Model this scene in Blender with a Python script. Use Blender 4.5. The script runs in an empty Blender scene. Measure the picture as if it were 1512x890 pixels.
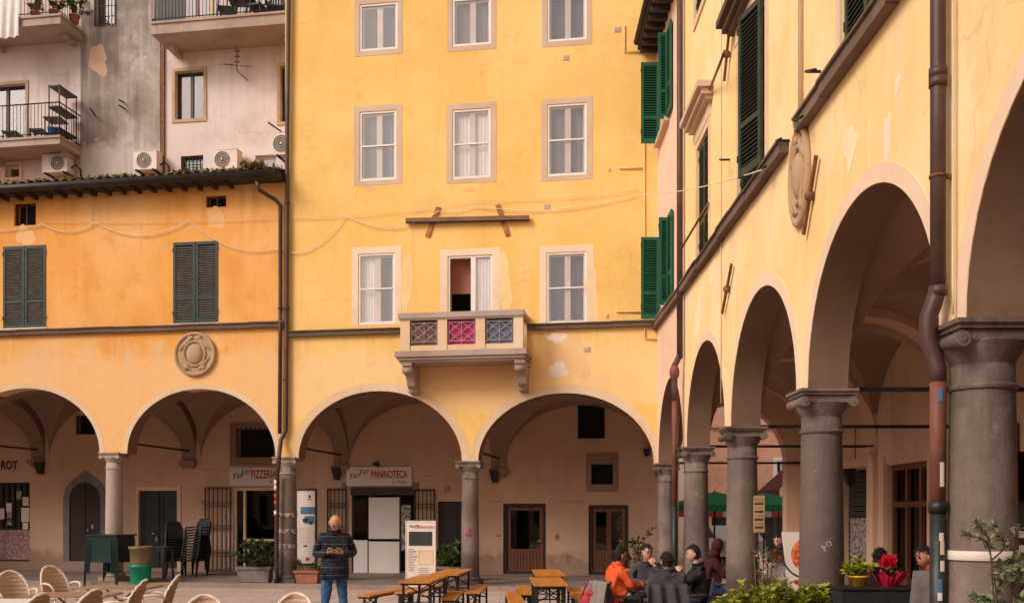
import bpy, bmesh, math, random
from mathutils import Vector, Matrix, noise
from mathutils.geometry import tessellate_polygon
R = random.Random(11)
rad = math.radians
SC = bpy.context.scene
COL = SC.collection
F, CX, CY, CAMZ = 1450.0, 771.0, 758.0, 1.84
CAM = Vector((0, 0, CAMZ))
Z = Vector((0, 0, 1))

# ------------------------------------------------------------------ frames
class Plane:
    """a vertical wall plane: u runs to the right as seen from outside, n points out of the wall"""
    def __init__(s, p, U):
        s.p = Vector((p[0], p[1], 0)); s.U = Vector((U[0], U[1], 0)).normalized(); s.N = s.U.cross(Z)
    def at(s, u, z, n=0.0):
        return s.p + s.U * u + s.N * n + Z * z
    def hit(s, px, py, n=0.0):
        d = Vector(((px - CX) / F, 1, (CY - py) / F))
        q = s.p + s.N * n
        t = (q - CAM).dot(s.N) / d.dot(s.N)
        w = CAM + d * t
        return ((w - s.p).dot(s.U), w.z)
    def rect(s, x0, y0, x1, y1, n=0.0):
        xm, ym = (x0 + x1) / 2, (y0 + y1) / 2
        u0, u1 = s.hit(x0, ym, n)[0], s.hit(x1, ym, n)[0]
        zt, zb = s.hit(xm, y0, n)[1], s.hit(xm, y1, n)[1]
        return (min(u0, u1), max(u0, u1), zb, zt)
    def moved(s, n):
        q = s.p + s.N * n
        return Plane((q.x, q.y), s.U)
    def turned(s, u, n, deg):
        """plane hinged at (u, n), turned about the vertical"""
        q = s.at(u, 0, n)
        return Plane((q.x, q.y), Matrix.Rotation(rad(deg), 3, 'Z') @ s.U)

WORLD = Plane((0, 0), (1, 0))          # u = x, n = -y

def gp(px, s):
    """ground position of something seen at column px with s pixels per metre"""
    return ((px - CX) / s, F / s)

# ------------------------------------------------------------------ mesh builder
class MB:
    def __init__(s):
        s.v = []; s.f = []; s.m = []; s.sm = []; s.mi = 0; s.smooth = False
    def add(s, vs, fs):
        b = len(s.v); s.v += [Vector(q) for q in vs]
        for f in fs:
            s.f.append([b + i for i in f]); s.m.append(s.mi); s.sm.append(s.smooth)
    def hexa(s, c):   # 4 bottom ccw, 4 top
        s.add(c, [(3, 2, 1, 0), (4, 5, 6, 7), (0, 1, 5, 4), (1, 2, 6, 5), (2, 3, 7, 6), (3, 0, 4, 7)])
    def box(s, pl, u0, u1, z0, z1, n0, n1):
        if n0 > n1: n0, n1 = n1, n0
        s.hexa([pl.at(u0, z0, n1), pl.at(u1, z0, n1), pl.at(u1, z0, n0), pl.at(u0, z0, n0),
                pl.at(u0, z1, n1), pl.at(u1, z1, n1), pl.at(u1, z1, n0), pl.at(u0, z1, n0)])
    def cube(s, c, d, rz=0.0, M=None):
        x, y, z = d[0] / 2, d[1] / 2, d[2] / 2
        q = [(-x, -y, -z), (x, -y, -z), (x, y, -z), (-x, y, -z), (-x, -y, z), (x, -y, z), (x, y, z), (-x, y, z)]
        m = M if M is not None else Matrix.Rotation(rz, 3, 'Z')
        s.hexa([m @ Vector(p) + Vector(c) for p in q])
    def bar(s, a, b, w, h=None, up=Z):
        """square section bar from a to b"""
        a, b = Vector(a), Vector(b); h = h or w
        d = (b - a).normalized()
        x = d.cross(up)
        if x.length < 1e-4: x = d.cross(Vector((0, 1, 0)))
        x.normalize(); y = x.cross(d).normalized()
        x = x * w / 2; y = y * h / 2
        s.hexa([a - x - y, a + x - y, a + x + y, a - x + y, b - x - y, b + x - y, b + x + y, b - x + y])
    def tube(s, pts, r, k=8, cap=True):
        pts = [Vector(p) for p in pts]; n = len(pts)
        rr = r if isinstance(r, (list, tuple)) else [r] * n
        base = len(s.v); x = None
        for i, p in enumerate(pts):
            d = (pts[min(i + 1, n - 1)] - pts[max(i - 1, 0)]).normalized()
            if x is None:
                x = d.cross(Z)
                if x.length < 1e-3: x = d.cross(Vector((1, 0, 0)))
            x = x - d * x.dot(d)
            if x.length < 1e-6: x = d.orthogonal()
            x.normalize(); y = d.cross(x)
            for j in range(k):
                a = 2 * math.pi * j / k
                s.v.append(p + (x * math.cos(a) + y * math.sin(a)) * rr[i])
        for i in range(n - 1):
            for j in range(k):
                a, b = base + i * k + j, base + i * k + (j + 1) % k
                s.f.append([a, b, b + k, a + k]); s.m.append(s.mi); s.sm.append(True)
        if cap:
            s.f.append([base + j for j in range(k)][::-1]); s.m.append(s.mi); s.sm.append(False)
            s.f.append([base + (n - 1) * k + j for j in range(k)]); s.m.append(s.mi); s.sm.append(False)
    def lathe(s, prof, c=(0, 0, 0), k=20, sx=1.0, sy=1.0):
        c = Vector(c); base = len(s.v); n = len(prof)
        for r, z in prof:
            for j in range(k):
                a = 2 * math.pi * j / k
                s.v.append(c + Vector((math.cos(a) * r * sx, math.sin(a) * r * sy, z)))
        for i in range(n - 1):
            for j in range(k):
                a, b = base + i * k + j, base + i * k + (j + 1) % k
                s.f.append([a, b, b + k, a + k]); s.m.append(s.mi); s.sm.append(True)
        s.f.append([base + j for j in range(k)][::-1]); s.m.append(s.mi); s.sm.append(False)
        s.f.append([base + (n - 1) * k + j for j in range(k)]); s.m.append(s.mi); s.sm.append(False)
    def ball(s, c, r, k=14, l=9, M=None):
        c = Vector(c); base = len(s.v)
        r = r if isinstance(r, (tuple, list)) else (r, r, r)
        for i in range(l + 1):
            t = math.pi * i / l
            for j in range(k):
                a = 2 * math.pi * j / k
                q = Vector((math.sin(t) * math.cos(a) * r[0], math.sin(t) * math.sin(a) * r[1], -math.cos(t) * r[2]))
                s.v.append(c + (M @ q if M is not None else q))
        for i in range(l):
            for j in range(k):
                a, b = base + i * k + j, base + i * k + (j + 1) % k
                s.f.append([a, b, b + k, a + k]); s.m.append(s.mi); s.sm.append(True)
    def prism(s, pl, poly, n0, n1):
        """closed (u, z) outline extruded from n0 to n1"""
        k = len(poly)
        tri = tessellate_polygon([[Vector((p[0], p[1], 0)) for p in poly]])
        a = [pl.at(p[0], p[1], n0) for p in poly]; b = [pl.at(p[0], p[1], n1) for p in poly]
        fs = [tuple(t) for t in tri] + [tuple(k + i for i in t) for t in tri]
        fs += [(i, (i + 1) % k, k + (i + 1) % k, k + i) for i in range(k)]
        s.add(a + b, fs)
    def grid(s, fn, nu, nv):
        base = len(s.v)
        for i in range(nu + 1):
            for j in range(nv + 1):
                s.v.append(Vector(fn(i / nu, j / nv)))
        for i in range(nu):
            for j in range(nv):
                a = base + i * (nv + 1) + j
                s.f.append([a, a + nv + 1, a + nv + 2, a + 1]); s.m.append(s.mi); s.sm.append(s.smooth)
    def leaf(s, p, d, nrm, l, w):
        d = Vector(d).normalized(); x = d.cross(nrm)
        if x.length < 1e-4: x = d.orthogonal()
        x.normalize(); n = x.cross(d)
        p = Vector(p)
        s.add([p, p + d * l * .45 + x * w + n * l * .06, p + d * l - n * l * .05, p + d * l * .45 - x * w + n * l * .06], [(0, 1, 2), (0, 2, 3)])
    def build(s, name, mat=None, parent=None, sharp=None, recalc=True):
        o_ = Vector((0, 0, 0)); q = parent
        while q is not None:
            o_ = o_ + q.location; q = q.parent
        me = bpy.data.meshes.new(name)
        me.from_pydata([tuple(p - o_) for p in s.v], [], s.f)
        mats = mat if isinstance(mat, (list, tuple)) else [mat]
        for m in mats: me.materials.append(m)
        me.polygons.foreach_set('material_index', s.m)
        me.polygons.foreach_set('use_smooth', s.sm)
        if recalc:
            bm = bmesh.new(); bm.from_mesh(me); bmesh.ops.recalc_face_normals(bm, faces=bm.faces); bm.to_mesh(me); bm.free()
        me.update()
        if sharp is not None: me.set_sharp_from_angle(angle=rad(sharp))
        ob = bpy.data.objects.new(name, me); COL.objects.link(ob)
        if parent: ob.parent = parent
        return ob

def plate(name, pl, outline, holes, n0, n1, mat, parent, inner=None, ztop=5.0):
    """flat sheet with holes, extruded from n0 to n1 along the wall normal"""
    cu = bpy.data.curves.new('sheet', 'CURVE'); cu.dimensions = '2D'; cu.fill_mode = 'BOTH'
    cu.extrude = abs(n1 - n0) / 2
    for poly in [outline] + list(holes):
        sp = cu.splines.new('POLY'); sp.points.add(len(poly) - 1)
        for i, q in enumerate(poly): sp.points[i].co = (q[0], q[1], 0, 1)
        sp.use_cyclic_u = True
    ob = bpy.data.objects.new('sheet', cu); COL.objects.link(ob)
    dg = bpy.context.evaluated_depsgraph_get()
    me = bpy.data.meshes.new_from_object(ob.evaluated_get(dg))
    bpy.data.objects.remove(ob); bpy.data.curves.remove(cu)
    mb = MB(); nm = (n0 + n1) / 2
    mb.add([pl.at(v.co.x, v.co.y, nm + v.co.z) for v in me.vertices], [tuple(p.vertices) for p in me.polygons])
    bpy.data.meshes.remove(me)
    mb.sm = [True] * len(mb.sm)
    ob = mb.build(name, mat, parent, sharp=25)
    if inner:                                  # arch soffits take the darker brown inner material
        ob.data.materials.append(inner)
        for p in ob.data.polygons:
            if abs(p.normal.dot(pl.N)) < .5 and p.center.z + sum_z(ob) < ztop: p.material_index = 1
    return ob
def sum_z(o):
    z, q = 0.0, o.parent
    while q is not None: z += q.location.z; q = q.parent
    return z

def box_poly(r, g=0.0):
    u0, u1, z0, z1 = r
    return [(u0 - g, z0 - g), (u1 + g, z0 - g), (u1 + g, z1 + g), (u0 - g, z1 + g)]

def blob(cx, cz, rx, rz, seed, k=26, rough=.35):
    q = random.Random(seed); ph = [q.uniform(0, 6.28) for _ in range(5)]
    out = []
    for i in range(k):
        a = 2 * math.pi * i / k
        f = 1 + rough * sum(math.sin((j + 2) * a + ph[j]) / (j + 2) for j in range(5)) + q.uniform(-.05, .05)
        out.append((cx + math.cos(a) * rx * f, cz + math.sin(a) * rz * f))
    return out

def text(name, s_, pl, u, z, n, size, mat, parent, shear=0.0, rot=0.0, ext=.004, align='LEFT', sx=1.0, bold=0.0):
    cu = bpy.data.curves.new('t', 'FONT'); cu.body = s_; cu.size = size; cu.shear = shear; cu.extrude = ext
    cu.align_x = align; cu.offset = bold; cu.resolution_u = 3
    ob = bpy.data.objects.new('t', cu); COL.objects.link(ob)
    dg = bpy.context.evaluated_depsgraph_get()
    me = bpy.data.meshes.new_from_object(ob.evaluated_get(dg))
    bpy.data.objects.remove(ob); bpy.data.curves.remove(cu)
    c, s2 = math.cos(rot), math.sin(rot)
    mb = MB()
    mb.add([pl.at(u + (v.co.x * c * sx - v.co.y * s2), z + (v.co.x * sx * s2 + v.co.y * c), n + v.co.z) for v in me.vertices],
           [tuple(p.vertices) for p in me.polygons])
    bpy.data.meshes.remove(me)
    return mb.build(name, mat, parent)

# ------------------------------------------------------------------ things
def tag(o, label=None, cat=None, group=None, kind=None):
    if label: o['label'] = label
    if cat: o['category'] = cat
    if group: o['group'] = group
    if kind: o['kind'] = kind
    return o
def empty(name, loc, label, cat, group=None):
    o = bpy.data.objects.new(name, None); COL.objects.link(o)
    o.location = loc; o.empty_display_size = .2
    return tag(o, label, cat, group)
def copy_tree(o, parent=None):
    c = o.copy(); COL.objects.link(c)
    if parent is not None: c.parent = parent
    for ch in list(o.children): copy_tree(ch, c)
    return c
def place(o, x, y, z=0.0, rz=0.0, label=None):
    o.location = (x, y, z); o.rotation_euler = (0, 0, rz)
    if label: o['label'] = label
    return o

# ------------------------------------------------------------------ materials
def _n(nt, t, **kw):
    n = nt.nodes.new(t)
    for k, v in kw.items():
        if k.startswith('i_'):
            n.inputs[k[2:].replace('_', ' ')].default_value = v
        else: setattr(n, k, v)
    return n
def c4(c): return (c[0], c[1], c[2], 1.0)
def mixc(nt, a, b, fac, mode='MIX'):
    m = nt.nodes.new('ShaderNodeMix'); m.data_type = 'RGBA'; m.blend_type = mode
    for sock, val in ((m.inputs[0], fac), (m.inputs[6], a), (m.inputs[7], b)):
        if hasattr(val, 'links'): nt.links.new(val, sock)
        elif isinstance(val, (tuple, list)): sock.default_value = c4(val)
        else: sock.default_value = val
    return m.outputs[2]
def ramp(nt, src, p0, p1, v0=0.0, v1=1.0):
    r = nt.nodes.new('ShaderNodeMapRange'); r.clamp = True
    r.inputs[1].default_value = p0; r.inputs[2].default_value = p1; r.inputs[3].default_value = v0; r.inputs[4].default_value = v1
    nt.links.new(src, r.inputs[0]); return r.outputs[0]
def noisef(nt, scale, detail=4, stretch=(1, 1, 1), rough=.55, off=(0, 0, 0)):
    tc = nt.nodes.new('ShaderNodeTexCoord'); mp = nt.nodes.new('ShaderNodeMapping')
    mp.inputs['Scale'].default_value = stretch; mp.inputs['Location'].default_value = off
    nt.links.new(tc.outputs['Object'], mp.inputs[0])
    n = nt.nodes.new('ShaderNodeTexNoise'); n.inputs['Scale'].default_value = scale
    n.inputs['Detail'].default_value = detail; n.inputs['Roughness'].default_value = rough
    nt.links.new(mp.outputs[0], n.inputs[0]); return n.outputs[0]
def base(name):
    m = bpy.data.materials.new(name); m.use_nodes = True
    nt = m.node_tree; b = nt.nodes['Principled BSDF']
    return m, nt, b
def bumpit(nt, b, h, strength, dist=.02):
    bp = nt.nodes.new('ShaderNodeBump'); bp.inputs['Strength'].default_value = strength; bp.inputs['Distance'].default_value = dist
    nt.links.new(h, bp.inputs['Height']); nt.links.new(bp.outputs[0], b.inputs['Normal'])
def sc(c, k): return tuple(min(1, max(0, x * k)) for x in c)

def M(name, col, rough=.6, var=.18, scale=4, bump=.0, bscale=30, metal=0.0, stretch=(1, 1, 1), spec=.4, col2=None):
    m, nt, b = base(name)
    f = noisef(nt, scale, 5, stretch)
    lo = sc(col, 1 - var) if col2 is None else col; hi = sc(col, 1 + var) if col2 is None else col2
    nt.links.new(mixc(nt, lo, hi, ramp(nt, f, .3, .7)), b.inputs['Base Color'])
    b.inputs['Roughness'].default_value = rough; b.inputs['Metallic'].default_value = metal
    b.inputs['Specular IOR Level'].default_value = spec
    if bump: bumpit(nt, b, noisef(nt, bscale, 4), bump)
    return m

def plaster(name, col, light, dark, stain, k_stain=.35, streak=.35, seed=0, bump=.25, rough=.9, fine=1.0, runs=(), fades=(), cracks=0.0):
    """painted render: big blotches, faded spots, vertical run-off streaks, fine grain"""
    m, nt, b = base(name)
    o = (seed * 3.7, seed * 1.9, seed * 5.3)
    c = mixc(nt, col, light, ramp(nt, noisef(nt, .45, 6, off=o, rough=.62), .42, .72))
    c = mixc(nt, c, dark, ramp(nt, noisef(nt, .8, 6, off=(o[1], o[2], o[0]), rough=.6), .5, .8, 0, .75))
    st = noisef(nt, 1.0, 5, (2.6, 2.6, .22), off=o, rough=.6)
    c = mixc(nt, c, light, ramp(nt, st, .55, .78, 0, streak))
    st2 = noisef(nt, 1.0, 5, (4.2, 4.2, .3), off=(o[2], o[0], o[1]), rough=.65)
    c = mixc(nt, c, stain, ramp(nt, st2, .58, .85, 0, k_stain))
    g = noisef(nt, 9, 6, off=o, rough=.7)
    c = mixc(nt, c, sc(col, .8), ramp(nt, g, .55, .8, 0, .3 * fine))
    g2 = noisef(nt, 3.1, 7, off=o, rough=.75)
    c = mixc(nt, c, light, ramp(nt, g2, .60, .7, 0, .45 * fine))
    g3 = noisef(nt, 1.3, 8, off=(o[2], o[1], o[0]), rough=.7)
    c = mixc(nt, c, sc(col, .84), ramp(nt, g3, .56, .64, 0, .4 * fine))
    c = mixc(nt, c, stain, ramp(nt, noisef(nt, 22, 3, off=o), .68, .8, 0, .35 * fine))
    def zed():
        tc = nt.nodes.new('ShaderNodeTexCoord'); sp = nt.nodes.new('ShaderNodeSeparateXYZ'); nt.links.new(tc.outputs['Object'], sp.inputs[0]); return sp.outputs[2]
    def mul(a, b_):
        q = nt.nodes.new('ShaderNodeMath'); q.operation = 'MULTIPLY'; nt.links.new(a, q.inputs[0])
        if hasattr(b_, 'links'): nt.links.new(b_, q.inputs[1])
        else: q.inputs[1].default_value = b_
        return q.outputs[0]
    def addn(a, k, n):
        q = nt.nodes.new('ShaderNodeMath'); q.operation = 'MULTIPLY_ADD'; nt.links.new(n, q.inputs[0]); q.inputs[1].default_value = k; nt.links.new(a, q.inputs[2]); return q.outputs[0]
    for (za, zb, colr, k) in fades:            # worn and tinted zones between two heights, ragged edge
        zz = addn(zed(), 1.6, noisef(nt, 1.1, 6, off=o, rough=.7))
        f = mul(ramp(nt, zz, za + .7, za + 1.0), ramp(nt, zz, zb + .6, zb + .95, 1, 0))
        c = mixc(nt, c, colr, mul(f, k))
    for (zt, dep, colr, k) in runs:            # run-off marks hanging from a ledge
        f = mul(ramp(nt, zed(), zt - dep, zt, 0, 1), ramp(nt, zed(), zt, zt + .02, 1, 0))
        s1 = ramp(nt, noisef(nt, 1.0, 5, (2.6, 2.6, .20), off=(o[1], o[0], zt), rough=.62), .50, .78)
        c = mixc(nt, c, colr, mul(mul(f, s1), k))
    if cracks:
        tc = nt.nodes.new('ShaderNodeTexCoord'); vo = nt.nodes.new('ShaderNodeTexVoronoi'); vo.feature = 'DISTANCE_TO_EDGE'; vo.inputs['Scale'].default_value = .55
        wv = nt.nodes.new('ShaderNodeVectorMath'); wv.operation = 'ADD'; nz = nt.nodes.new('ShaderNodeTexNoise'); nz.inputs['Scale'].default_value = 1.6; nz.inputs['Detail'].default_value = 5
        nt.links.new(tc.outputs['Object'], nz.inputs[0]); nt.links.new(tc.outputs['Object'], wv.inputs[0]); nt.links.new(nz.outputs['Color'], wv.inputs[1]); nt.links.new(wv.outputs[0], vo.inputs['Vector'])
        f = mul(ramp(nt, vo.outputs['Distance'], .0, .012, 1, 0), ramp(nt, noisef(nt, .7, 4, off=(o[2], o[0], 4)), .5, .6))
        c = mixc(nt, c, stain, mul(f, cracks))
    nt.links.new(c, b.inputs['Base Color']); b.inputs['Roughness'].default_value = rough
    b.inputs['Specular IOR Level'].default_value = .2
    bumpit(nt, b, noisef(nt, 6, 8, rough=.7), bump, .03)
    return m

def wood(name, c1, c2, axis=1, rough=.55, scale=9):
    m, nt, b = base(name)
    st = [scale, scale, scale]; st[axis] = scale * .06
    f = noisef(nt, 1.0, 6, tuple(st), rough=.65)
    c = mixc(nt, c1, c2, ramp(nt, f, .3, .7))
    c = mixc(nt, c, sc(c1, .55), ramp(nt, noisef(nt, 2.2, 4), .58, .8, 0, .5))
    nt.links.new(c, b.inputs['Base Color']); b.inputs['Roughness'].default_value = rough
    bumpit(nt, b, f, .15, .01)
    return m

def island(name, cols, rough=.5, trans=.0, spec=.4):
    """each loose piece (leaf) takes its own shade between the given colours"""
    m, nt, b = base(name)
    g = nt.nodes.new('ShaderNodeNewGeometry')
    r = nt.nodes.new('ShaderNodeValToRGB')
    e = r.color_ramp.elements
    e[0].color = c4(cols[0]); e[1].color = c4(cols[-1])
    for i, c in enumerate(cols[1:-1]):
        x = e.new((i + 1) / (len(cols) - 1)); x.color = c4(c)
    nt.links.new(g.outputs['Random Per Island'], r.inputs[0])
    nt.links.new(r.outputs[0], b.inputs['Base Color'])
    b.inputs['Roughness'].default_value = rough; b.inputs['Specular IOR Level'].default_value = spec
    if trans:
        t = nt.nodes.new('ShaderNodeBsdfTranslucent'); nt.links.new(r.outputs[0], t.inputs[0])
        mx = nt.nodes.new('ShaderNodeMixShader'); mx.inputs[0].default_value = trans
        nt.links.new(b.outputs[0], mx.inputs[1]); nt.links.new(t.outputs[0], mx.inputs[2])
        nt.links.new(mx.outputs[0], nt.nodes['Material Output'].inputs[0])
    return m

def glass(name, tint=(.55, .58, .6), refl=.25, rough=.03):
    m, nt, b = base(name)
    nt.nodes.remove(b)
    t = nt.nodes.new('ShaderNodeBsdfTransparent'); t.inputs[0].default_value = c4(tint)
    g = nt.nodes.new('ShaderNodeBsdfGlossy'); g.inputs['Roughness'].default_value = rough; g.inputs[0].default_value = (.9, .9, .9, 1)
    bp = nt.nodes.new('ShaderNodeBump'); bp.inputs['Strength'].default_value = .015; bp.inputs['Distance'].default_value = .02
    nt.links.new(noisef(nt, 1.6, 2), bp.inputs['Height']); nt.links.new(bp.outputs[0], g.inputs['Normal'])
    mx = nt.nodes.new('ShaderNodeMixShader'); mx.inputs[0].default_value = refl
    nt.links.new(t.outputs[0], mx.inputs[1]); nt.links.new(g.outputs[0], mx.inputs[2])
    nt.links.new(mx.outputs[0], nt.nodes['Material Output'].inputs[0])
    return m

def brickm(name, c1, c2, mortar, size=(.26, .07), rough=.9, swap='xz', msize=.012, blotch=None):
    m, nt, b = base(name)
    tc = nt.nodes.new('ShaderNodeTexCoord'); sp = nt.nodes.new('ShaderNodeSeparateXYZ'); cb = nt.nodes.new('ShaderNodeCombineXYZ')
    nt.links.new(tc.outputs['Object'], sp.inputs[0])
    ax = {'x': 0, 'y': 1, 'z': 2}
    nt.links.new(sp.outputs[ax[swap[0]]], cb.inputs[0]); nt.links.new(sp.outputs[ax[swap[1]]], cb.inputs[1])
    br = nt.nodes.new('ShaderNodeTexBrick')
    br.inputs['Color1'].default_value = c4(c1); br.inputs['Color2'].default_value = c4(c2); br.inputs['Mortar'].default_value = c4(mortar)
    br.inputs['Scale'].default_value = 1; br.inputs['Mortar Size'].default_value = msize
    br.inputs['Brick Width'].default_value = size[0]; br.inputs['Row Height'].default_value = size[1]
    nt.links.new(cb.outputs[0], br.inputs[0])
    c = mixc(nt, br.outputs[0], sc(c1, .6), ramp(nt, noisef(nt, 1.1, 5), .45, .75, 0, .5))
    if blotch: c = mixc(nt, c, blotch, ramp(nt, noisef(nt, .5, 6, rough=.7), .5, .65, 0, .8))
    nt.links.new(c, b.inputs['Base Color']); b.inputs['Roughness'].default_value = rough
    bumpit(nt, b, br.outputs[1], -.3, .01)
    return m
# ------------------------------------------------------------------ palette
m_yellow = plaster('yellow_render', (.84, .52, .150), (.87, .61, .25), (.78, .43, .11), (.50, .30, .14), .35, .35, 1, cracks=.28, runs=((6.28, 1.0, (.45, .27, .12), .75), (16, 2.2, (.5, .3, .13), .6), (5.2, .9, (.62, .40, .2), .5)), fades=((4.3, 5.9, (.86, .58, .28), .75),))
m_orange = plaster('orange_render', (.80, .37, .09), (.84, .50, .21), (.68, .27, .06), (.42, .22, .12), .5, .7, 2, cracks=.3, runs=((10.1, 1.6, (.45, .2, .09), .7), (6.28, 1.3, (.48, .27, .14), .65), (6.28, 2.2, (.86, .64, .40), .6)), fades=((2.5, 6.0, (.84, .52, .24), .75),))
m_cream = plaster('pale_yellow_render', (.90, .63, .27), (.90, .74, .45), (.88, .53, .22), (.60, .34, .16), .35, .6, 3, cracks=.4, runs=((6.28, 1.3, (.62, .34, .15), .75), (6.28, 2.4, (.92, .80, .62), .6)))
m_pinkw = plaster('pink_render', (.78, .52, .36), (.80, .60, .47), (.70, .44, .29), (.5, .32, .2), .3, .4, 4)
m_rear = plaster('faded_pink_render', (.66, .54, .50), (.76, .67, .63), (.50, .37, .32), (.30, .22, .19), .6, .6, 5, cracks=.5, runs=((4.75, 1.8, (.3, .22, .18), .6), (9.0, 3.0, (.34, .25, .21), .6)))
m_grey = plaster('stained_grey_cement', (.27, .215, .185), (.62, .53, .47), (.11, .085, .074), (.06, .047, .04), .95, .9, 6, fine=1.6, runs=((9.8, 7.5, (.05, .04, .035), 1.0), (6.0, 5.0, (.66, .58, .52), .7), (4.2, 4.5, (.07, .055, .05), .9)), fades=((-.6, 2.4, (.58, .50, .45), .7),))
m_loggia = plaster('loggia_plaster', (.60, .375, .245), (.68, .46, .315), (.46, .275, .175), (.22, .13, .09), .5, .4, 7, cracks=.12, fades=((-.8, .75, (.30, .20, .15), .75), (.6, 1.7, (.66, .46, .33), .5)))  # lighter tint across the lower wall, dark dirt at its foot
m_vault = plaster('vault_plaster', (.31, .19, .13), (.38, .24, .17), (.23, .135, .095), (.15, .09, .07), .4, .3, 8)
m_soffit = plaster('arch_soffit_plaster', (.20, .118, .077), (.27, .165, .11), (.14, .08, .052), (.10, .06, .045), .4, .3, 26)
m_trim = plaster('pale_stone_trim', (.70, .50, .31), (.76, .59, .42), (.60, .40, .23), (.40, .28, .18), .35, .3, 9)
m_trimpink = plaster('pinkish_arch_band', (.80, .58, .40), (.84, .66, .48), (.72, .49, .32), (.45, .32, .22), .2, .2, 10)
m_surgrey = plaster('greyish_surround', (.60, .43, .30), (.66, .5, .37), (.52, .36, .25), (.36, .26, .19), .2, .2, 11)
m_surcream = plaster('cream_surround', (.80, .60, .42), (.84, .68, .5), (.74, .52, .33), (.5, .36, .24), .2, .2, 12)
m_patchlt = plaster('bare_plaster_patch', (.82, .68, .56), (.86, .76, .67), (.74, .58, .44), (.5, .4, .3), .15, .2, 13)
m_patchtan = plaster('tan_plaster_patch', (.80, .50, .22), (.84, .57, .30), (.74, .43, .17), (.44, .3, .19), .3, .3, 14)
m_stone = plaster('grey_stone_column', (.15, .11, .093), (.36, .275, .23), (.07, .049, .042), (.03, .02, .017), .9, .65, 15, bump=.7, rough=.62, fine=2.0, runs=((3.1, 2.2, (.05, .036, .03), .7), (2.6, 1.6, (.34, .26, .21), .5)), fades=((-.8, .8, (.075, .054, .046), .7),))
m_stonelt = plaster('worn_pale_stone', (.40, .30, .25), (.50, .40, .34), (.27, .19, .155), (.10, .07, .058), .7, .4, 16, bump=.4)
m_crest = plaster('carved_stone', (.44, .29, .17), (.5, .36, .23), (.34, .21, .12), (.16, .1, .065), .4, .25, 17, bump=.4)
m_string = plaster('dark_string_stone', (.13, .085, .06), (.22, .15, .11), (.07, .045, .034), (.03, .022, .018), .5, .4, 18)
m_brick = brickm('red_brick', (.78, .27, .12), (.86, .42, .23), (.70, .50, .37), (.24, .07), blotch=(.62, .42, .3))
m_pale = plaster('pale_render', (.88, .76, .66), (.90, .80, .72), (.8, .64, .52), (.5, .38, .3), .2, .2, 19)
m_white = M('white_paint', (.78, .73, .68), .5, .06, 3)
m_offw = M('offwhite_frame_paint', (.74, .64, .56), .55, .1, 3)
m_greensh = M('green_shutter_paint', (.010, .030, .023), .5, .3, 5, .1, 40)
m_greensh2 = M('bright_green_shutter_paint', (.010, .095, .046), .5, .25, 5, .1, 40)
m_darkgreen = M('blackish_green_shutter_paint', (.028, .04, .026), .5, .35, 6, .1, 40)
m_slat = M('worn_grey_sheen_slat', (.11, .092, .075), .7, .3, 6)  # worn green slats, greyed by reflected light painted into the colour
m_slatback = M('dark_room', (.015, .012, .011), .9, .1)
m_iron = M('black_iron', (.022, .018, .017), .55, .3, 8, .15, 60, metal=.3)
m_rust = M('rusty_iron', (.20, .085, .035), .8, .4, 10, .3, 40)
m_pipe = M('brown_painted_pipe', (.055, .030, .027), .5, .3, 2.2, .3, 12, metal=.2, col2=(.12, .062, .050))
m_terrap = M('terracotta_painted_pipe', (.10, .036, .024), .6, .2, 2.5, .3, 14, col2=(.22, .075, .042))
m_ironpipe = M('cast_iron_pipe', (.035, .038, .036), .45, .3, 6, .2, 40, metal=.4)
m_tile = M('old_roof_tile', (.20, .11, .07), .9, .5, 3.0, .4, 20, col2=(.34, .20, .12))
m_dtile = M('dark_eave_tile', (.05, .035, .028), .9, .5, 5, .3, 20)
m_gutter = M('dark_gutter', (.03, .024, .022), .5, .3, 3, metal=.2)
m_glass = glass('window_glass', (.93, .91, .90), .12)
m_dglass = glass('dark_door_glass', (.35, .33, .32), .06)
m_curtain = M('white_curtain', (.90, .86, .84), .9, .08, 9, stretch=(6, 6, .3))
m_greycur = M('grey_net_curtain', (.25, .215, .21), .9, .12, 7, stretch=(6, 6, .4))
m_darkcur = M('dark_net_curtain', (.13, .11, .11), .9, .15, 7, stretch=(6, 6, .4))
m_room = M('dark_interior', (.055, .045, .04), .95, .2)
m_dwood = wood('dark_brown_wood', (.045, .018, .011), (.022, .009, .006), 2)
m_rwood = wood('red_brown_wood', (.21, .075, .030), (.11, .036, .016), 2)
m_beam = wood('weathered_beam_wood', (.25, .105, .04), (.10, .04, .018), 0)
m_beamstrap = M('orange_rust_strap', (.36, .15, .045), .8, .3, 8)
m_door_grey = M('grey_green_door_paint', (.030, .034, .031), .6, .25, 4)
m_beige = M('beige_metal_frame', (.70, .54, .36), .45, .1, 3)
m_sign = M('white_sign_board', (.72, .62, .55), .5, .06, 3)
m_red = M('red_print', (.42, .03, .035), .6, .1)
m_black = M('black_print', (.02, .017, .017), .6, .1)
m_blue = M('blue_print', (.06, .17, .30), .6, .15)
m_panel = M('white_door_panel', (.80, .75, .70), .35, .04, 2)
m_ac = M('cream_metal_casing', (.66, .56, .47), .45, .08, 3)
m_acgrill = M('dark_fan_grille', (.09, .075, .068), .5, .2, 10)
m_terra = M('terracotta_pot_clay', (.36, .13, .075), .75, .2, 5, .1, 40)
m_greystone = M('grey_cement_trough', (.20, .175, .16), .85, .25, 7, .3, 30)
m_soil = M('dark_soil', (.03, .02, .014), .95, .4, 20, .5, 40)
m_leafdk = island('dark_shrub_leaf', [(.012, .028, .008), (.03, .06, .014), (.065, .085, .02), (.13, .10, .03)], .45, .15)
m_leafmid = island('mid_green_leaf', [(.02, .05, .012), (.06, .11, .022), (.13, .17, .04)], .45, .2)
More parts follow.
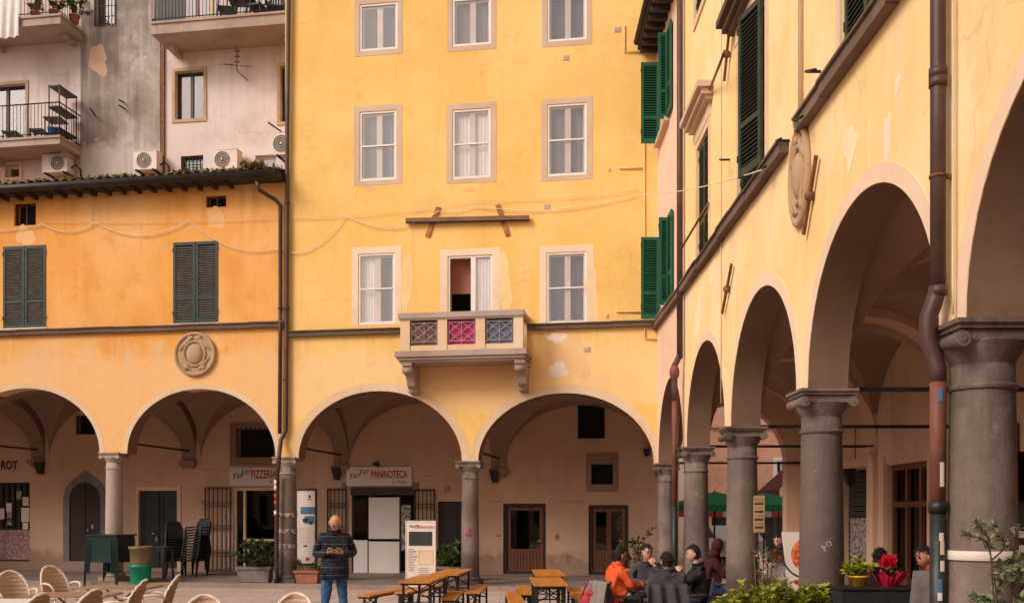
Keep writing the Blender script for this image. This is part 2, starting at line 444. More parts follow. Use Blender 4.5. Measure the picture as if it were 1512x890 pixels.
m_leafbri = island('yellow_green_leaf', [(.08, .15, .012), (.24, .32, .02), (.46, .46, .035), (.55, .48, .07)], .4, .3)
m_leafpale = island('greyish_leaf', [(.08, .11, .045), (.20, .23, .11), (.38, .39, .24)], .5, .2)
m_moss = island('moss', [(.06, .07, .012), (.22, .24, .03), (.30, .18, .08), (.12, .06, .03)], .8)
m_flower = island('red_petal', [(.55, .006, .02), (.80, .015, .04), (.45, .004, .03)], .45, .2)
m_redwrap = M('red_foil_wrap', (.48, .012, .05), .3, .25, 8)
m_yellowpot = M('yellow_ceramic_pot', (.62, .33, .02), .35, .1, 4)
m_stem = wood('plant_stem', (.10, .06, .03), (.06, .035, .02), 2)
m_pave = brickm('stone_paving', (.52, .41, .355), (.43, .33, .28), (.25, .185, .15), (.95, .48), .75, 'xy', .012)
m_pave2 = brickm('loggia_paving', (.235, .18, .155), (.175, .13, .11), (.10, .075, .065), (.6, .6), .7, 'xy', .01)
m_kerb = plaster('kerb_stone', (.33, .235, .19), (.40, .30, .25), (.24, .165, .13), (.15, .1, .08), .3, .2, 20)
m_wick = M('beige_wicker', (.50, .335, .24), .6, .16, 60, .4, 120, stretch=(1, 1, 1))
m_wickdk = M('brown_wicker', (.30, .185, .12), .6, .25, 60, .4, 120)
m_rim = M('pale_resin_rim', (.76, .64, .52), .4, .06, 4)
m_ttop = wood('tan_table_slats', (.40, .245, .16), (.27, .15, .095), 0, .5)
m_darkmetal = M('dark_powder_metal', (.035, .027, .025), .45, .2, 5, metal=.3)
m_beer = wood('varnished_orange_wood', (.70, .29, .05), (.44, .14, .02), 1, .35, 16)
m_gplas = M('dark_green_plastic', (.011, .032, .029), .4, .15, 3)
m_ggrey = M('grey_green_plastic', (.06, .065, .058), .5, .15, 3)
m_blackpl = M('black_plastic', (.008, .008, .009), .5, .15, 4)
m_olive = M('olive_plastic', (.20, .15, .065), .5, .15, 4)
m_teal = M('teal_green_plastic', (.0, .24, .145), .4, .08, 3)
m_bluepl = M('blue_plastic', (.03, .16, .55), .4, .1, 3)
m_skin = M('skin', (.55, .27, .17), .5, .08, 8)
m_skin2 = M('pale_skin', (.62, .35, .24), .5, .08, 8)
m_hair = M('dark_hair', (.020, .012, .009), .85, .3, 40)
m_hairred = M('auburn_hair', (.30, .10, .035), .5, .3, 40)
m_eye = M('eye', (.015, .01, .01), .2, .05)
m_lip = M('lip', (.36, .12, .09), .5, .05)
m_jeans = M('blue_denim', (.03, .10, .21), .8, .35, 6, .2, 90)
m_navyj = M('dark_denim', (.02, .035, .08), .8, .3, 6, .2, 90)
m_blackcl = M('black_cloth', (.014, .013, .014), .85, .3, 9, .2, 50)
m_greycl = M('charcoal_cloth', (.055, .05, .055), .85, .3, 9, .2, 50)
m_orangecl = M('orange_red_cloth', (.72, .10, .018), .8, .2, 6, .2, 50)
m_maroon = M('maroon_cloth', (.045, .004, .007), .85, .25, 6, .2, 50)
m_whitecl = M('white_cloth', (.74, .68, .66), .85, .08, 8, .2, 40)
m_redbag = M('red_bag_cloth', (.34, .015, .03), .6, .2, 8)
m_tarp = M('green_parasol_cloth', (.01, .22, .085), .8, .15, 3)
m_awn = M('dark_red_awning_cloth', (.14, .022, .022), .85, .2, 4)
m_carw = M('white_car_paint', (.72, .72, .74), .25, .03, 2)
m_tyre = M('tyre_rubber', (.02, .02, .02), .8, .1)

def plaid():
    m, nt, b = base('navy_plaid_wool')
    tc = nt.nodes.new('ShaderNodeTexCoord'); sp = nt.nodes.new('ShaderNodeSeparateXYZ'); nt.links.new(tc.outputs['Object'], sp.inputs[0])
    def band(sock, k, w, off=0.0):
        a = nt.nodes.new('ShaderNodeMath'); a.operation = 'MULTIPLY_ADD'; a.inputs[1].default_value = k; a.inputs[2].default_value = off; nt.links.new(sock, a.inputs[0])
        f = nt.nodes.new('ShaderNodeMath'); f.operation = 'FRACT'; nt.links.new(a.outputs[0], f.inputs[0])
        g = nt.nodes.new('ShaderNodeMath'); g.operation = 'LESS_THAN'; g.inputs[1].default_value = w; nt.links.new(f.outputs[0], g.inputs[0])
        return g.outputs[0]
    c = mixc(nt, (.006, .007, .014), (.012, .016, .036), band(sp.outputs[2], 5.2, .45))
    c = mixc(nt, c, (.008, .013, .020), band(sp.outputs[0], 6.0, .4))
    c = mixc(nt, c, (.10, .105, .125), band(sp.outputs[2], 9.0, .08, .2))
    c = mixc(nt, c, (.035, .035, .05), band(sp.outputs[0], 6.0, .07, .3))
    nt.links.new(c, b.inputs['Base Color']); b.inputs['Roughness'].default_value = .95
    bumpit(nt, b, noisef(nt, 60, 3), .3)
    return m
m_plaid = plaid()
def patternm(name, c1, c2, scale, rough=.6):
    m, nt, b = base(name)
    f = noisef(nt, scale, 3)
    c = mixc(nt, c1, c2, ramp(nt, f, .48, .54))
    nt.links.new(c, b.inputs['Base Color']); b.inputs['Roughness'].default_value = rough
    return m
m_pinkfloral = patternm('pink_patterned_panel', (.30, .15, .145), (.44, .30, .28), 12)
m_photo = patternm('printed_photo', (.10, .065, .05), (.30, .2, .13), 16)
m_magenta = M('magenta_panel', (.40, .012, .10), .7, .2, 8)
m_bluegrey = M('blue_grey_panel', (.10, .12, .17), .7, .25, 8)
m_brownpan = M('brown_reed_panel', (.16, .075, .06), .8, .35, 8)
m_flyer = patternm('printed_flyers', (.42, .36, .30), (.10, .08, .08), 14)
# ------------------------------------------------------------------ frames of the place
PHI = rad(9)
FA = Plane((3.2, 23.3), (math.cos(PHI), -math.sin(PHI)))      # arcade facade across the square
DEPTH = 4.2
FB = FA.moved(-DEPTH)                                          # back wall of its loggia
PB = FA.moved(-3.0)                                            # tall house behind the orange roof
RW = Plane((3.2, 23.3), (0, -1))                               # long arcade on the right
RB = Plane((6.9, 23.3), (0, -1))                               # back wall of the right arcade
EW = Plane((3.65, 23.3), (1, 0))                               # end wall of the right arcade
KERB = .10
UB = FA.hit(421, 300)[0]                                       # where orange and yellow meet

# ------------------------------------------------------------------ building helpers
def arc(b, k=28, grow=0.0):
    """(u, z) points of a bay's arch from left to right springing"""
    ul, ur, zl, zr, top = b
    c, a = (ul + ur) / 2, (ur - ul) / 2 + grow
    out = []
    for i in range(k + 1):
        t = math.pi * (1 - i / k)
        zs = zl + (zr - zl) * i / k
        h = top + grow - (zl + zr) / 2
        out.append((c + a * math.cos(t), zs + h * math.sin(t)))
    return out
def arcade_outline(uL, uR, ztop, bays, zL, zR):
    pts = [(uL, zL)]
    for b in bays: pts += arc(b)
    pts += [(uR, zR), (uR, ztop), (uL, ztop)]
    return pts
def arch_band(pl, b, par, mat, w=.16, n=.006):
    a, o = arc(b, 36, .002), arc(b, 36, w)
    mb = MB(); mb.prism(pl, a + o[::-1], -.01, n)
    return mb.build('arch_trim', mat, par)
def vault(pl, b, par, mat, nf=-.45, nb=-DEPTH, grow=.12):
    ul, ur, zl, zr, top = b
    ul -= grow; ur += grow; c, a = (ul + ur) / 2, (ur - ul) / 2
    zs = (zl + zr) / 2; h = top + .16 - zs
    nc, an = (nf + nb) / 2, abs(nf - nb) / 2
    def fn(s, t):
        x = -math.cos(math.pi * s); y = -math.cos(math.pi * t)
        h1 = math.sqrt(max(0, 1 - x * x)); h2 = math.sqrt(max(0, 1 - y * y))
        u = c + a * x
        return pl.at(u, zl + (zr - zl) * s + h * max(h1, h2), nc + an * y)
    mb = MB(); mb.smooth = True; n_ = 44
    pts = [fn(i / n_, j / n_) for i in range(n_ + 1) for j in range(n_ + 1)]; fs = []
    for i in range(n_):
        for j in range(n_):
            a = i * (n_ + 1) + j; b_, c_, d_ = a + n_ + 1, a + n_ + 2, a + 1
            fs += [(a, b_, c_), (a, c_, d_)] if (i < n_ / 2) == (j < n_ / 2) else [(a, b_, d_), (b_, c_, d_)]      # split along the groin
    mb.add(pts, fs)
    return mb.build('vault', mat, par, sharp=28)
def rib(pl, u, zs, top, par, mat, nf=-.40, nb=-DEPTH + .005, w=.46):
    nc, an = (nf + nb) / 2, abs(nf - nb) / 2
    lo = [(nc + an * math.cos(math.pi * i / 30), zs + (top - zs) * math.sin(math.pi * i / 30)) for i in range(31)]
    side = Plane((pl.at(u, 0, 0).x, pl.at(u, 0, 0).y), pl.N)
    mb = MB()
    mb.prism(side, lo + [(lo[-1][0], top + .5), (lo[0][0], top + .5)], -w / 2, w / 2)
    mb.box(pl, u - w / 2 - .03, u + w / 2 + .03, zs - .14, zs - .004, nb, nb + .16)
    mb.box(pl, u - w / 2 + .04, u + w / 2 - .04, zs - .24, zs - .14, nb, nb + .1)
    return mb.build('transverse_arch', mat, par, sharp=30)
def tie(pl, u, z, par, nf=-.3, nb=-DEPTH + .01):
    mb = MB(); mb.bar(pl.at(u, z, nf), pl.at(u, z, nb), .045, .05)
    return mb.build('tie_rod', m_iron, par)
def column(par, p, zc, r, mat=m_stone, capmat=None, zb=KERB, ang=0.0, capw=1.0):
    """shaft + base + cushion capital with rolled ends; top of the abacus at zc"""
    capmat = capmat or mat
    x, y = p
    hc = r * 1.15                     # capital height
    mb = MB()
    zt = zc - hc
    prof = [(r * 1.02, zb + .2)]
    for i in range(13):
        t = i / 12
        prof.append((r * (1 - .13 * t ** 1.6), zb + .22 + (zt - zb - .22) * t))
    mb.lathe(prof, (x, y, 0), 36)
    sh = mb.build('column', mat, par)
    mb = MB()
    rt = r * .87
    mb.lathe([(rt, zt - r * .78), (rt * 1.1, zt - r * .74), (rt * 1.12, zt - r * .66), (rt * 1.06, zt - r * .6), (rt * 1.005, zt - r * .58)], (x, y, 0), 36)
    mb.lathe([(rt * 1.0, zt - .01), (rt * 1.06, zt + hc * .08), (rt * 1.24, zt + hc * .3), (rt * 1.36, zt + hc * .5), (rt * 1.3, zt + hc * .55)], (x, y, 0), 36)
    w = r * 1.22 * capw
    Mz = Matrix.Rotation(ang, 3, 'Z')
    for s in (-1, 1):                                       # rolled volute at each end
        a = Mz @ Vector((s * w * .86, -w * .92, 0)) + Vector((x, y, zt + hc * .52)); b_ = Mz @ Vector((s * w * .86, w * .92, 0)) + Vector((x, y, zt + hc * .52))
        mid = (a + b_) / 2
        mb.tube([a, a * .7 + mid * .3, mid, b_ * .7 + mid * .3, b_], [hc * .20, hc * .19, hc * .15, hc * .19, hc * .20], 14)
        mb.tube([a - (b_ - a) * .012, a + (b_ - a) * .01], hc * .09, 10)
    mb.cube((x, y, zt + hc * .62), (w * 1.8, w * 1.72, hc * .26), ang)
    mb.cube((x, y, zc - hc * .17), (w * 1.92, w * 1.92, hc * .12), ang)
    mb.cube((x, y, zc - hc * .055), (w * 2.08, w * 2.08, hc * .11), ang)
    mb.build('capital', capmat, sh, sharp=35)
    mb = MB()
    mb.cube((x, y, zb + .05), (r * 2.5, r * 2.5, .1), ang)
    mb.lathe([(r * 1.2, zb + .1), (r * 1.26, zb + .13), (r * 1.2, zb + .165), (r * 1.08, zb + .18), (r * 1.03, zb + .22)], (x, y, 0), 32)
    mb.build('column_base', mat, sh, sharp=35)
    return sh

def surround(pl, par, r, g, mat, n=.012, gt=None, gb=None):
    u0, u1, z0, z1 = r
    gt = g if gt is None else gt; gb = g if gb is None else gb
    o = [(u0 - g, z0 - gb), (u1 + g, z0 - gb), (u1 + g, z1 + gt), (u0 - g, z1 + gt)]
    return plate('window_surround', pl, o, [box_poly(r, .002)], -.02, n, mat, par)
def frame_boxes(mb, pl, r, w, n0, n1, vbars=(), hbars=(), bw=None):
    u0, u1, z0, z1 = r; bw = bw or w
    mb.box(pl, u0, u0 + w, z0, z1, n0, n1); mb.box(pl, u1 - w, u1, z0, z1, n0, n1)
    mb.box(pl, u0 + w, u1 - w, z0, z0 + w, n0, n1); mb.box(pl, u0 + w, u1 - w, z1 - w, z1, n0, n1)
    for f in vbars:
        u = u0 + (u1 - u0) * f; mb.box(pl, u - bw / 2, u + bw / 2, z0 + w, z1 - w, n0 + .002, n1 - .002)
    for f in hbars:
        z = z0 + (z1 - z0) * f; mb.box(pl, u0 + w, u1 - w, z - bw / 2, z + bw / 2, n0 + .004, n1 + .003)
def curtain(pl, r, n, mat, par, folds=9):
    u0, u1, z0, z1 = r
    mb = MB(); mb.smooth = True
    ph = R.uniform(0, 6)
    mb.grid(lambda s, t: pl.at(u0 + (u1 - u0) * s, z0 + (z1 - z0) * t, n + .010 * math.sin(s * folds * 6.28 + ph + .5 * math.sin(t * 3))), folds * 6, 4)
    return mb.build('curtain', mat, par)
def storm_window(pl, par, r, mid=True, cur=None):
    """white outer sash flush with the wall, old beige casement behind it"""
    mb = MB(); frame_boxes(mb, pl, r, .05, -.07, -.015, (), (.5,) if mid else (), .035)
    w = mb.build('window', m_white, par)
    u0, u1, z0, z1 = r
    q = (u0 + .03, u1 - .03, z0 + .03, z1 - .03)
    mb = MB(); frame_boxes(mb, pl, q, .055, -.13, -.075, (.52,), (), .14)
    mb.build('casement', m_offw, w)
    mb = MB(); mb.box(pl, u0 + .045, u1 - .045, z0 + .045, z1 - .045, -.048, -.043); mb.build('pane', m_glass, w)
    mb = MB(); mb.box(pl, q[0], q[1], q[2], q[3], -.44, -.42); mb.build('backing', m_room, w)
    um = q[0] + (q[1] - q[0]) * .52
    full = (q[0] + .03, q[1] - .03, q[2] + .03, q[3] - .03)
    if cur == 'white': curtain(pl, full, -.15, m_curtain, w)
    elif cur == 'dark': curtain(pl, full, -.24, m_darkcur, w)
    elif cur == 'left': curtain(pl, (full[0], um + .03, full[2], full[3]), -.16, m_curtain, w, 6); curtain(pl, (um + .03, full[1], full[2], full[3]), -.24, m_greycur, w, 5)
    elif cur == 'both': curtain(pl, (full[0], um + .03, full[2], full[3]), -.15, m_curtain, w, 6); curtain(pl, (um + .03, full[1], full[2], full[3]), -.30, m_greycur, w, 5)
    else: curtain(pl, full, -.22, m_greycur, w)
    return w
def shutter(pl, r, n, mat, par, back=True, name='shutter', step=.058, th=.045, hinge=True):
    """one louvred leaf"""
    u0, u1, z0, z1 = r; s = .065
    mb = MB()
    mb.box(pl, u0, u0 + s, z0, z1, n, n + th); mb.box(pl, u1 - s, u1, z0, z1, n, n + th)
    for zz, h in ((z0, .11), (z1 - .08, .08), (z0 + (z1 - z0) * .30, .07)):
        mb.box(pl, u0 + s, u1 - s, zz, zz + h, n + .002, n + th - .002)
    z = z0 + .13; mb.mi = 1
    while z < z1 - .11:
        a = [pl.at(u0 + s, z, n + th - .006), pl.at(u1 - s, z, n + th - .006), pl.at(u1 - s, z + .03, n + .006), pl.at(u0 + s, z + .03, n + .006)]
        b_ = [q + Z * .011 for q in a]
        mb.hexa(a + b_)
        z += step
    mb.mi = 0
    if hinge:
        for zz in (z0 + .22, z1 - .24):
            for uu in (u0, u1): mb.box(pl, uu - .015, uu + .015, zz, zz + .09, n + th, n + th + .012)
    o = mb.build(name, [mat, m_slat if mat is m_greensh else mat], par)
    if back:
        mb = MB(); mb.box(pl, u0 + .02, u1 - .02, z0 + .02, z1 - .02, n - .012, n - .004); mb.build('slat_back', m_slatback, o)
    return o
def vent(pl, par, px, py, w=.16, h=.13, n=.008):
    u, z = pl.hit(px, py); mb = MB()
    mb.box(pl, u - w / 2, u + w / 2, z - h / 2, z + h / 2, -.01, n)
    mb.box(pl, u - w / 2 + .02, u + w / 2 - .02, z - h / 2 + .02, z - .006, n, n + .012); mb.box(pl, u - w / 2 + .02, u + w / 2 - .02, z + .01, z + h / 2 - .02, n, n + .012)
    return mb.build('vent', m_surgrey, par)
def patch(pl, par, cx, cy, wx, wy, seed, mat, n=.004):
    u, z = pl.hit(cx, cy); u2 = pl.hit(cx + wx, cy)[0]; z2 = pl.hit(cx, cy - wy)[1]
    mb = MB(); mb.prism(pl, blob(u, z, abs(u2 - u), z2 - z, seed), -.01, n)
    return mb.build('bare_patch', mat, par)
def string(pl, par, u0, u1, z, mat=m_string, h=.11, out=.11):
    mb = MB()
    k = max(1, int((u1 - u0) / .9)); q = random.Random(int(u0 * 10))
    for i in range(k):                       # worn stone lengths, each a hair off its neighbour
        a = u0 + (u1 - u0) * i / k; b_ = u0 + (u1 - u0) * (i + 1) / k
        d = q.uniform(-.008, .008)
        mb.box(pl, a, b_ - .004, z - h + d, z + d, -.02, out + d)
        mb.box(pl, a, b_ - .004, z + d, z + .03 + d, -.02, out + .03 + d)
    return mb.build('string_course', mat, par)
def pipe(par, pts, r, mat, name='downpipe', cl=()):
    mb = MB(); mb.tube(pts, r, 14)
    for c in cl:                           # collars
        c = Vector(c); mb.tube([c - Z * .03, c + Z * .03], r * 1.22, 14)
    return mb.build(name, mat, par)
def crest(pl, par, u, z, rx, rz, n=0.0, name='coat_of_arms'):
    """worn oval relief: disc, rim, shield and scrollwork"""
    mb = MB()
    disc = [(u + rx * math.cos(i * math.pi / 20), z + rz * math.sin(i * math.pi / 20)) for i in range(40)]
    mb.prism(pl, disc, n - .02, n + .05)
    mb.tube([pl.at(u + rx * .94 * math.cos(i * math.pi / 20), z + rz * .94 * math.sin(i * math.pi / 20), n + .05) for i in range(41)], .045, 8)
    basis = Matrix((pl.U, pl.N, Z)).transposed()
    mb.ball(pl.at(u, z, n + .05), (rx * .40, .09, rz * .46), 18, 12, basis)
    mb.tube([pl.at(u + rx * .52 * math.cos(i * math.pi / 12), z + rz * .56 * math.sin(i * math.pi / 12) + rz * .02, n + .06) for i in range(25)], .032, 8)
    for s in (-1, 1):
        for (a0, a1, rr) in ((.25, 1.25, .78), (1.75, 2.9, .76), (-1.3, -.2, .74)):
            pts = []
            for i in range(10):
                t = a0 + (a1 - a0) * i / 9
                f = rr * (1 - .16 * math.sin(i / 9 * 3.14))
                pts.append(pl.at(u + s * rx * f * math.cos(t) * (1 if a0 < 1.5 else -1) * (1 if a0 > -1 else 1), z + rz * f * math.sin(t), n + .055))
            mb.tube(pts, [.02, .035, .045, .05, .045, .04, .035, .03, .025, .015], 7)
        mb.ball(pl.at(u + s * rx * .42, z - rz * .62, n + .06), (rx * .13, .045, rz * .11), 10, 6, basis)
        mb.ball(pl.at(u + s * rx * .2, z + rz * .74, n + .06), (rx * .16, .045, rz * .10), 10, 6, basis)
    return mb.build(name, m_crest, par, sharp=50)
def bay_px(x0, x1, yl, yr, apex, pl=FA):
    ul, zl = pl.hit(x0, yl); ur, zr = pl.hit(x1, yr)
    return (ul, ur, zl, zr, pl.hit((x0 + x1) / 2, apex)[1])
def railing(mb, a, b_, z0, z1, gap=.11, r=.009, rail=.018):
    a, b_ = Vector(a), Vector(b_); k = max(1, int((b_ - a).length / gap))
    for i in range(k + 1):
        q = a.lerp(b_, i / k); mb.tube([q + Z * z0, q + Z * z1], r, 5)
    mb.tube([a + Z * z1, b_ + Z * z1], rail, 6); mb.tube([a + Z * (z0 + .06), b_ + Z * (z0 + .06)], rail * .8, 6)

# ================================================================== ORANGE ARCADED HOUSE
bL2 = bay_px(-330, -105, 665, 666, 571); bL0 = bay_px(-68, 147, 666, 668, 573); bL1 = bay_px(188, 407, 669, 675, 574)
uLE = FA.hit(-370, 500)[0]
org = empty('orange_house', FA.at(uLE / 2 + UB / 2, 0, 0), 'low orange plastered house on round arches with two closed dark green shutters', 'house')
zE = 10.18
m_ofade = plaster('faded_orange_patch', (.82, .46, .19), (.84, .54, .27), (.76, .37, .12), (.45, .25, .13), .3, .4, 27)
orects = [FA.rect(5, 363, 68, 484), FA.rect(256, 357, 322, 477)]
oholes = [FA.rect(21, 300, 53, 333), FA.rect(304, 289, 334, 306)]
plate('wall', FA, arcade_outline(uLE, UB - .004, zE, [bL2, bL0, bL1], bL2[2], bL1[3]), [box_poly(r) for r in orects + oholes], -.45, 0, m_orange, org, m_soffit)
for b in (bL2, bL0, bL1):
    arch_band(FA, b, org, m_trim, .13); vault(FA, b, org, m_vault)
cz = {-85: 666, 168: 668}
for px, py in cz.items():
    u, z = FA.hit(px, py, -.2)
    column(org, FA.at(u, 0, -.22).xy, z, .225, m_stonelt, None, KERB, -PHI)
    rib(FA, u, z, bL0[4] + .0, org, m_vault); tie(FA, u, z + .30, org)
for i, r in enumerate(orects):
    um = (r[0] + r[1]) / 2
    shutter(FA, (r[0], um - .008, r[2], r[3]), -.03, m_greensh, org); shutter(FA, (um + .008, r[1], r[2], r[3]), -.03, m_greensh, org)
    mb = MB(); mb.box(FA, r[0] - .05, r[1] + .05, r[2] - .05, r[2] - .002, -.2, .06); mb.build('window_sill', m_trim, org)
for r in oholes:
    mb = MB(); mb.box(FA, r[0], r[1], r[2], r[3], -.3, -.26); w = mb.build('small_window', m_slatback, org)
    mb = MB(); frame_boxes(mb, FA, r, .035, -.12, -.07, (.5,), ()); mb.build('frame', m_dwood, w)
    u, z0 = (r[0] + r[1]) / 2, r[2]
    mb = MB(); mb.prism(FA, blob(u, z0 - .28, .26, .26, int(u * 7) + 40, 22, .3), -.01, .003); mb.build('bare_patch', m_ofade, org)
zs = FA.hit(200, 484)[1]
string(FA, org, uLE, UB - .01, zs)
u, z = FA.hit(289, 523); crest(FA, org, u, z, .56, .56)
# roof with half-round tiles, eave boards and gutter
def rooffn(s, t):
    u = uLE + (UB - .02 - uLE) * s; n = .52 - 3.55 * t
    return FA.at(u, zE + .16 + (0.52 - n) * .27 + .055 * abs(math.sin(u * math.pi / .24)) + .008 * math.sin(u * 3.1), n)
mb = MB(); mb.smooth = True; mb.grid(rooffn, 560, 8); ro = mb.build('roof', m_tile, org)
mb = MB(); mb.box(FA, uLE, UB - .02, zE + .0, zE + .16, -.45, .47)
for i in range(34):
    u = uLE + .3 + i * .42
    if u < UB - .2: mb.box(FA, u, u + .09, zE - .10, zE + .0, -.02, .42)
mb.build('eave', m_dtile, org)
mb = MB(); mb.tube([FA.at(uLE, zE + .03, .56), FA.at(UB - .05, zE + .06, .56)], .10, 12); mb.build('gutter', m_gutter, org)
mb = MB(); q = random.Random(5)
for i in range(900):
    u = uLE + (UB - uLE) * q.random(); n = q.uniform(.1, .55)
    if noise.noise(Vector((u * .9, 3, 0))) < -.18 and q.random() < .8: continue
    p = FA.at(u, zE + .2 + (.52 - n) * .27, n)
    mb.leaf(p, (q.uniform(-1, 1), q.uniform(-1, 1), q.uniform(.2, 1)), Vector((q.uniform(-1, 1), q.uniform(-1, 1), 1)), q.uniform(.06, .15), .035)
uw = FA.hit(383, 255)[0]
for i in range(120):
    p = FA.at(uw + q.uniform(-.25, .3), zE + .25, .45 + q.uniform(-.1, .1))
    mb.leaf(p, (q.uniform(-1, 1), q.uniform(-1, 1), q.uniform(.2, 1)), Vector((q.uniform(-1, 1), q.uniform(-1, 1), 1)), q.uniform(.1, .22), .04)
tag(mb.build('moss', m_moss, None, recalc=False), 'moss and weeds growing along the tiled eave of the orange house', 'moss', kind='stuff')
# loggia shell
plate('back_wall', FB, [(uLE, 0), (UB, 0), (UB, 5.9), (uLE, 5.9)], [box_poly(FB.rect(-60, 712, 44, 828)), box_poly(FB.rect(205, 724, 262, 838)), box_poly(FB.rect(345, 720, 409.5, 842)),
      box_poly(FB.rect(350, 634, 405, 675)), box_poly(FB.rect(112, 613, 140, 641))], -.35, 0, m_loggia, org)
mb = MB(); mb.box(FA, uLE, UB, 5.6, 5.8, -3.0, -.45); mb.box(FA, uLE - .3, uLE, 0, zE, -DEPTH, 0)
mb.box(FA, uLE, UB, 5.9, 6.1, -DEPTH - .35, -3.0); mb.box(FA, uLE, UB, -0.1, 6.0, -DEPTH - 3, -DEPTH - 2.8); mb.box(FA, uLE, UB, 5.9, 6.1, -DEPTH - 3, -DEPTH - .36)
mb.build('side_wall', m_loggia, org)
# things of the back wall
mb = MB()
r = FB.rect(-60, 712, 44, 828)
mb = MB(); frame_boxes(mb, FB, r, .06, -.16, -.08, [i / 12 for i in range(1, 12)], (.42, .7), .028); d = mb.build('shop_door', m_dwood, org)
mb = MB(); mb.box(FB, r[0] + .05, r[1] - .05, r[2] + .05, r[2] + (r[3] - r[2]) * .40, -.075, -.068); mb.build('lower_panel', m_pinkfloral, d)
mb = MB(); mb.box(FB, r[0] + .05, r[1] - .05, r[2] + .05, r[3] - .05, -.2, -.17); mb.build('pane', m_room, d)
mb = MB()
for (x0, y0, x1, y1) in ((7, 742, 15, 756), (8, 757, 15, 765), (8, 767, 15, 775), (22, 724, 29, 737), (31, 733, 40, 746), (29, 749, 41, 770), (31, 771, 39, 781), (-3, 750, 4, 766), (-14, 735, -6, 760), (-30, 740, -18, 756)):
    q_ = FB.rect(x0, y0, x1, y1); mb = MB(); mb.box(FB, q_[0], q_[1], q_[2], q_[3], -.078, -.072); mb.build('notice', m_sign if x0 % 2 else m_flyer, d)
u, z = FB.hit(13.5, 692); text('lettering', 'ROT', FB, u, z, .002, .36, m_black, org, align='CENTER', sx=.8, bold=.012)
# arched stone doorway
u0, u1, zb, zt = FB.rect(98, 685, 155, 828); uc = (u0 + u1) / 2
zsp = FB.hit(126, 738)[1]; ri = (FB.hit(154, 760)[0] - FB.hit(108, 760)[0]) / 2
inn = [(uc - ri, zb)] + [(uc + ri * math.cos(math.pi * (1 - i / 20)), zsp + ri * 1.05 * math.sin(math.pi * i / 20)) for i in range(21)] + [(uc + ri, zb)]
ro_ = ri + .20
out = [(uc - ro_, zb)] + [(uc + ro_ * math.cos(math.pi * (1 - i / 24)), zsp + (ro_ * 1.05 + (.16 * max(0, 1 - abs(i - 12) / 3.2))) * math.sin(math.pi * i / 24)) for i in range(25)] + [(uc + ro_, zb)]
mb = MB(); mb.prism(FB, out[:26] + out[26:] + inn[::-1], 0.0, .05); fr = mb.build('arched_door_surround', m_greystone, org)
mb = MB(); mb.prism(FB, inn, .004, .012)
for s in (0.02,): mb.box(FB, uc - .01, uc + .01, zb, zsp + ri * .9, .012, .03)
dd = mb.build('arched_door', m_dwood, org)
mb = MB(); mb.ball(FB.at(uc + .10, zb + .95, .05), .03); mb.build('handle', m_ac, dd)
mb = MB(); mb.box(FB, uc + .22, uc + .26, zb + 1.0, zb + 1.12, .012, .03); mb.build('lock_plate', m_ac, dd)
mb = MB(); mb.box(FB, uc - ro_ - .06, uc + ro_ + .02, KERB, zb, 0, .22); mb.build('door_step', m_kerb, org)
# grey double door and its pale frame
r = FB.rect(205, 724, 262, 838)
plate('door_surround', FB, [(r[0] - .08, KERB), (r[1] + .12, KERB), (r[1] + .12, r[3] + .12), (r[0] - .08, r[3] + .12)], [[(r[0], KERB + .01), (r[1], KERB + .01), (r[1], r[3]), (r[0], r[3])]], -.01, .03, m_trim, org)
mb = MB(); um = (r[0] + r[1]) / 2
for a, b_ in ((r[0], um - .006), (um + .006, r[1])):
    mb.box(FB, a, b_, KERB, r[3], -.16, -.11); frame_boxes(mb, FB, (a + .02, b_ - .02, KERB + .1, r[3] - .03), .09, -.115, -.09, (), (.42,))
d = mb.build('double_door', m_door_grey, org)
mb = MB(); mb.box(FB, um - .12, um - .08, 1.0, 1.14, -.09, -.07); mb.build('handle', m_ac, d)
mb = MB(); mb.box(FB, um - .25, um - .18, 1.22, 1.26, -.09, -.078); mb.build('letter_slot', m_ac, d)
# pizzeria front
r = FB.rect(345, 720, 409.5, 842); r = (r[0], r[1], KERB, r[3])
mb = MB(); frame_boxes(mb, FB, r, .075, -.14, -.02, (.24, ), (), .07); u0 = r[0] + (r[1] - r[0]) * .24; mb.box(FB, u0, r[1] - .07, 1.02, 1.09, -.13, -.062)
d = mb.build('shop_front', m_beige, org)
mb = MB(); mb.box(FB, r[0] + .06, r[1] - .06, r[2] + .06, r[3] - .06, -.11, -.105); mb.build('pane', m_dglass, d)
mb = MB(); mb.box(FB, r[0] - .04, r[1] + .04, r[2], r[3] + .05, -.9, -.88); mb.box(FB, u0 + .2, u0 + .5, 0.1, 1.6, -.7, -.6); mb.build('shop_interior', m_room, d)
def gate_leaf(par, r, n, vb=5, hb=(.2, .24, .5, .54, .78, .82), mat=m_iron):
    mb = MB(); u0, u1, z0, z1 = r
    frame_boxes(mb, FB, r, .035, n, n + .035, [i / (vb + 1) for i in range(1, vb + 1)], hb, .018)
    return mb.build('iron_gate', mat, par)
m_rustgate = M('rust_brown_gate_paint', (.06, .028, .022), .6, .3, 8)
q_ = FB.rect(304, 719, 343, 838); gate_leaf(org, (q_[0], q_[1], KERB + .05, q_[3]), .06, 5, mat=m_rustgate)
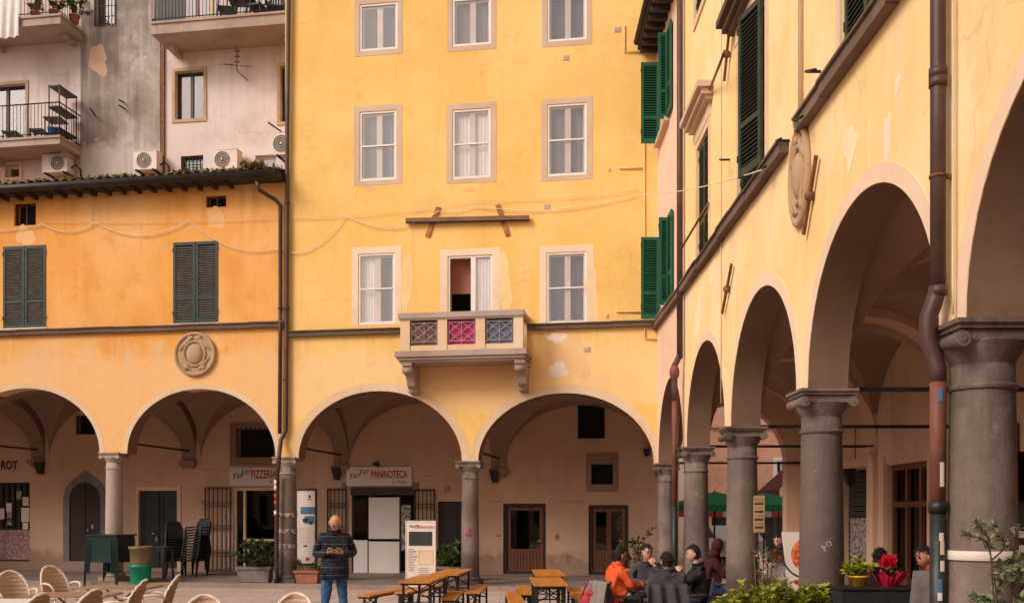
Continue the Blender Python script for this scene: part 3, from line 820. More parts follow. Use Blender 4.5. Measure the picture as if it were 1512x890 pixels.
# grilled window above it
r = FB.rect(350, 634, 405, 675); g = .2
plate('window_surround', FB, [(r[0] - .22, r[2] - .24), (r[1] + .25, r[2] - .24), (r[1] + .25, r[3] + .22), (r[0] - .22, r[3] + .22)], [box_poly(r, .0)], -.02, .03, m_vault, org)
mb = MB(); mb.box(FB, r[0], r[1], r[2], r[3], -.3, -.27); w = mb.build('window', m_slatback, org)
mb = MB(); frame_boxes(mb, FB, r, .02, .03, .05, [i / 8 for i in range(1, 8)], (.33, .66), .016)
for i in range(9): mb.ball(FB.at(r[0] + (r[1] - r[0]) * i / 8, r[3] + .02, .04), .025, 8, 5)
mb.build('grille', m_iron, w)
r = FB.rect(112, 613, 140, 641); mb = MB(); mb.box(FB, r[0], r[1], r[2], r[3], -.3, -.27); w = mb.build('window', m_slatback, org)
mb = MB(); frame_boxes(mb, FB, r, .03, -.08, -.05, (.33, .66), (.33, .66), .015); mb.build('grille', m_iron, w)

# ================================================================== YELLOW HOUSE
m_och_box = M('brass_box', (.38, .20, .08), .6, .2)
bY1 = bay_px(441, 682, 676, 681, 577); bY2 = bay_px(706, 966, 682, 686, 580)
yel = empty('yellow_house', FA.at(UB / 2, 0, 0), 'tall yellow plastered house with nine white windows and a stone balcony over two arches', 'house')
zY = 16.2
W1 = [FA.rect(531, 5, 587, 74), FA.rect(668, -3, 725, 67), FA.rect(808, -11, 866, 60)]
W2 = [FA.rect(531, 164, 585, 266), FA.rect(668, 161, 724, 263), FA.rect(808, 153, 866, 259)]
W3 = [FA.rect(529, 374, 583, 478), FA.rect(807, 372, 866, 477)]
DR = FA.rect(661, 377, 727, 512)
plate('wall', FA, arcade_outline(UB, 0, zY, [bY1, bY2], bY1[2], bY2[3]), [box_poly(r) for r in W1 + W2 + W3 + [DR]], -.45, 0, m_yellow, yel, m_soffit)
for b in (bY1, bY2): arch_band(FA, b, yel, m_trim, .2); vault(FA, b, yel, m_vault)
for px, py, mt in ((425, 675, m_stone), (694, 681, m_stone)):
    u, z = FA.hit(px, py, -.2)
    column(yel, FA.at(u, 0, -.22).xy, z, .225, mt, m_stonelt if px == 425 else None, KERB, -PHI, 1.1)
    rib(FA, u, z, bY1[4], yel, m_vault); tie(FA, u, z + .30, yel)
uc_ = .22
rib(FA, uc_ - .1, 3.03, bY2[4], yel, m_vault); tie(FA, -.05, 3.35, yel)
# paper bands and stickers wrapped round the first column
u, z = FA.hit(425, 760, -.2); cp = FA.at(u, 0, -.22)
mb = MB()
for py in (760, 784, 806):
    mb = MB(); zz = FA.hit(425, py, .05)[1]; mb.lathe([(.231, zz - .055), (.233, zz - .05), (.232, zz + .05), (.229, zz + .055)], (cp.x, cp.y, 0), 24); mb.build('paper_band', m_flyer, yel)
for r, cu in zip(W1, ('dark', 'grey', 'dark')): surround(FA, yel, r, .13, m_surgrey, .006); storm_window(FA, yel, r, False, cu)
for r, cu in zip(W2, ('grey', 'white', 'grey')): surround(FA, yel, r, .15, m_surgrey, .006, .14, .12); storm_window(FA, yel, r, True, cu)
for r, cu in zip(W3, ('both', 'dark')): surround(FA, yel, r, .17, m_surcream, .005, .16, .03); storm_window(FA, yel, r, True, cu)
surround(FA, yel, DR, .19, m_surcream, .006, .16, 0)
mb = MB(); frame_boxes(mb, FA, DR, .05, -.1, -.02, (.57,), (), .12); d = mb.build('balcony_door', m_white, yel)
um = DR[0] + (DR[1] - DR[0]) * .57
mb = MB(); mb.box(FA, um, DR[1] - .05, DR[2] + .05, DR[3] - .05, -.062, -.057); mb.build('pane', m_glass, d)
curtain(FA, (um + .03, DR[1] - .05, DR[2], DR[3] - .06), -.09, m_curtain, d, 5)
mb = MB(); mb.box(FA, DR[0], um, DR[2] + (DR[3] - DR[2]) * .62, DR[3], -.40, -.38); mb.build('red_blind', M('reddish_blind', (.42, .17, .12), .8, .1), d)
mb = MB(); mb.box(FA, DR[0] - .3, DR[1] + .3, DR[2], DR[3] + .3, -1.4, -1.38); mb.box(FA, DR[0] + .12, DR[0] + .4, DR[2], DR[2] + 1.05, -1.2, -1.1); mb.build('room_wall', m_room, d)
zs = FA.hit(700, 483)[1]
uba, ubb = FA.hit(592, 483)[0], FA.hit(775, 483)[0]
string(FA, yel, UB + .01, uba, zs); string(FA, yel, ubb, -.02, zs)
# balcony
nb_ = .85
def bx(px): return FA.hit(px, 480, nb_)[0]
def bz(py): return FA.hit(680, py, nb_)[1]
z_s0, z_s1, z_b, z_p, z_r0, z_r1 = bz(531), bz(517), bz(508), bz(468), bz(468), bz(460)
bal = MB()
u0, u1 = bx(584), bx(778)
bal.box(FA, u0, u1, z_s0 + .09, z_s1, 0, nb_ + .10); bal.box(FA, u0 + .05, u1 - .05, z_s0 + .02, z_s0 + .09, 0, nb_ + .05); bal.box(FA, u0 + .09, u1 - .09, z_s0 - .03, z_s0 + .02, 0, nb_ - .0)
balc = bal.build('balcony', m_stonelt, yel)
mb = MB()
ul, ur = bx(591), bx(771)
mb.box(FA, ul - .05, ur + .05, z_r0, z_r1, nb_ - .14, nb_ + .04); mb.box(FA, ul - .02, ur + .02, z_r0 - .04, z_r0, nb_ - .12, nb_ + .015)
for uu in (ul, ur - .14): mb.box(FA, uu - .03 if uu == ul else uu, uu + .14 if uu == ul else uu + .17, z_r0, z_r1, 0, nb_ - .14)
mb.build('parapet_rail', m_stonelt, balc)
mb = MB()
for a, b_ in ((591, 605), (646, 660), (702, 716), (758, 772)):
    mb.box(FA, bx(a), bx(b_), z_s1, z_r0 - .04, nb_ - .12, nb_)
for uu in (ul, ur - .12): mb.box(FA, uu, uu + .12, z_s1, z_r0, 0, .14)
for uu in (ul, ur - .12): mb.box(FA, uu + .01, uu + .11, z_s1, z_b, .14, nb_ - .12)
for a, b_ in ((605, 646), (660, 702), (716, 758)): mb.box(FA, bx(a), bx(b_), z_s1, z_b, nb_ - .10, nb_ - .02)
mb.build('parapet_pier', m_trim, balc)
for (a, b_), mt in zip(((605, 646), (660, 702), (716, 758)), (m_brownpan, m_magenta, m_bluegrey)):
    mb = MB(); mb.box(FA, bx(a), bx(b_), z_b, z_r0 - .04, nb_ - .10, nb_ - .085); pn = mb.build('parapet_panel', mt, balc)
    mb = MB(); A, B = bx(a) + .04, bx(b_) - .04; z0, z1 = z_b + .03, z_r0 - .06; n = nb_ - .045
    mb.bar(FA.at(A, z0, n), FA.at(A, z1, n), .014); mb.bar(FA.at(B, z0, n), FA.at(B, z1, n), .014); mb.bar(FA.at(A, z0 + .06, n), FA.at(B, z0 + .06, n), .014); mb.bar(FA.at(A, z1 - .05, n), FA.at(B, z1 - .05, n), .014)
    k = 2; w_ = (B - A) / k
    for i in range(k):
        x0 = A + i * w_; zm = (z0 + z1) / 2
        for (za, zb2) in ((z0 + .06, zm), (zm, z1 - .05)):
            mb.bar(FA.at(x0, za, n), FA.at(x0 + w_, zb2, n), .012); mb.bar(FA.at(x0 + w_, za, n), FA.at(x0, zb2, n), .012)
        if i: mb.bar(FA.at(x0, z0, n), FA.at(x0, z1, n), .012)
    mb.build('lattice', M('grey_lattice_paint', (.34, .29, .28), .5, .1), pn)
for (a, b_) in ((591, 614), (757, 780)):
    ua, ub2 = FA.hit(a, 540, .7)[0], FA.hit(b_, 540, .7)[0]; uc = (ua + ub2) / 2
    p = FA.at(uc, 0, 0); side = Plane((p.x, p.y), FA.N)
    zt = z_s0 - .03
    prof = [(0, zt), (.78, zt), (.8, zt - .06), (.76, zt - .2), (.66, zt - .27), (.56, zt - .28), (.5, zt - .36), (.42, zt - .5), (.3, zt - .56), (.24, zt - .55), (.2, zt - .62), (.1, zt - .68), (0, zt - .68)]
    mb = MB(); mb.prism(side, prof, -.1, .1)
    mb.box(FA, uc - .125, uc + .125, zt - .07, zt - .003, 0, .84); mb.tube([FA.at(uc - .125, zt - .16, .7), FA.at(uc + .125, zt - .16, .7)], .09, 12); mb.tube([FA.at(uc - .12, zt - .58, .2), FA.at(uc + .12, zt - .58, .2)], .07, 12)
    mb.build('corbel', m_stonelt, balc)
mb = MB(); a, b_ = FA.hit(738, 460, .3)[0], FA.hit(768, 460, .3)[0]; zt = FA.hit(750, 444, .3)[1]
mb.tube([FA.at(a, z_s1, .3), FA.at(a, zt, .3), FA.at(b_, zt, .3), FA.at(b_, z_s1, .3)], .012, 6); tag(mb.build('drying_rack', m_ac, None), 'thin pale metal rack standing on the stone balcony', 'rack')
# old beam hung on two straps
ua, ub2 = FA.hit(601, 327)[0], FA.hit(782, 322)[0]; za, zb2 = FA.hit(601, 327)[1], FA.hit(782, 323)[1]
mb = MB(); mb.bar(FA.at(ua, za, .085), FA.at(ub2, zb2, .085), .08, .10); bm_ = mb.build('wall_beam', m_beam, yel)
mb = MB(); mb.bar(FA.at(ua, za - .058, .09), FA.at(ub2, zb2 - .058, .09), .10, .018); mb.build('metal_edging', m_iron, bm_)
for (x0, y0, x1, y1) in ((648, 306, 631, 350), (735, 303, 750, 348)):
    a, b_ = FA.hit(x0, y0), FA.hit(x1, y1); mb = MB(); mb.bar(FA.at(a[0], a[1], .02), FA.at(b_[0], b_[1], .02), .035, .11, FA.N.cross(Z)); mb.build('strap', m_beamstrap, bm_)
for px, py in ((836, 86), (912, 44), (808, 305), (867, 516)): vent(FA, yel, px, py)
for px, py in ((900, 251), (897, 467)): vent(FA, yel, px, py, .07, .09)
mb = MB()
for (pts) in (((922, 38), (922, 78), (944, 78)), ((914, 249), (949, 249)), ((910, 460), (948, 461)), ((951, 95), (952, 480), (952, 500), (975, 502))):
    mb.tube([FA.at(*FA.hit(x, y), .03) for x, y in pts], .018, 6)
mb.build('wall_conduit', m_patchtan, yel)
patch(FA, yel, 824, 546, 12, 14, 3, m_patchlt, .006); patch(FA, yel, 823, 498, 12, 9, 8, m_patchlt, .006); patch(FA, yel, 838, 522, 30, 34, 12, m_patchtan); patch(FA, yel, 690, 560, 62, 22, 21, m_patchtan, .003)
m_fade = plaster('faded_yellow_patch', (.83, .57, .24), (.86, .65, .34), (.79, .5, .18), (.5, .32, .16), .2, .3, 24)
patch(FA, yel, 600, 420, 9, 48, 31, m_fade, .003); patch(FA, yel, 742, 418, 14, 42, 33, m_fade, .003); patch(FA, yel, 874, 432, 9, 40, 35, m_fade, .003)
for k_, (x, y) in enumerate(((545, 279), (693, 281), (843, 268), (622, 310), (870, 340))): patch(FA, yel, x, y, 9, 4, 50 + k_, m_patchtan, .003)
# shell
mb = MB()
mb.box(FA, UB, 0, 5.6, 5.8, -10, -.45); mb.box(FA, UB + .001, UB + .25, zE - .5, zY, -10, -.451)
mb.box(FA, -.3, 0, 5.3, zY, -10, -.451); mb.box(FA, UB, -.3, 5.8, zY, -10.3, -10)
mb.build('side_wall', m_yellow, yel)
mb = MB(); mb.box(FA, UB - .4, .4, zY, zY + .25, -10.5, .6); mb.build('roof', m_tile, yel)
yh = [FB.rect(519, 722, 613, 849), FB.rect(646, 740, 697, 849), FB.rect(743, 743, 806, 856), FB.rect(869, 745, 928, 860), FB.rect(853, 597, 893, 647), FB.rect(873, 685, 905, 715)]
yh = [(r[0], r[1], KERB + .012 if r[2] < .6 else r[2], r[3]) for r in yh]
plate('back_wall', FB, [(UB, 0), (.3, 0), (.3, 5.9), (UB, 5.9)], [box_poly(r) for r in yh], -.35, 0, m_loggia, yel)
mb = MB(); mb.box(FB, .0, .3, 0, 5.8, -6, -.35); mb.box(FB, UB, 0, 0, 5.8, -3, -2.8); mb.build('rear_wall', m_loggia, yel)
# paninoteca front
r = yh[0]; mb = MB(); frame_boxes(mb, FB, r, .06, -.14, -.05, (.27, .75), (), .07)
mb.box(FB, r[0] - .02, r[1] + .02, r[3] - .17, r[3] + .06, -.03, .035)
d = mb.build('shop_front', m_dwood, yel)
rw = FB.rect(544, 734, 589, 847); mb = MB(); mb.box(FB, rw[0], rw[1], rw[2] + .02, FB.hit(566, 799)[1], -.06, -.03); mb.box(FB, rw[0], rw[1], FB.hit(566, 795)[1], rw[3], -.06, -.03); mb.build('white_panel', m_panel, d)
rw = FB.rect(520, 797, 542, 847); mb = MB(); mb.box(FB, rw[0] + .03, rw[1], rw[2] + .02, rw[3], -.06, -.03)
mb.build('white_panel', m_panel, d)
rw = FB.rect(522, 736, 541, 795); mb = MB(); mb.box(FB, rw[0], rw[1], rw[2], rw[3], -.08, -.07); mb.build('pane', m_dglass, d)
mb = MB(); mb.box(FB, rw[0] + .05, rw[1] - .02, rw[3] - .26, rw[3] - .06, -.095, -.085); mb.build('notice', m_red, d)
mb = MB(); mb.box(FB, r[0], r[1], r[2], r[3], -.5, -.48); mb.build('shop_interior', m_room, d)
rw = FB.rect(592, 745, 606, 812); mb = MB(); mb.box(FB, rw[0], rw[1], rw[2], rw[3], -.05, -.04); mb.build('price_list', m_flyer, d)
q_ = FB.rect(484, 721, 513, 848); gate_leaf(yel, (q_[0], q_[1], KERB + .05, q_[3]), .05, 4); q_ = FB.rect(613, 722, 643, 850); gate_leaf(yel, (q_[0], q_[1], KERB + .05, q_[3]), .05, 4)
for px in ((505, 512), (611, 618)):
    q_ = FB.rect(px[0], 712, px[1], 724); mb = MB(); mb.box(FB, q_[0], q_[1], q_[2], q_[3], -.0, .06); mb.build('stone_bracket', m_greystone, yel)
r = yh[1]; mb = MB(); mb.box(FB, r[0], r[1], r[2], r[3], -.2, -.16); frame_boxes(mb, FB, (r[0] + .02, r[1] - .02, r[2], r[3] - .02), .08, -.16, -.13, (.5,), (.45,)); mb.build('door', m_dwood, yel)
def glazed_door(par, r, cols, low=.30):
    mb = MB(); frame_boxes(mb, FB, r, .085, -.2, -.06, (), ()); d = mb.build('door_frame', m_dwood, par)
    q_ = (r[0] + .1, r[1] - .1, r[2] + .03, r[3] - .1)
    mb = MB(); frame_boxes(mb, FB, q_, .10, -.17, -.12, [i / cols for i in range(1, cols)], (), .13)
    zl = q_[2] + (q_[3] - q_[2]) * low
    mb.box(FB, q_[0] + .1, q_[1] - .1, zl, zl + .12, -.168, -.118)
    k = 9
    for i in range(k):
        a = q_[0] + .1 + (q_[1] - q_[0] - .2) * i / k; mb.box(FB, a + .008, a + (q_[1] - q_[0] - .2) / k - .008, q_[2] + .09, zl, -.165, -.135)
    o = mb.build('door', m_rwood, par)
    mb = MB(); mb.box(FB, q_[0] + .09, q_[1] - .09, zl + .1, q_[3] - .08, -.15, -.145); mb.build('pane', m_dglass, o)
    mb = MB(); mb.box(FB, r[0], r[1], r[2], r[3], -.34, -.32); mb.build('room_backing', m_slatback, o)
    mb = MB(); mb.tube([FB.at(q_[1] - .05, r[2] + .95, -.12), FB.at(q_[1] - .05, r[2] + .95, -.06), FB.at(q_[1] - .15, r[2] + .95, -.06)], .012, 6); mb.build('handle', m_ac, o)
glazed_door(yel, yh[2], 1); glazed_door(yel, yh[3], 2)
r = yh[4]; mb = MB(); mb.box(FB, r[0], r[1], r[2], r[3], -.3, -.27); frame_boxes(mb, FB, r, .03, -.1, -.06, (.5,), ()); mb.build('window', m_slatback, yel)
r = yh[5]; surround(FB, yel, r, .15, m_vault, .03, .32, .2)
mb = MB(); mb.box(FB, r[0], r[1], r[2], r[3], -.3, -.27); w = mb.build('window', m_slatback, yel)
mb = MB(); frame_boxes(mb, FB, r, .02, -.04, -.01, (.2, .4, .6, .8), (.5,), .014); mb.build('grille', m_iron, w)
for k_, (x, y, a, b_) in enumerate(((830, 826, 24, 7), (718, 826, 10, 9))): patch(FB, yel, x, y, a, b_, 70 + k_, M('soot_stain', (.36, .22, .145), .9, .35, 5), .003)

for (xa, ya, xb, yb) in ((60, 700, 100, 698), (266, 690, 335, 694), (625, 700, 690, 712), (700, 738, 742, 740), (812, 738, 866, 740)):      # surface cables on the back walls
    A_, B_ = FB.hit(xa, ya), FB.hit(xb, yb); mb = MB(); mb.tube([FB.at(*A_, .012), FB.at((A_[0] + B_[0]) / 2, (A_[1] + B_[1]) / 2 - .02, .012), FB.at(*B_, .012)], .010, 5); mb.build('wall_cable', m_trim, org if xa < 400 else yel)
for (x_, y_, w_, h_) in ((300, 741, .10, .12), (660, 722, .16, .2), (736, 790, .12, .05), (822, 792, .1, .14)):
    u_, z_ = FB.hit(x_, y_); mb = MB(); mb.box(FB, u_ - w_ / 2, u_ + w_ / 2, z_ - h_ / 2, z_ + h_ / 2, 0, .04); mb.build('wall_box', m_och_box, org if x_ < 400 else yel)
# downpipes at the joint of the two houses
dp = lambda x, y, n: FA.at(*FA.hit(x, y, n), n)
A_ = .10
pipe(yel, [dp(427, -60, A_), dp(424, 200, A_), dp(423, 470, A_), dp(422, 636, A_), dp(415, 648, A_ + .02), dp(412, 672, .33), dp(411, 690, .30), dp(409, 700, .12), dp(408, 850, .12), dp(407, 868, .14)], .055, m_pipe, cl=[dp(424, 300, A_), dp(423, 455, A_), dp(422, 560, A_), dp(409, 760, .12)])
pipe(org, [dp(379, 268, .58), dp(383, 281, .5), dp(408, 296, .15), dp(414, 304, A_), dp(414, 470, A_), dp(413, 640, A_)], .05, m_pipe, cl=[dp(414, 455, A_)])
mb = MB(); mb.tube([dp(407, 838, .14), dp(407, 856, .14), dp(402, 866, .2), dp(395, 868, .3)], [.075, .08, .085, .08], 12); mb.build('pipe_boot', m_ironpipe, yel)
mb = MB()
for py, mt in ((712, 0), (720, 0), (732, 1), (742, 1), (757, 0)):
    q_ = dp(408, py, .12); mb.mi = mt; mb.tube([q_ - Z * .06, q_ + Z * .06], .059, 12)
mb.build('sticker', [m_sign, m_red], yel)
# ================================================================== TALL FADED HOUSE BEHIND
rear = empty('tall_rear_house', PB.at(-10, 10.2, 0), 'tall faded pink house with a black stained cement strip, rising behind the mossy tiled roof', 'house')
uRL, uRR = PB.hit(-380, 150)[0], PB.hit(424, 150)[0]
rwin = [PB.rect(259, 105, 301, 176), PB.rect(267, 230, 300, 256), PB.rect(377, 229, 408, 256), PB.rect(-25, 126, 38, 208), PB.rect(142, -40, 173, 40), PB.rect(414, 98, 430, 180), PB.rect(264, -80, 311, 24), PB.rect(8, 244, 29, 262)]
rwin = [(a, min(b_, uRR - .03), c, d) for a, b_, c, d in rwin]
plate('wall', PB, [(uRL, 9.9), (uRR, 9.9), (uRR, 20), (uRL, 20)], [box_poly(r) for r in rwin], -.4, 0, m_rear, rear)
g0, g1 = PB.hit(121, 150)[0], PB.hit(238, 150)[0]
rg = rwin[4]
plate('stained_strip', PB, [(g0, 9.95), (g1, 9.95), (g1, 19.9), (g0, 19.9)], [box_poly(rg, .0)], -.01, .07, m_grey, rear)
patch(PB, rear, 147, 91, 15, 20, 27, M('pinkish_repair', (.62, .42, .29), .9, .12, 3), .075)
mb = MB(); mb.box(PB, g1 + .01, g1 + .12, 10, PB.hit(241, 60)[1], 0, .06); mb.build('brick_edge', m_rust, rear)
mb = MB(); mb.box(PB, uRL, uRR, 20, 20.3, -7, .6); mb.build('roof', m_tile, rear)
mb = MB(); mb.box(PB, uRL, uRR, 9.9, 20, -7, -6.8); mb.box(PB, uRL - .2, uRL, 9.9, 20, -7, 0); mb.box(PB, uRR - .02, uRR, 9.9, 20, -7, -.41); mb.build('side_wall', m_rear, rear)
def rear_window(r, fr, cols, cur, sur=None, depth=-.2):
    if sur is not None: surround(PB, rear, r, .09, sur, .03)
    mb = MB(); frame_boxes(mb, PB, r, .06, depth, depth + .06, [i / cols for i in range(1, cols)], (), .09); w = mb.build('window', fr, rear)
    mb = MB(); mb.box(PB, r[0] + .05, r[1] - .05, r[2] + .05, r[3] - .05, depth + .02, depth + .025); mb.build('pane', m_glass, w)
    mb = MB(); mb.box(PB, r[0], r[1], r[2], r[3], -.4, -.38); mb.build('backing', cur, w)
m_och = M('ochre_window_surround', (.46, .31, .17), .8, .15)
rear_window(rwin[0], m_dwood, 2, m_greycur, m_och)
rear_window(rwin[1], m_dwood, 1, m_room); rear_window(rwin[2], m_offw, 1, m_curtain)
rear_window(rwin[3], m_dwood, 2, m_greycur, m_och); rear_window(rwin[4], m_dwood, 1, m_room)
rear_window(rwin[5], m_dwood, 1, m_room, m_och); rear_window(rwin[6], m_rwood, 2, m_greycur, m_trim); rear_window(rwin[7], m_white, 1, m_room, m_trim)
for r, n in ((rwin[4], .09), (rwin[1], -.06)):
    mb = MB(); frame_boxes(mb, PB, r, .02, n, n + .02, [i / 6 for i in range(1, 6)], (.35, .7), .016); mb.build('window_grille', m_iron, rear)
def balcony_slab(x0, x1, py0, py1, n, over=None):
    """concrete balcony whose front edge is seen from px x0..x1 between rows py0 (top) and py1"""
    u0, u1 = PB.hit(x0, py0, n)[0], PB.hit(x1, py0, n)[0]
    zt, zb = PB.hit((x0 + x1) / 2, py0, n)[1], PB.hit((x0 + x1) / 2, py1, n)[1]
    u0 = max(u0, uRL)
    mb = MB(); mb.box(PB, u0, u1, zb, zt - .06, 0, n - .04); mb.box(PB, u0, u1 + .03, zt - .06, zt, 0, n)
    k = max(2, int((u1 - u0) / 1.6))
    for i in range(k):
        u = u0 + .25 + (u1 - u0 - .5) * i / (k - 1); mb.box(PB, u - .07, u + .07, zb - .16, zb - .003, 0, .55)
    return mb.build('balcony', m_stonelt, rear), u0, u1, zt
b1, a0, a1, z1_ = balcony_slab(-150, 87, 207, 219, 1.1)
mb = MB(); railing(mb, PB.at(a0, 0, 1.05), PB.at(a1 - .02, 0, 1.05), z1_ + .02, z1_ + .95); railing(mb, PB.at(a1 - .02, 0, 1.05), PB.at(a1 - .02, 0, .05), z1_ + .02, z1_ + .95); mb.build('railing', m_iron, b1)
b2, c0, c1, z2_ = balcony_slab(-150, 88, 30, 44, 1.1)
mb = MB(); railing(mb, PB.at(c0, 0, 1.05), PB.at(c1 - .02, 0, 1.05), z2_ + .02, z2_ + .95); railing(mb, PB.at(c1 - .02, 0, 1.05), PB.at(c1 - .02, 0, .05), z2_ + .02, z2_ + .95); mb.build('railing', m_rust, b2)
b3, d0, d1, z3_ = balcony_slab(222, 421, 24, 42, 1.2)
mb = MB(); railing(mb, PB.at(d0 + .02, 0, 1.15), PB.at(d1, 0, 1.15), z3_ + .02, z3_ + .95, .10); railing(mb, PB.at(d0 + .02, 0, 1.15), PB.at(d0 + .02, 0, .05), z3_ + .02, z3_ + .95, .10); mb.build('railing', m_darkmetal, b3)
mb = MB(); mb.box(PB, d0 + .05, d0 + .9, z3_ + .05, z3_ + .95, .9, .92); mb.build('reed_screen', m_ggrey, b3)
# things on the balconies
def balcony_table(p, s, mat, label, cat='table', h=.7):
    t = empty('balcony_table', p, label, cat)
    mb = MB(); mb.cube(p + Z * h, (s, s, .04)); mb.build('tabletop', mat, t)
    for sx in (-1, 1):
        for sy in (-1, 1):
            mb = MB(); mb.bar(p + Vector((sx * s * .42, sy * s * .42, 0)), p + Vector((sx * s * .42, sy * s * .42, h)), .03); mb.build('leg', mat, t)
    return t
balcony_table(PB.at(PB.hit(83, 190, .6)[0], z1_, .62), .5, m_darkmetal, 'dark square table beside the shelf rack on the lower left balcony', h=.62)
balcony_table(PB.at(PB.hit(57, 195, .7)[0], z1_, .7), .4, m_darkmetal, 'low black stool with square top on the lower left balcony', 'stool', .3)
balcony_table(PB.at(PB.hit(20, 195, .7)[0], z1_, .75), .42, m_darkmetal, 'low black stool in front of the balcony glass door', 'stool', .26)
balcony_table(PB.at(PB.hit(357, 5, .6)[0], z3_, .6), .75, m_dwood, 'dark wooden table between green chairs on the top balcony', h=.72)
p = PB.at(PB.hit(79, 195, .85)[0], z1_, .88)
t = empty('bucket', p, 'bright blue plastic bucket standing behind the balcony railing', 'bucket')
mb = MB(); mb.lathe([(.11, 0), (.14, .26), (.15, .27), (.15, .29)], p, 18); mb.build('body', m_bluepl, t)
p = PB.at(a1 - .25, z1_, .55)
t = empty('shelf_rack', p, 'rusty metal shelf rack with three shelves at the end of the lower left balcony', 'rack')
mb = MB()
for dx, dn in ((-.16, -.4), (.16, -.4), (-.16, .4), (.16, .4)): mb.bar(PB.at(a1 - .25 + dx, z1_, .55 + dn), PB.at(a1 - .25 + dx, z1_ + 1.5, .55 + dn), .03)
mb.build('frame', m_rust, t)
for h in (.25, .85, 1.45):
    mb = MB(); mb.box(PB, a1 - .43, a1 - .07, z1_ + h, z1_ + h + .035, .12, .98); mb.build('shelf', m_dwood, t)
def potplant(p, pot_r, pot_h, spread, n, leafm, potm, label, name='potted_plant', seed=1, ln=.12, up=.5, trough=None):
    t = empty(name, p, label, 'plant'); q = random.Random(seed)
    mb = MB()
    if trough:
        x, y, h, rz = trough
        Mx = Matrix.Rotation(rz, 3, 'Z')
        def c(sx, sy, z, k): return p + Mx @ Vector((sx * x / 2 * k, sy * y / 2 * k, z))
        lo = [c(-1, -1, 0, .86), c(1, -1, 0, .86), c(1, 1, 0, .86), c(-1, 1, 0, .86)]; hi = [c(-1, -1, h, .97), c(1, -1, h, .97), c(1, 1, h, .97), c(-1, 1, h, .97)]
        mb.hexa(lo + hi)
        for a in ((-1, 0), (1, 0), (0, -1), (0, 1)):
            L = (x * 1.04, .05, .06) if a[0] == 0 else (.05, y * 1.04, .06)
            mb.cube(p + Mx @ Vector((a[0] * x / 2, a[1] * y / 2, h)) , L, rz)
    else:
        mb.lathe([(pot_r * .7, 0), (pot_r * .95, pot_h * .82), (pot_r * 1.06, pot_h * .83), (pot_r * 1.06, pot_h)], p, 20)
        x = y = pot_r * 1.6
        h = pot_h
    mb.build('pot', potm, t)
    mb = MB()
    if trough: mb.cube(p + Z * (h + .005), (x * .9, y * .8, .02), trough[3])
    else: mb.lathe([(pot_r * .9, pot_h + .002), (pot_r * .8, pot_h + .012)], p, 16)
    mb.build('soil', m_soil, t)
    tips = []; mb = MB(); mb2 = MB()
    Mx = Matrix.Rotation(trough[3] if trough else 0, 3, 'Z')
    for i in range(max(6, n // 40)):
        s0 = p + Mx @ Vector((q.uniform(-.38, .38) * x, q.uniform(-.3, .3) * y, h))
        d = Vector((q.gauss(0, .55), q.gauss(0, .55), 1)).normalized()
        L = spread * q.uniform(.5, 1.1)
        pts = [s0]; 
        for k in range(4):
            d = (d + Vector((q.gauss(0, .18), q.gauss(0, .18), -.06))).normalized(); pts.append(pts[-1] + d * L / 4)
        mb.tube(pts, [.009, .008, .006, .005, .003], 5); tips.append(pts)
    mb.build('stem', m_stem, t)
    for i in range(n):
        pts = q.choice(tips); k = q.choice((1, 2, 2, 3, 3, 3)); a = pts[k].lerp(pts[k + 1], q.random())
        d = Vector((q.gauss(0, 1), q.gauss(0, 1), q.gauss(up, .6))).normalized()
        mb2.leaf(a + d * .01, d, Vector((q.gauss(0, .5), q.gauss(0, .5), 1)), ln * q.uniform(.6, 1.25), ln * q.uniform(.18, .28))
    mb2.build('foliage', leafm, t, recalc=False)
    return t
bp = lambda px, n: PB.at(PB.hit(px, 20, n)[0], z2_, n)
potplant(bp(52, .85), .14, .22, .5, 220, m_leafmid, m_terra, 'leafy green plant in clay pot beside the hanging white cloth', seed=4)
potplant(bp(79, .9), .13, .2, .4, 160, m_leafdk, m_terra, 'dark low plant near the middle of the upper left balcony', seed=5)
potplant(bp(110, .5), .15, .22, .8, 320, m_leafmid, m_terra, 'bushy green plant spilling over the right end of the upper left balcony', seed=6)
u0, u1 = PB.hit(-20, 20, 1.1)[0], PB.hit(29, 20, 1.1)[0]; zb = PB.hit(10, 55, 1.12)[1]
mb = MB(); mb.smooth = True
mb.grid(lambda s, t: PB.at(u0 + (u1 - u0) * s, z2_ + .98 + (zb - z2_ - .98) * t - .03 * math.sin(s * 3), 1.11 + .04 * t * math.sin(s * 26 + 2 * t) + .015), 50, 8)
tag(mb.build('hanging_cloth', m_whitecl), 'white sheet hung to dry over the upper left balcony railing', 'sheet')
def plastic_chair(mat, name, label, cat, group=None):
    t = empty(name, (0, 0, 0), label, cat, group)
    mb = MB(); mb.cube((0, 0, .43), (.46, .44, .04)); mb.build('seat', mat, t)
    mb = MB()
    for i in range(6): mb.bar((-.2 + .08 * i, .2, .44), (-.17 + .068 * i, .30, .86), .045, .02, Vector((0, 1, 0)))
    mb.tube([(-.23, .2, .44), (-.22, .27, .74), (-.14, .31, .88), (.14, .31, .88), (.22, .27, .74), (.23, .2, .44)], .025, 8); mb.build('backrest', mat, t)
    for sx in (-1, 1):
        mb = MB(); mb.tube([(sx * .25, -.2, .42), (sx * .27, -.18, .64), (sx * .26, .2, .66)], .024, 7); mb.build('armrest', mat, t)
        for sy in (-1, 1):
            mb = MB(); mb.tube([(sx * .22, sy * .19, .43), (sx * .26, sy * .24, 0)], [.028, .022], 7); mb.build('leg', mat, t)
    return t
gc = plastic_chair(m_gplas, 'garden_chair', 'dark green plastic armchair left of the table on the top balcony', 'chair', 'green chairs on the top balcony')
pl_ = []
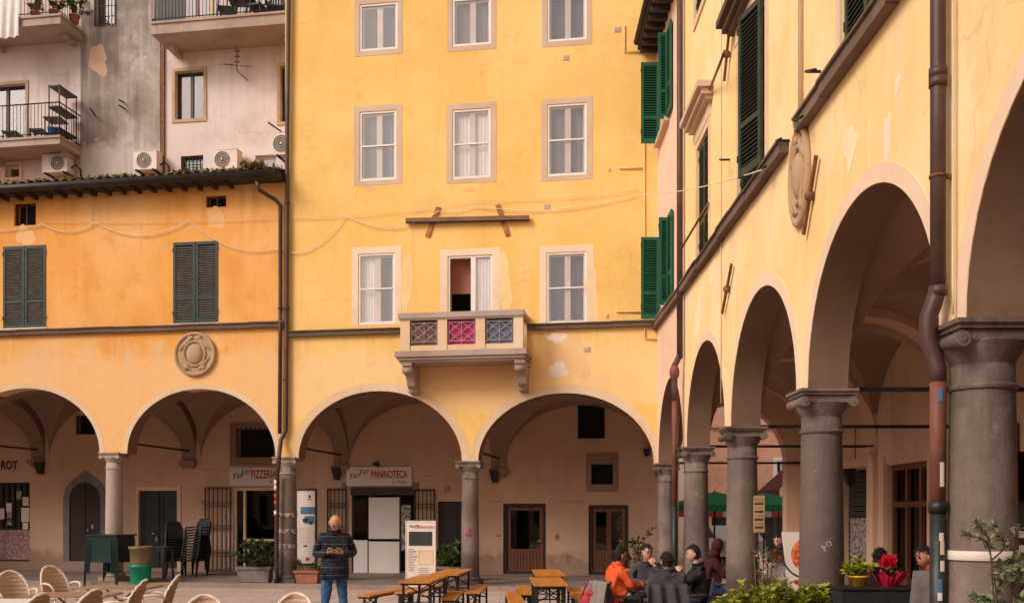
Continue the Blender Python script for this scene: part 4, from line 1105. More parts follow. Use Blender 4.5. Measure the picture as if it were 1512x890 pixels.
for i, (px, n, rz, lb) in enumerate(((335, .65, -1.3, None), (380, .65, 1.5, 'dark green plastic armchair just right of the table on the top balcony'), (408, .5, .3, 'dark green plastic armchair at the far right end of the top balcony'))):
    o = gc if i == 0 else copy_tree(gc)
    q_ = PB.at(PB.hit(px, 10, n)[0], z3_, n); place(o, q_.x, q_.y, q_.z, rz - PHI, lb)
# air conditioners
def aircon(px0, py0, px1, py1, label, fan=.62, n0=.12, side=False):
    r = PB.rect(px0, py0, px1, py1, .45); uc = (r[0] + r[1]) / 2
    t = empty('air_conditioner', PB.at(uc, r[2], .3), label, 'air conditioner', 'air conditioners on the tall rear house')
    mb = MB(); mb.box(PB, r[0], r[1], r[2], r[3], n0, .45); mb.box(PB, r[0] - .01, r[1] + .01, r[3], r[3] + .015, n0 - .01, .46); cs = mb.build('casing', m_ac, t)
    u = r[0] + (r[1] - r[0]) * fan; z = (r[2] + r[3]) / 2; rr = min((r[3] - r[2]) * .42, .24)
    mb = MB(); mb.prism(PB, [(u + rr * math.cos(i * .2618), z + rr * math.sin(i * .2618)) for i in range(24)], .446, .456)
    fg = mb.build('fan_grille', m_acgrill, t)
    mb = MB()
    for k in (.45, .75, 1.0): mb.tube([PB.at(u + rr * k * math.cos(i * .3142), z + rr * k * math.sin(i * .3142), .462) for i in range(21)], .007, 5)
    mb.ball(PB.at(u, z, .46), .045, 10, 6); mb.build('guard_ring', m_ac, fg)
    for uu in (r[0] + .1, r[1] - .1): mb = MB(); mb.box(PB, uu - .02, uu + .02, r[2] - .05, r[2], .0, .5); mb.build('bracket', m_iron, t)
    mb = MB(); mb.tube([PB.at(r[1], z - .1, .25), PB.at(r[1] + .12, z, .22), PB.at(r[1] + .2, z - .1, .1), PB.at(r[1] + .2, r[2] - .2, .08)], .025, 7); mb.build('hose', m_black, t)
aircon(62, 228, 99, 254, 'cream air conditioner with round fan just under the lower left balcony')
aircon(197, 223, 231, 250, 'grey fronted air conditioner standing at the foot of the stained cement strip', .45)
aircon(316, 221, 350, 249, 'cream air conditioner between the two small windows above the mossy roof', .35)
aircon(405, 196, 428, 228, 'air conditioner half hidden behind the corner of the yellow house', .45)
t = empty('tv_antenna', PB.at(PB.hit(350, 100)[0], PB.hit(350, 105)[1], 0), 'old television antenna sticking out of the faded pink wall', 'antenna')
mb = MB(); q_ = lambda x, y, n: PB.at(*PB.hit(x, y, n), n)
mb.tube([q_(366, 119, .0), q_(350, 105, .4), q_(350, 70, .4)], .018, 6); mb.build('mast', m_rust, t)
mb = MB(); mb.tube([q_(330, 95, .1), q_(369, 99, .8)], .012, 6)
for k in range(6):
    q0 = q_(330, 95, .1).lerp(q_(369, 99, .8), k / 5); mb.tube([q0 - Z * .0 - PB.U * .12, q0 + PB.U * .12], .007, 5)
for yy in (76, 84, 92): mb.tube([q_(346, yy, .4), q_(354, yy, .4)], .02, 5)
mb.build('element', m_acgrill, t)
for (a, b_) in (((133, 160), (143, 174)), ((176, 148), (184, 152)), ((176, 156), (186, 162)), ((396, 181), (416, 195))):
    mb = MB(); mb.tube([q_(*a, .5), q_(*b_, .0)], .022, 6); mb.build('wall_bracket', m_iron, rear)

# ================================================================== RIGHT: NARROW PINK HOUSE + LONG ARCADE HOUSE
apex = 4.86
cols = [(23.28, 3.02), (19.3, 3.14), (15.26, 3.17), (11.22, 3.235), (7.30, 3.235), (3.3, 3.235), (-.7, 3.235)]
def rwbay(i, zl, zr, hw=.225): return (23.3 - cols[i][0] + hw, 23.3 - cols[i + 1][0] - hw, zl, zr, apex)
bays = [rwbay(i, cols[i][1], cols[i + 1][1]) for i in range(6)]
uP = 3.93                                   # end of the pink front
RTOP = 14.2
pk = empty('narrow_pink_house', (3.4, 21.4, 0), 'narrow pink house with bright green shutters in the corner of the square', 'house')
pw = [(.5, 2.0, 6.38, 8.25), (.5, 1.9, 10.45, 12.3)]
u_e = uP + .05
b0 = (bays[0][0], bays[0][1], 3.02, 3.14, 4.78)
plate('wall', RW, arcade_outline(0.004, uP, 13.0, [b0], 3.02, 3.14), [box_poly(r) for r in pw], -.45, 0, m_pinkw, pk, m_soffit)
column(pk, (3.42, 23.28), 3.02, .225, m_stone, None, KERB)
for r in pw:
    surround(RW, pk, r, .1, m_surcream, .01)
    mb = MB(); frame_boxes(mb, RW, r, .07, -.2, -.14, (.5,), ()); w = mb.build('window', m_offw, pk)
    mb = MB(); mb.box(RW, r[0] + .06, r[1] - .06, r[2] + .06, r[3] - .06, -.175, -.17); mb.build('pane', m_glass, w)
    mb = MB(); mb.box(RW, r[0], r[1], r[2], r[3], -.44, -.42); mb.build('backing', m_greycur, w)
    mb = MB(); mb.box(RW, r[0] - .12, r[1] + .12, r[2] - .09, r[2] - .004, -.2, .12); mb.build('window_sill', m_surgrey, pk)
    for u, L, a in ((r[0] - .0, .42, 90), (r[1] + .02, .22, 84)):
        hp = RW.turned(u, .02, 0)
        # leaf swung out from the wall, its louvred face towards the square
        lp = Plane(RW.at(u, 0, .02).xy, Matrix.Rotation(rad(-a if a < 90 else -90), 3, 'Z') @ RW.U)
        q0 = RW.at(u, 0, .02)
        fp = Plane((q0.x - L, q0.y), (1, 0))
        shutter(fp, (0, L, r[2] - .02, r[3]), -.02, m_greensh2, pk)
    shutter(RW, (r[1] + .12, r[1] + .62, r[2] - .02, r[3]), .03, m_greensh2, pk)
string(RW, pk, .02, uP - .05, 6.3)
mb = MB(); mb.smooth = True
mb.grid(lambda s, t: Vector((2.72 + 5.0 * t, 23.0 - (uP - .2) * s + .15, 12.98 + 1.5 * t + .05 * abs(math.sin(s * uP * 3.14159 / .22)))), 160, 6); mb.build('roof', m_tile, pk)
mb = MB(); mb.box(RW, .0, uP - .05, 12.82, 12.96, -.3, .46)
for i in range(10): mb.box(RW, .1 + i * .38, .2 + i * .38, 12.70, 12.82, -.02, .42)
mb.build('eave', m_dtile, pk)
mb = MB(); mb.tube([(2.70, 23.2, 12.96), (2.70, 19.45, 12.96)], .07, 10); mb.build('gutter', m_dtile, pk)
mb = MB(); mb.box(RW, 0, uP, 5.6, 5.8, -6, -.46); mb.box(RW, 0, .2, 5.4, 13, -6, -.46); mb.box(RW, 0, uP, 5.8, 13, -6.2, -6); mb.box(RW, 0, uP, 12.9, 13.0, -6, -.46); mb.build('side_wall', m_pinkw, pk)
mb = MB(); mb.tube([RW.at(uP + .06, z, .1) for z in (14, 9, 4.9)], .06, 12); mb.tube([RW.at(uP + .06, 4.95, .1), RW.at(uP + .02, 4.75, .2), RW.at(uP + .02, 4.3, .2), RW.at(uP + .0, 4.0, .16)], .062, 12); mb.build('downpipe', m_pipe, pk)
mb = MB(); mb.tube([RW.at(uP + .04, z, .20) for z in (4.05, 2.0)], .055, 12); mb.ball(RW.at(uP + .03, 4.62, .2), (.1, .1, .16)); dpp = mb.build('downpipe', m_terrap, pk)
mb = MB(); mb.tube([RW.at(uP + .04, z, .20) for z in (2.0, .1)], .062, 12); mb.build('downpipe', m_ironpipe, pk)

rt = empty('arcade_house', (3.4, 10, 0), 'long pale yellow house on tall round arches with grey stone columns along the right', 'house')
sh_ = [(5.45, 6.55, 6.42, 8.45), (8.85, 10.45, 6.42, 8.62), (13.5, 14.75, 6.42, 8.7), (17.5, 18.7, 6.42, 8.7), (5.2, 6.4, 10.9, 12.9), (8.9, 10.3, 10.9, 12.9)]
uR_ = 23.3 + 3.0
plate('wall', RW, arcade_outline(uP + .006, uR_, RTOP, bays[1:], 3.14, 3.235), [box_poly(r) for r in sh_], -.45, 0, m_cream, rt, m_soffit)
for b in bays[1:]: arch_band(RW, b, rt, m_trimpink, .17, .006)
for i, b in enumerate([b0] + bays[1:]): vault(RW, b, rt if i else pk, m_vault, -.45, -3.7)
for i, (y, zc) in enumerate(cols):
    if i: column(rt, (3.42, y), zc, .255, m_stone, None, KERB)
    rib(RW, 23.3 - y, zc, apex, rt, m_loggia, -.40, -3.695, .44)
    if y > 0: tie(RW, 23.3 - y + .02, zc + .02 if i < 4 else zc + .02, rt, -.3, -3.69)
for i, r in enumerate(sh_):
    surround(RW, rt, r, .13, m_trim, .03)
    um = (r[0] + r[1]) / 2
    shutter(RW, (r[0], um - .006, r[2], r[3]), -.06, m_darkgreen, rt); 
    shutter(RW, (um + .006, r[1], r[2], r[3]), -.04, m_darkgreen, rt)
    if i == 1:
        lp = Plane(RW.at(r[1], 0, .0).xy, Matrix.Rotation(rad(-70), 3, 'Z') @ RW.U); 
        lp = Plane((RW.at(r[1], 0, .02) + Vector((-.16, .62, 0))).xy, Vector((.16, -.62, 0)))
        shutter(lp, (0, .62, r[2], r[3]), .02, m_darkgreen, rt)
    mb = MB()
    zt = r[3] + .42
    mb.box(RW, r[0] - .32, r[1] + .32, zt, zt + .10, -.02, .20); mb.box(RW, r[0] - .37, r[1] + .37, zt + .10, zt + .2, -.02, .28); mb.box(RW, r[0] - .27, r[1] + .27, zt - .06, zt, -.02, .13)
    mb.build('window_hood', m_string if i != 0 else m_surgrey, rt)
    mb = MB(); mb.box(RW, r[0] - .14, r[1] + .14, r[3] + .13, zt - .06, -.02, .04); mb.build('frieze', m_trim, rt)
string(RW, rt, uP + .12, RW.hit(1165, 212)[0], 6.3, m_string, .13, .12); string(RW, rt, RW.hit(1187, 180)[0], uR_ - .05, 6.3, m_string, .13, .12)
u, z = 12.06, 5.70; crest(RW, rt, u, z, .36, .58, -.025)
mb = MB(); mb.ball(RW.at(u, z + .62, .05), (.05, .10, .08)); mb.build('crest_finial', m_crest, rt)
def rod(a, b_, n=.05, mat=m_rust, name='wall_anchor'):
    A, B = RW.hit(*a), RW.hit(*b_); mb = MB(); mb.bar(RW.at(*A, n), RW.at(*B, n), .035, .05); m_ = RW.at((A[0] + B[0]) / 2, (A[1] + B[1]) / 2, n); mb.ball(m_, .06, 10, 6)
    return mb.build(name, mat, rt)
rod((1212, 230), (1193, 346)); rod((1085, 390), (1071, 462)); rod((1083, 40), (1075, 120), .06, m_rust)
for (a, na, b_, nb2) in (((1048, 133), .05, (1070, 76), .35), ((1003, 372), .35, (1046, 300), .05)):
    mb = MB(); mb.tube([RW.at(*RW.hit(*a, na), na), RW.at(*RW.hit(*b_, nb2), nb2)], .022, 6); mb.build('bracket_pole', m_beam, rt)
for (a, b_) in (((1212, 106), (1230, 103)), ((1193, 178), (1210, 172)), ((1166, 208), (1176, 205)), ((1078, 236), (1086, 236)), ((1145, 250), (1152, 246))):
    mb = MB(); mb.tube([RW.at(*RW.hit(*a), .0), RW.at(*RW.hit(*a), .16), RW.at(*RW.hit(*b_), .18)], .016, 6); mb.build('iron_hook', m_iron, rt)
mb = MB(); mb.tube([RW.at(RW.hit(1066, 300)[0], z, .015) for z in (11, 8.4, 5, 3.6)], .012, 5); mb.build('wall_cable', m_trim, rt)
mb = MB(); mb.tube([RW.at(RW.hit(1186, 100)[0], z, .03) for z in (13, 6.45)], .03, 6); mb.build('wall_cable', m_trim, rt)
m_crfade = plaster('faded_cream_patch', (.90, .70, .40), (.91, .76, .5), (.88, .62, .3), (.6, .38, .2), .2, .4, 25)
for k_, (x, y, a, b_) in enumerate(((1310, 205, 5, 40), (1325, 125, 4, 15), (1052, 400, 6, 22), (1030, 475, 6, 25), (1255, 215, 12, 30))): patch(RW, rt, x, y, a * .8, b_, 90 + k_, m_patchlt if k_ < 2 else m_crfade, .003)
def scribble(col_xy, r, px, py, w, h, mat, seed, par, n=3, th=.006):
    """painted scrawl following the round shaft"""
    cx, cy = col_xy; q = random.Random(seed); a0 = math.atan2(-cy, -cx) + (CX + F * cx / cy - px) / (F * r / cy) * -1.0 * -1
    zc = CAMZ + (CY - py) / F * (cy - r); mb = MB()
    for k in range(n):
        pts = []; b0 = q.uniform(-w, w); z0 = q.uniform(-h, h)
        for i in range(14):
            a = a0 + (b0 + w * .8 * math.sin(i * q.uniform(.7, 1.0) + k)) / r; z = zc + z0 + h * .7 * math.cos(i * .9 + k * 2)
            pts.append((cx + math.cos(a) * r, cy + math.sin(a) * r, z))
        mb.tube(pts, th, 5)
    return mb.build('paint_scrawl', mat, par)
scribble((3.42, 11.22), .252, 1204, 806, .04, .045, m_ac, 5, rt, 2, .003)
# big downpipe in front of the near column
px_ = lambda x, y, n: RW.at(*RW.hit(x, y, n), n)
un = 23.3 - 7.30
P0 = [RW.at(un - .02, z, .10) for z in (14, 8, 5.0, 3.50)]
mb = MB(); mb.tube(P0, .056, 16)
for z in (3.50, 5.05, 5.12): mb.tube([RW.at(un - .02, z - .035, .10), RW.at(un - .02, z + .035, .10)], .066, 16)
mb.tube([RW.at(un - .02, 3.52, .10), RW.at(un - .03, 3.40, .13), RW.at(un - .04, 3.30, .165), RW.at(un - .04, 3.14, .165), RW.at(un - .03, 3.02, .13), RW.at(un - .02, 2.92, .10), RW.at(un - .02, 2.82, .10)], [.060, .063, .064, .062, .060, .060, .059], 16)
mb.build('downpipe', m_pipe, rt)
for zb_ in (7.2, 4.35):
    mb = MB(); mb.tube([RW.at(un - .02, zb_ - .012, .10), RW.at(un - .02, zb_ + .012, .10)], .064, 16); mb.box(RW, un - .04, un, zb_ - .015, zb_ + .015, -.01, .05); mb.build('pipe_bracket', m_rust, rt)
mb = MB(); mb.tube([RW.at(un - .02, 2.90, .10), RW.at(un - .02, 1.88, .10)], .058, 16); mb.build('downpipe', m_terrap, rt)
mb = MB(); mb.tube([RW.at(un - .02, 1.90, .10), RW.at(un - .02, KERB, .10)], .060, 16); mb.tube([RW.at(un - .02, 1.93, .10), RW.at(un - .02, 1.85, .10)], .072, 16); mb.build('downpipe', m_ironpipe, rt)
mb = MB(); mb.tube([RW.at(un + .10, z, .04) for z in (14, 8, 4.4, 3.5, 3.3)], .009, 6); mb.build('wall_cable', m_trim, rt)
mb = MB()
q = random.Random(3)
for py, mt, hh in ((583, 1, .05), (700, 0, .09), (792, 0, .03), (808, 2, .05), (835, 0, .04), (864, 1, .05), (880, 0, .03)):
    z = px_(1388, py, .1)[2]; mb.mi = mt
    c_ = RW.at(un - .02, z, .10); a0 = math.pi * 1.45 + q.uniform(-.3, .2)
    mb.add([c_ + Vector((math.cos(a0 + k * .18) * .0612, math.sin(a0 + k * .18) * .0612, s * hh)) for s in (-1, 1) for k in range(4)], [(k, k + 1, k + 5, k + 4) for k in range(3)])
mb.build('sticker', [m_sign, m_blue, m_beige], rt)
z = RW.at(0, 0, 0).z + px_(1440, 822, 0)[2]
mb = MB(); mb.lathe([(.258, z - .035), (.262, z - .03), (.262, z + .03), (.258, z + .035)], (3.42, 7.3, 0), 32); mb.build('paper_band', m_sign, rt)
# inside of the right arcade
ENDN = 3.3
rdoor = (4.7, 6.65, KERB + .01, 2.75); rshut = (2.1, 3.75, KERB + .01, 2.75); rd2 = (9.3, 11.2, KERB + .01, 2.7)
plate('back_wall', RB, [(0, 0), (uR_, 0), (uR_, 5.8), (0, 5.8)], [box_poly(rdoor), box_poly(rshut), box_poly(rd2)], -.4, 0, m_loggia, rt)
for a, b_, za, n in ((rdoor[0] - .25, rdoor[0] - .02, KERB, .05), (rdoor[1] + .02, rdoor[1] + .25, KERB, .05), (rshut[1] + .15, rshut[1] + .5, KERB, .10)):
    mb = MB(); mb.box(RB, a, b_, za, 2.9, 0, n); mb.build('pilaster', m_loggia, rt)
mb = MB(); mb.box(RB, rshut[0] - .1, rshut[1] + .1, 2.78, 2.95, 0, .08); mb.build('lintel', m_loggia, rt)
mb = MB()
for i in range(26): mb.box(RB, rshut[0], rshut[1], KERB + i * .1, KERB + i * .1 + .085, -.2, -.15 + (i % 2) * .003)
sl = mb.build('roller_shutter', m_door_grey, rt)
mb = MB(); mb.box(RB, rshut[0] + .15, rshut[1] - .15, .8, 1.75, -.145, -.13); mb.build('flyer', m_flyer, sl)
for r in (rdoor, rd2):
    mb = MB(); frame_boxes(mb, RB, r, .10, -.22, -.10, (.36, .68), (.72,), .10); d = mb.build('shop_door', m_rwood, rt)
    mb = MB(); mb.box(RB, r[0] + .08, r[1] - .08, r[2] + .5, r[3] - .08, -.17, -.165); mb.build('pane', m_dglass, d)
    mb = MB(); mb.box(RB, r[0] + .05, r[1] - .05, r[2], r[2] + .55, -.19, -.15); mb.build('lower_panel', m_rwood, d)
    curtain(RB, (r[0] + .75, r[0] + 1.25, 1.0, 1.95), -.24, m_curtain, d, 4)
    mb = MB(); mb.box(RB, r[0], r[1], r[2], r[3], -.6, -.58); mb.build('shop_interior', m_room, d)
mb = MB(); mb.box(RW, uP, uR_, 5.6, 5.8, -6.5, -.46); mb.box(RW, uP, uR_, 5.8, RTOP, -6.7, -6.5); mb.box(RW, uR_ - .2, uR_, 0, RTOP, -6.5, -.46); mb.box(RW, uP + .01, uP + .2, 12.9, RTOP, -6.5, -.46)
mb.box(RB, 0, uR_, 0, 5.8, -3, -2.8); mb.build('side_wall', m_cream, rt)
mb = MB(); mb.box(RW, uP + .02, uR_ + .3, RTOP, RTOP + .2, -7, .5); mb.build('roof', m_tile, rt)
be = (.06, 2.62, 3.02, 3.0, 4.42)
plate('end_wall', EW, [(0, 0)] + [(be[0], 0)] + arc(be) + [(be[1], 0), (6.5, 0), (6.5, 5.6), (0, 5.6)], [], -.35, -.0, m_loggia, rt)

# ================================================================== UNSEEN HOUSES ADDED BEHIND THE CAMERA TO CUT LOW SKY LIGHT
def plain_house(name, pl, w, h, mat, label, ncol, rows=(1.0, 4.6, 8.2)):
    t = empty(name, pl.at(w / 2, 0, 0), label, 'house')
    holes = [(w * (i + .5) / ncol - .55, w * (i + .5) / ncol + .55, z, z + (2.2 if z < 2 else 1.9)) for i in range(ncol) for z in rows]
    plate('wall', pl, box_poly((0, w, 0, h)), [box_poly(r) for r in holes], -.4, 0, mat, t)
    for r in holes:
        mb = MB(); frame_boxes(mb, pl, r, .07, -.2, -.12, (.5,), (.5,)); f = mb.build('window', m_dwood, t)
        mb = MB(); mb.box(pl, r[0], r[1], r[2], r[3], -.3, -.27); mb.build('pane', m_room, f)
    mb = MB(); mb.box(pl, -.3, w + .3, h, h + .3, -8, .6); mb.build('roof', m_tile, t)
    mb = MB(); mb.box(pl, 0, .3, 0, h, -8, -.41); mb.box(pl, w - .3, w, 0, h, -8, -.41); mb.box(pl, 0, w, 0, h, -8.3, -8); mb.build('side_wall', mat, t)
plain_house('unseen_opposite_house', Plane((8, -13), (-1, 0)), 40, 11.5, m_pinkw, 'unseen long pink house added behind the viewer to block low sky light', 9)
plain_house('unseen_side_house', Plane((-30, -12), (0, 1)), 36, 10.5, m_rear, 'unseen faded house added on the left side to block low sky light', 8)

# ================================================================== GROUND
def sheet(name, poly, z, mat, h=None):
    mb = MB()
    if h is None: mb.add([(x, y, z) for x, y in poly], [tuple(range(len(poly)))])
    else:
        k = len(poly); mb.add([(x, y, z - h) for x, y in poly] + [(x, y, z) for x, y in poly], [tuple(range(k))[::-1], tuple(range(k, 2 * k))] + [(i, (i + 1) % k, k + (i + 1) % k, k + i) for i in range(k)])
    return tag(mb.build(name, mat), kind='structure')
sheet('ground', [(-300, -300), (300, -300), (300, 300), (-300, 300)], 0, m_pave)
e0, e1 = FA.at(uLE, 0, .62), FA.at(-.3, 0, .62)
back0, back1 = FA.at(uLE, 0, -DEPTH - .2), FA.at(.25, 0, -DEPTH - .2)
xk = 2.78
tI = (xk - e0.x) / (e1.x - e0.x); yk = e0.y + (e1.y - e0.y) * tI
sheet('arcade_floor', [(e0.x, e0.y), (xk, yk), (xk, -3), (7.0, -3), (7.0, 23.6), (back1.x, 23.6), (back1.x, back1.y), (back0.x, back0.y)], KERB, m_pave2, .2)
mb = MB(); q = random.Random(9)
L = (Vector((xk, yk, 0)) - e0).length; k = int(L / 1.1); d = FA.U
for i in range(k):
    a = e0 + d * (L * i / k); b_ = e0 + d * (L * (i + 1) / k - .012)
    mb.hexa([a + FA.N * .0 , b_ + FA.N * .0, b_ + FA.N * -.30, a + FA.N * -.30] + [p + Z * (KERB + .006 + q.uniform(0, .006)) for p in (a + FA.N * .012, b_ + FA.N * .012, b_ + FA.N * -.30, a + FA.N * -.30)])
for i in range(22):
    y0, y1 = yk - .02 - i * 1.1, yk - .02 - (i + 1) * 1.1 + .012
    h = KERB + .006 + q.uniform(0, .006)
    mb.hexa([(xk - .012, y1, 0), (xk + .3, y1, 0), (xk + .3, y0, 0), (xk - .012, y0, 0), (xk - .012, y1, h), (xk + .3, y1, h), (xk + .3, y0, h), (xk - .012, y0, h)])
tag(mb.build('kerb', m_kerb), kind='structure')

# ================================================================== SIGNS AND LAMPS OF THE LOGGIA
def signboard(px, word, u_word, label, size):
    r = FB.rect(*px)
    t = empty('shop_sign', FB.at((r[0] + r[1]) / 2, r[2], .05), label, 'sign')
    mb = MB(); mb.box(FB, r[0], r[1], r[2], r[3], .03, .09); mb.build('board', m_sign, t)
    H = r[3] - r[2]; W = r[1] - r[0]
    text('lettering', word, FB, r[0] + W * .38, r[2] + H * .42, .091, size, m_red, t, sx=W * .58 / (len(word) * size * .66), bold=.008)
    text('script', 'Yan', FB, r[0] + W * .03, r[2] + H * .34, .091, size * .75, m_black, t, .5, .22)
    text('script', 'Yer', FB, r[0] + W * .18, r[2] + H * .55, .091, size * .75, m_black, t, .5, .22)
    text('small_script', 'la Gusta', FB, r[0] + W * .70, r[2] + H * .14, .091, size * .42, m_black, t, .4)
    return t
signboard((341, 690, 424, 717), 'PIZZERIA', .3, 'white sign board reading PIZZERIA in red above the beige framed shop front', .34)
signboard((513, 689, 609, 717), 'PANINOTECA', .3, 'white sign board reading PANINOTECA in red above the white panelled shop front', .30)
def sconce(pl, px, py, label, w=.26, h=.36):
    u, z = pl.hit(px, py)
    t = empty('wall_lamp', pl.at(u, z, .1), label, 'wall lamp', 'dark wall lamps under the arches')
    mb = MB()
    for i in range(12): pass
    lo = [pl.at(u - w * .28, z - h / 2, .02), pl.at(u + w * .28, z - h / 2, .02), pl.at(u + w * .28, z - h / 2, .14), pl.at(u - w * .28, z - h / 2, .14)]
    hi = [pl.at(u - w / 2, z + h / 2, .02), pl.at(u + w / 2, z + h / 2, .02), pl.at(u + w / 2, z + h / 2, .26), pl.at(u - w / 2, z + h / 2, .26)]
    mb.hexa([lo[3], lo[2], lo[1], lo[0], hi[3], hi[2], hi[1], hi[0]]); mb.build('shade', m_gutter, t)
    mb = MB(); mb.box(pl, u - .05, u + .05, z - .1, z + .1, 0, .02); mb.tube([pl.at(u + .08, z + h / 2, .02), pl.at(u + .1, z + 1.1, .02)], .008, 5); mb.build('mount', m_iron, t)
sconce(FB, 62, 691, 'dark wall lamp between the ROT lettering and the arched stone doorway')
sconce(FB, 499, 699, 'dark wall lamp just left of the PANINOTECA sign')
sconce(FB, 731, 703, 'dark wall lamp above the gap between the dark doorway and the first glazed door')
sconce(FB, 955, 668, 'small dark wall lamp near the corner of the square', .2, .2)
t = empty('spot_lamp', FB.at(*FB.hit(558, 687), .2), 'small black spot lamp on top of the PANINOTECA sign', 'lamp')
mb = MB(); u, z = FB.hit(558, 687); mb.tube([FB.at(u, z - .02, .04), FB.at(u, z + .04, .2)], .02, 6); mb.build('arm', m_black, t)
mb = MB(); mb.tube([FB.at(u - .08, z + .05, .16), FB.at(u + .08, z + .02, .3)], [.04, .07], 12); mb.build('lamp_head', m_black, t)
sconce(RB, 1262, 705, 'dark wall lamp inside the right arcade beside the roller shutter')
# string of white cable across the square
P = lambda x, y: FA.at(*FA.hit(x, y, .06), .06)
pts = []
segs = [((-60, 338), (62, 331), 4), ((62, 331), (140, 328), 14), ((140, 328), (165, 327), 1), ((165, 327), (278, 325), 20), ((278, 325), (405, 366), -1)]
def sag(a, b_, h, k=10): return [a.lerp(b_, i / k) - Z * (h * 4 * (i / k) * (1 - i / k)) for i in range(k)]
pts += sag(P(-60, 338), P(62, 331), .10) + sag(P(62, 331), P(140, 328), .22) + sag(P(140, 328), P(278, 325), .36) + sag(P(278, 325), P(405, 367), .32) + sag(P(405, 367), P(510, 318), .42) + sag(P(510, 318), P(648, 312), .35) + sag(P(648, 312), P(700, 304), .05)
endp = RW.at(*RW.hit(1150, 249), .16)
pts += sag(P(700, 304), P(940, 287), .22, 14) + sag(P(940, 287), endp, .10, 14) + [endp]
mb = MB(); mb.tube(pts, .009, 5); tag(mb.build('light_cable', m_rim), 'pale cable swagged across both facades and over to the right wall', 'cable')
mb = MB(); mb.tube(sag(P(62, 327), P(418, 322), .05) + sag(P(418, 322), P(700, 297), .1) + sag(P(700, 297), P(945, 281), .05) + [P(945, 281)], .006, 5); tag(mb.build('thin_wire', m_trim), 'thin straight wire running above the swagged cable', 'wire')
# ================================================================== STREET BEYOND THE ARCADE END
BK = Plane((5, 46), (1, .12))
bk = empty('brick_house', BK.at(8, 0, 0), 'red brick house with a tall window at the end of the side street', 'house')
bw = [BK.rect(1147, 680, 1163, 716), (11.5, 12.6, 3.2, 5.0), (4.0, 12, .02, 2.6)]
plate('wall', BK, box_poly((2.9, 16, 0, 12)), [box_poly(r) for r in bw], -.4, 0, m_brick, bk)
for r in bw[:2]:
    surround(BK, bk, r, .16, m_white, .03)
    mb = MB(); frame_boxes(mb, BK, r, .08, -.2, -.12, (.5,), (.5,)); w = mb.build('window', m_white, bk)
    mb = MB(); mb.box(BK, r[0], r[1], r[2], r[3], -.3, -.28); mb.build('pane', m_room, w)
r = bw[2]; mb = MB(); mb.box(BK, r[0], r[1], r[2], r[3], -.5, -.48); frame_boxes(mb, BK, r, .1, -.3, -.22, (.2, .4, .6, .8), (.7,)); mb.build('shop_front', m_room, bk)
mb = MB(); mb.box(BK, 2.9, 16, 12, 12.2, -6, .4); mb.build('roof', m_tile, bk)
ra = BK.rect(1110, 668, 1128, 690); mb = MB(); mb.box(BK, 2.9, 16, 5.9, 6.05, 0, .1); mb.build('string_course', m_brick, bk)
PLN = Plane((1, 48), (1, .05))
ph = empty('pale_house', PLN.at(5, 0, 0), 'pale plastered house with a narrow slit window beyond the side street', 'house')
pr = [PLN.rect(1073, 676, 1077, 700), PLN.rect(1010, 640, 1022, 700), PLN.rect(1056, 745, 1066, 757), (1.5, 2.5, 3.5, 5.5)]
plate('wall', PLN, box_poly((-6, 9.8, 0, 14)), [box_poly(r) for r in pr], -.4, 0, m_pale, ph)
for r in pr:
    mb = MB(); mb.box(PLN, r[0], r[1], r[2], r[3], -.3, -.26); frame_boxes(mb, PLN, r, .05, -.2, -.12, (.5,), ()); mb.build('window', m_room, ph)
q_ = PLN.rect(1043, 640, 1056, 790); mb = MB(); mb.box(PLN, q_[0], q_[1], 0, 11, 0, .05); mb.build('brick_strip', m_brick, ph)
mb = MB(); mb.box(PLN, -6, 9.8, 14, 14.2, -6, .4); mb.build('roof', m_tile, ph)
def awning(p, w, d, zt, zb, rz, mat, label, edge=None):
    t = empty('awning', (p[0], p[1], 0), label, 'awning'); Mz = Matrix.Rotation(rz, 3, 'Z'); o = Vector((p[0], p[1], 0))
    A = [o + Mz @ Vector(q) for q in ((-w / 2, 0, zt), (w / 2, 0, zt), (w / 2, -d, zb), (-w / 2, -d, zb))]
    mb = MB(); mb.hexa([a - Z * .02 for a in A] + A); mb.build('cloth', mat, t)
    k = 12; mb = MB()
    for i in range(k):
        mb.mi = i % 2 if edge else 0
        a, b_ = A[3].lerp(A[2], i / k), A[3].lerp(A[2], (i + 1) / k); n_ = Mz @ Vector((0, -.01, 0))
        mb.hexa([a - Z * .24 + n_, b_ - Z * .24 + n_, b_ - Z * .24 - n_, a - Z * .24 - n_, a - Z * .02 + n_, b_ - Z * .02 + n_, b_ - Z * .02 - n_, a - Z * .02 - n_])
    mb.build('valance', [mat, edge or mat], t)
    for s in (0, 1, 2, 3):
        mb = MB(); mb.tube([A[s] - Z * .05, (A[s].x, A[s].y, 0)], .025, 6); mb.build('pole', m_darkmetal, t)
x, y = gp(1174, 41); awning((x, y), 3.0, .98, 3.55, 2.68, -math.pi / 2, m_awn, 'dark red sloping awning in front of the brick house')
x, y = gp(1115, 38); awning((x, y + 2.2), 7.5, 2.2, 2.4, 1.95, .0, M('pale_awning_cloth', (.62, .52, .48), .8, .05), 'pale stall canopy with red and white striped edge down the side street', M('red_edge_cloth', (.5, .06, .05), .8, .1))
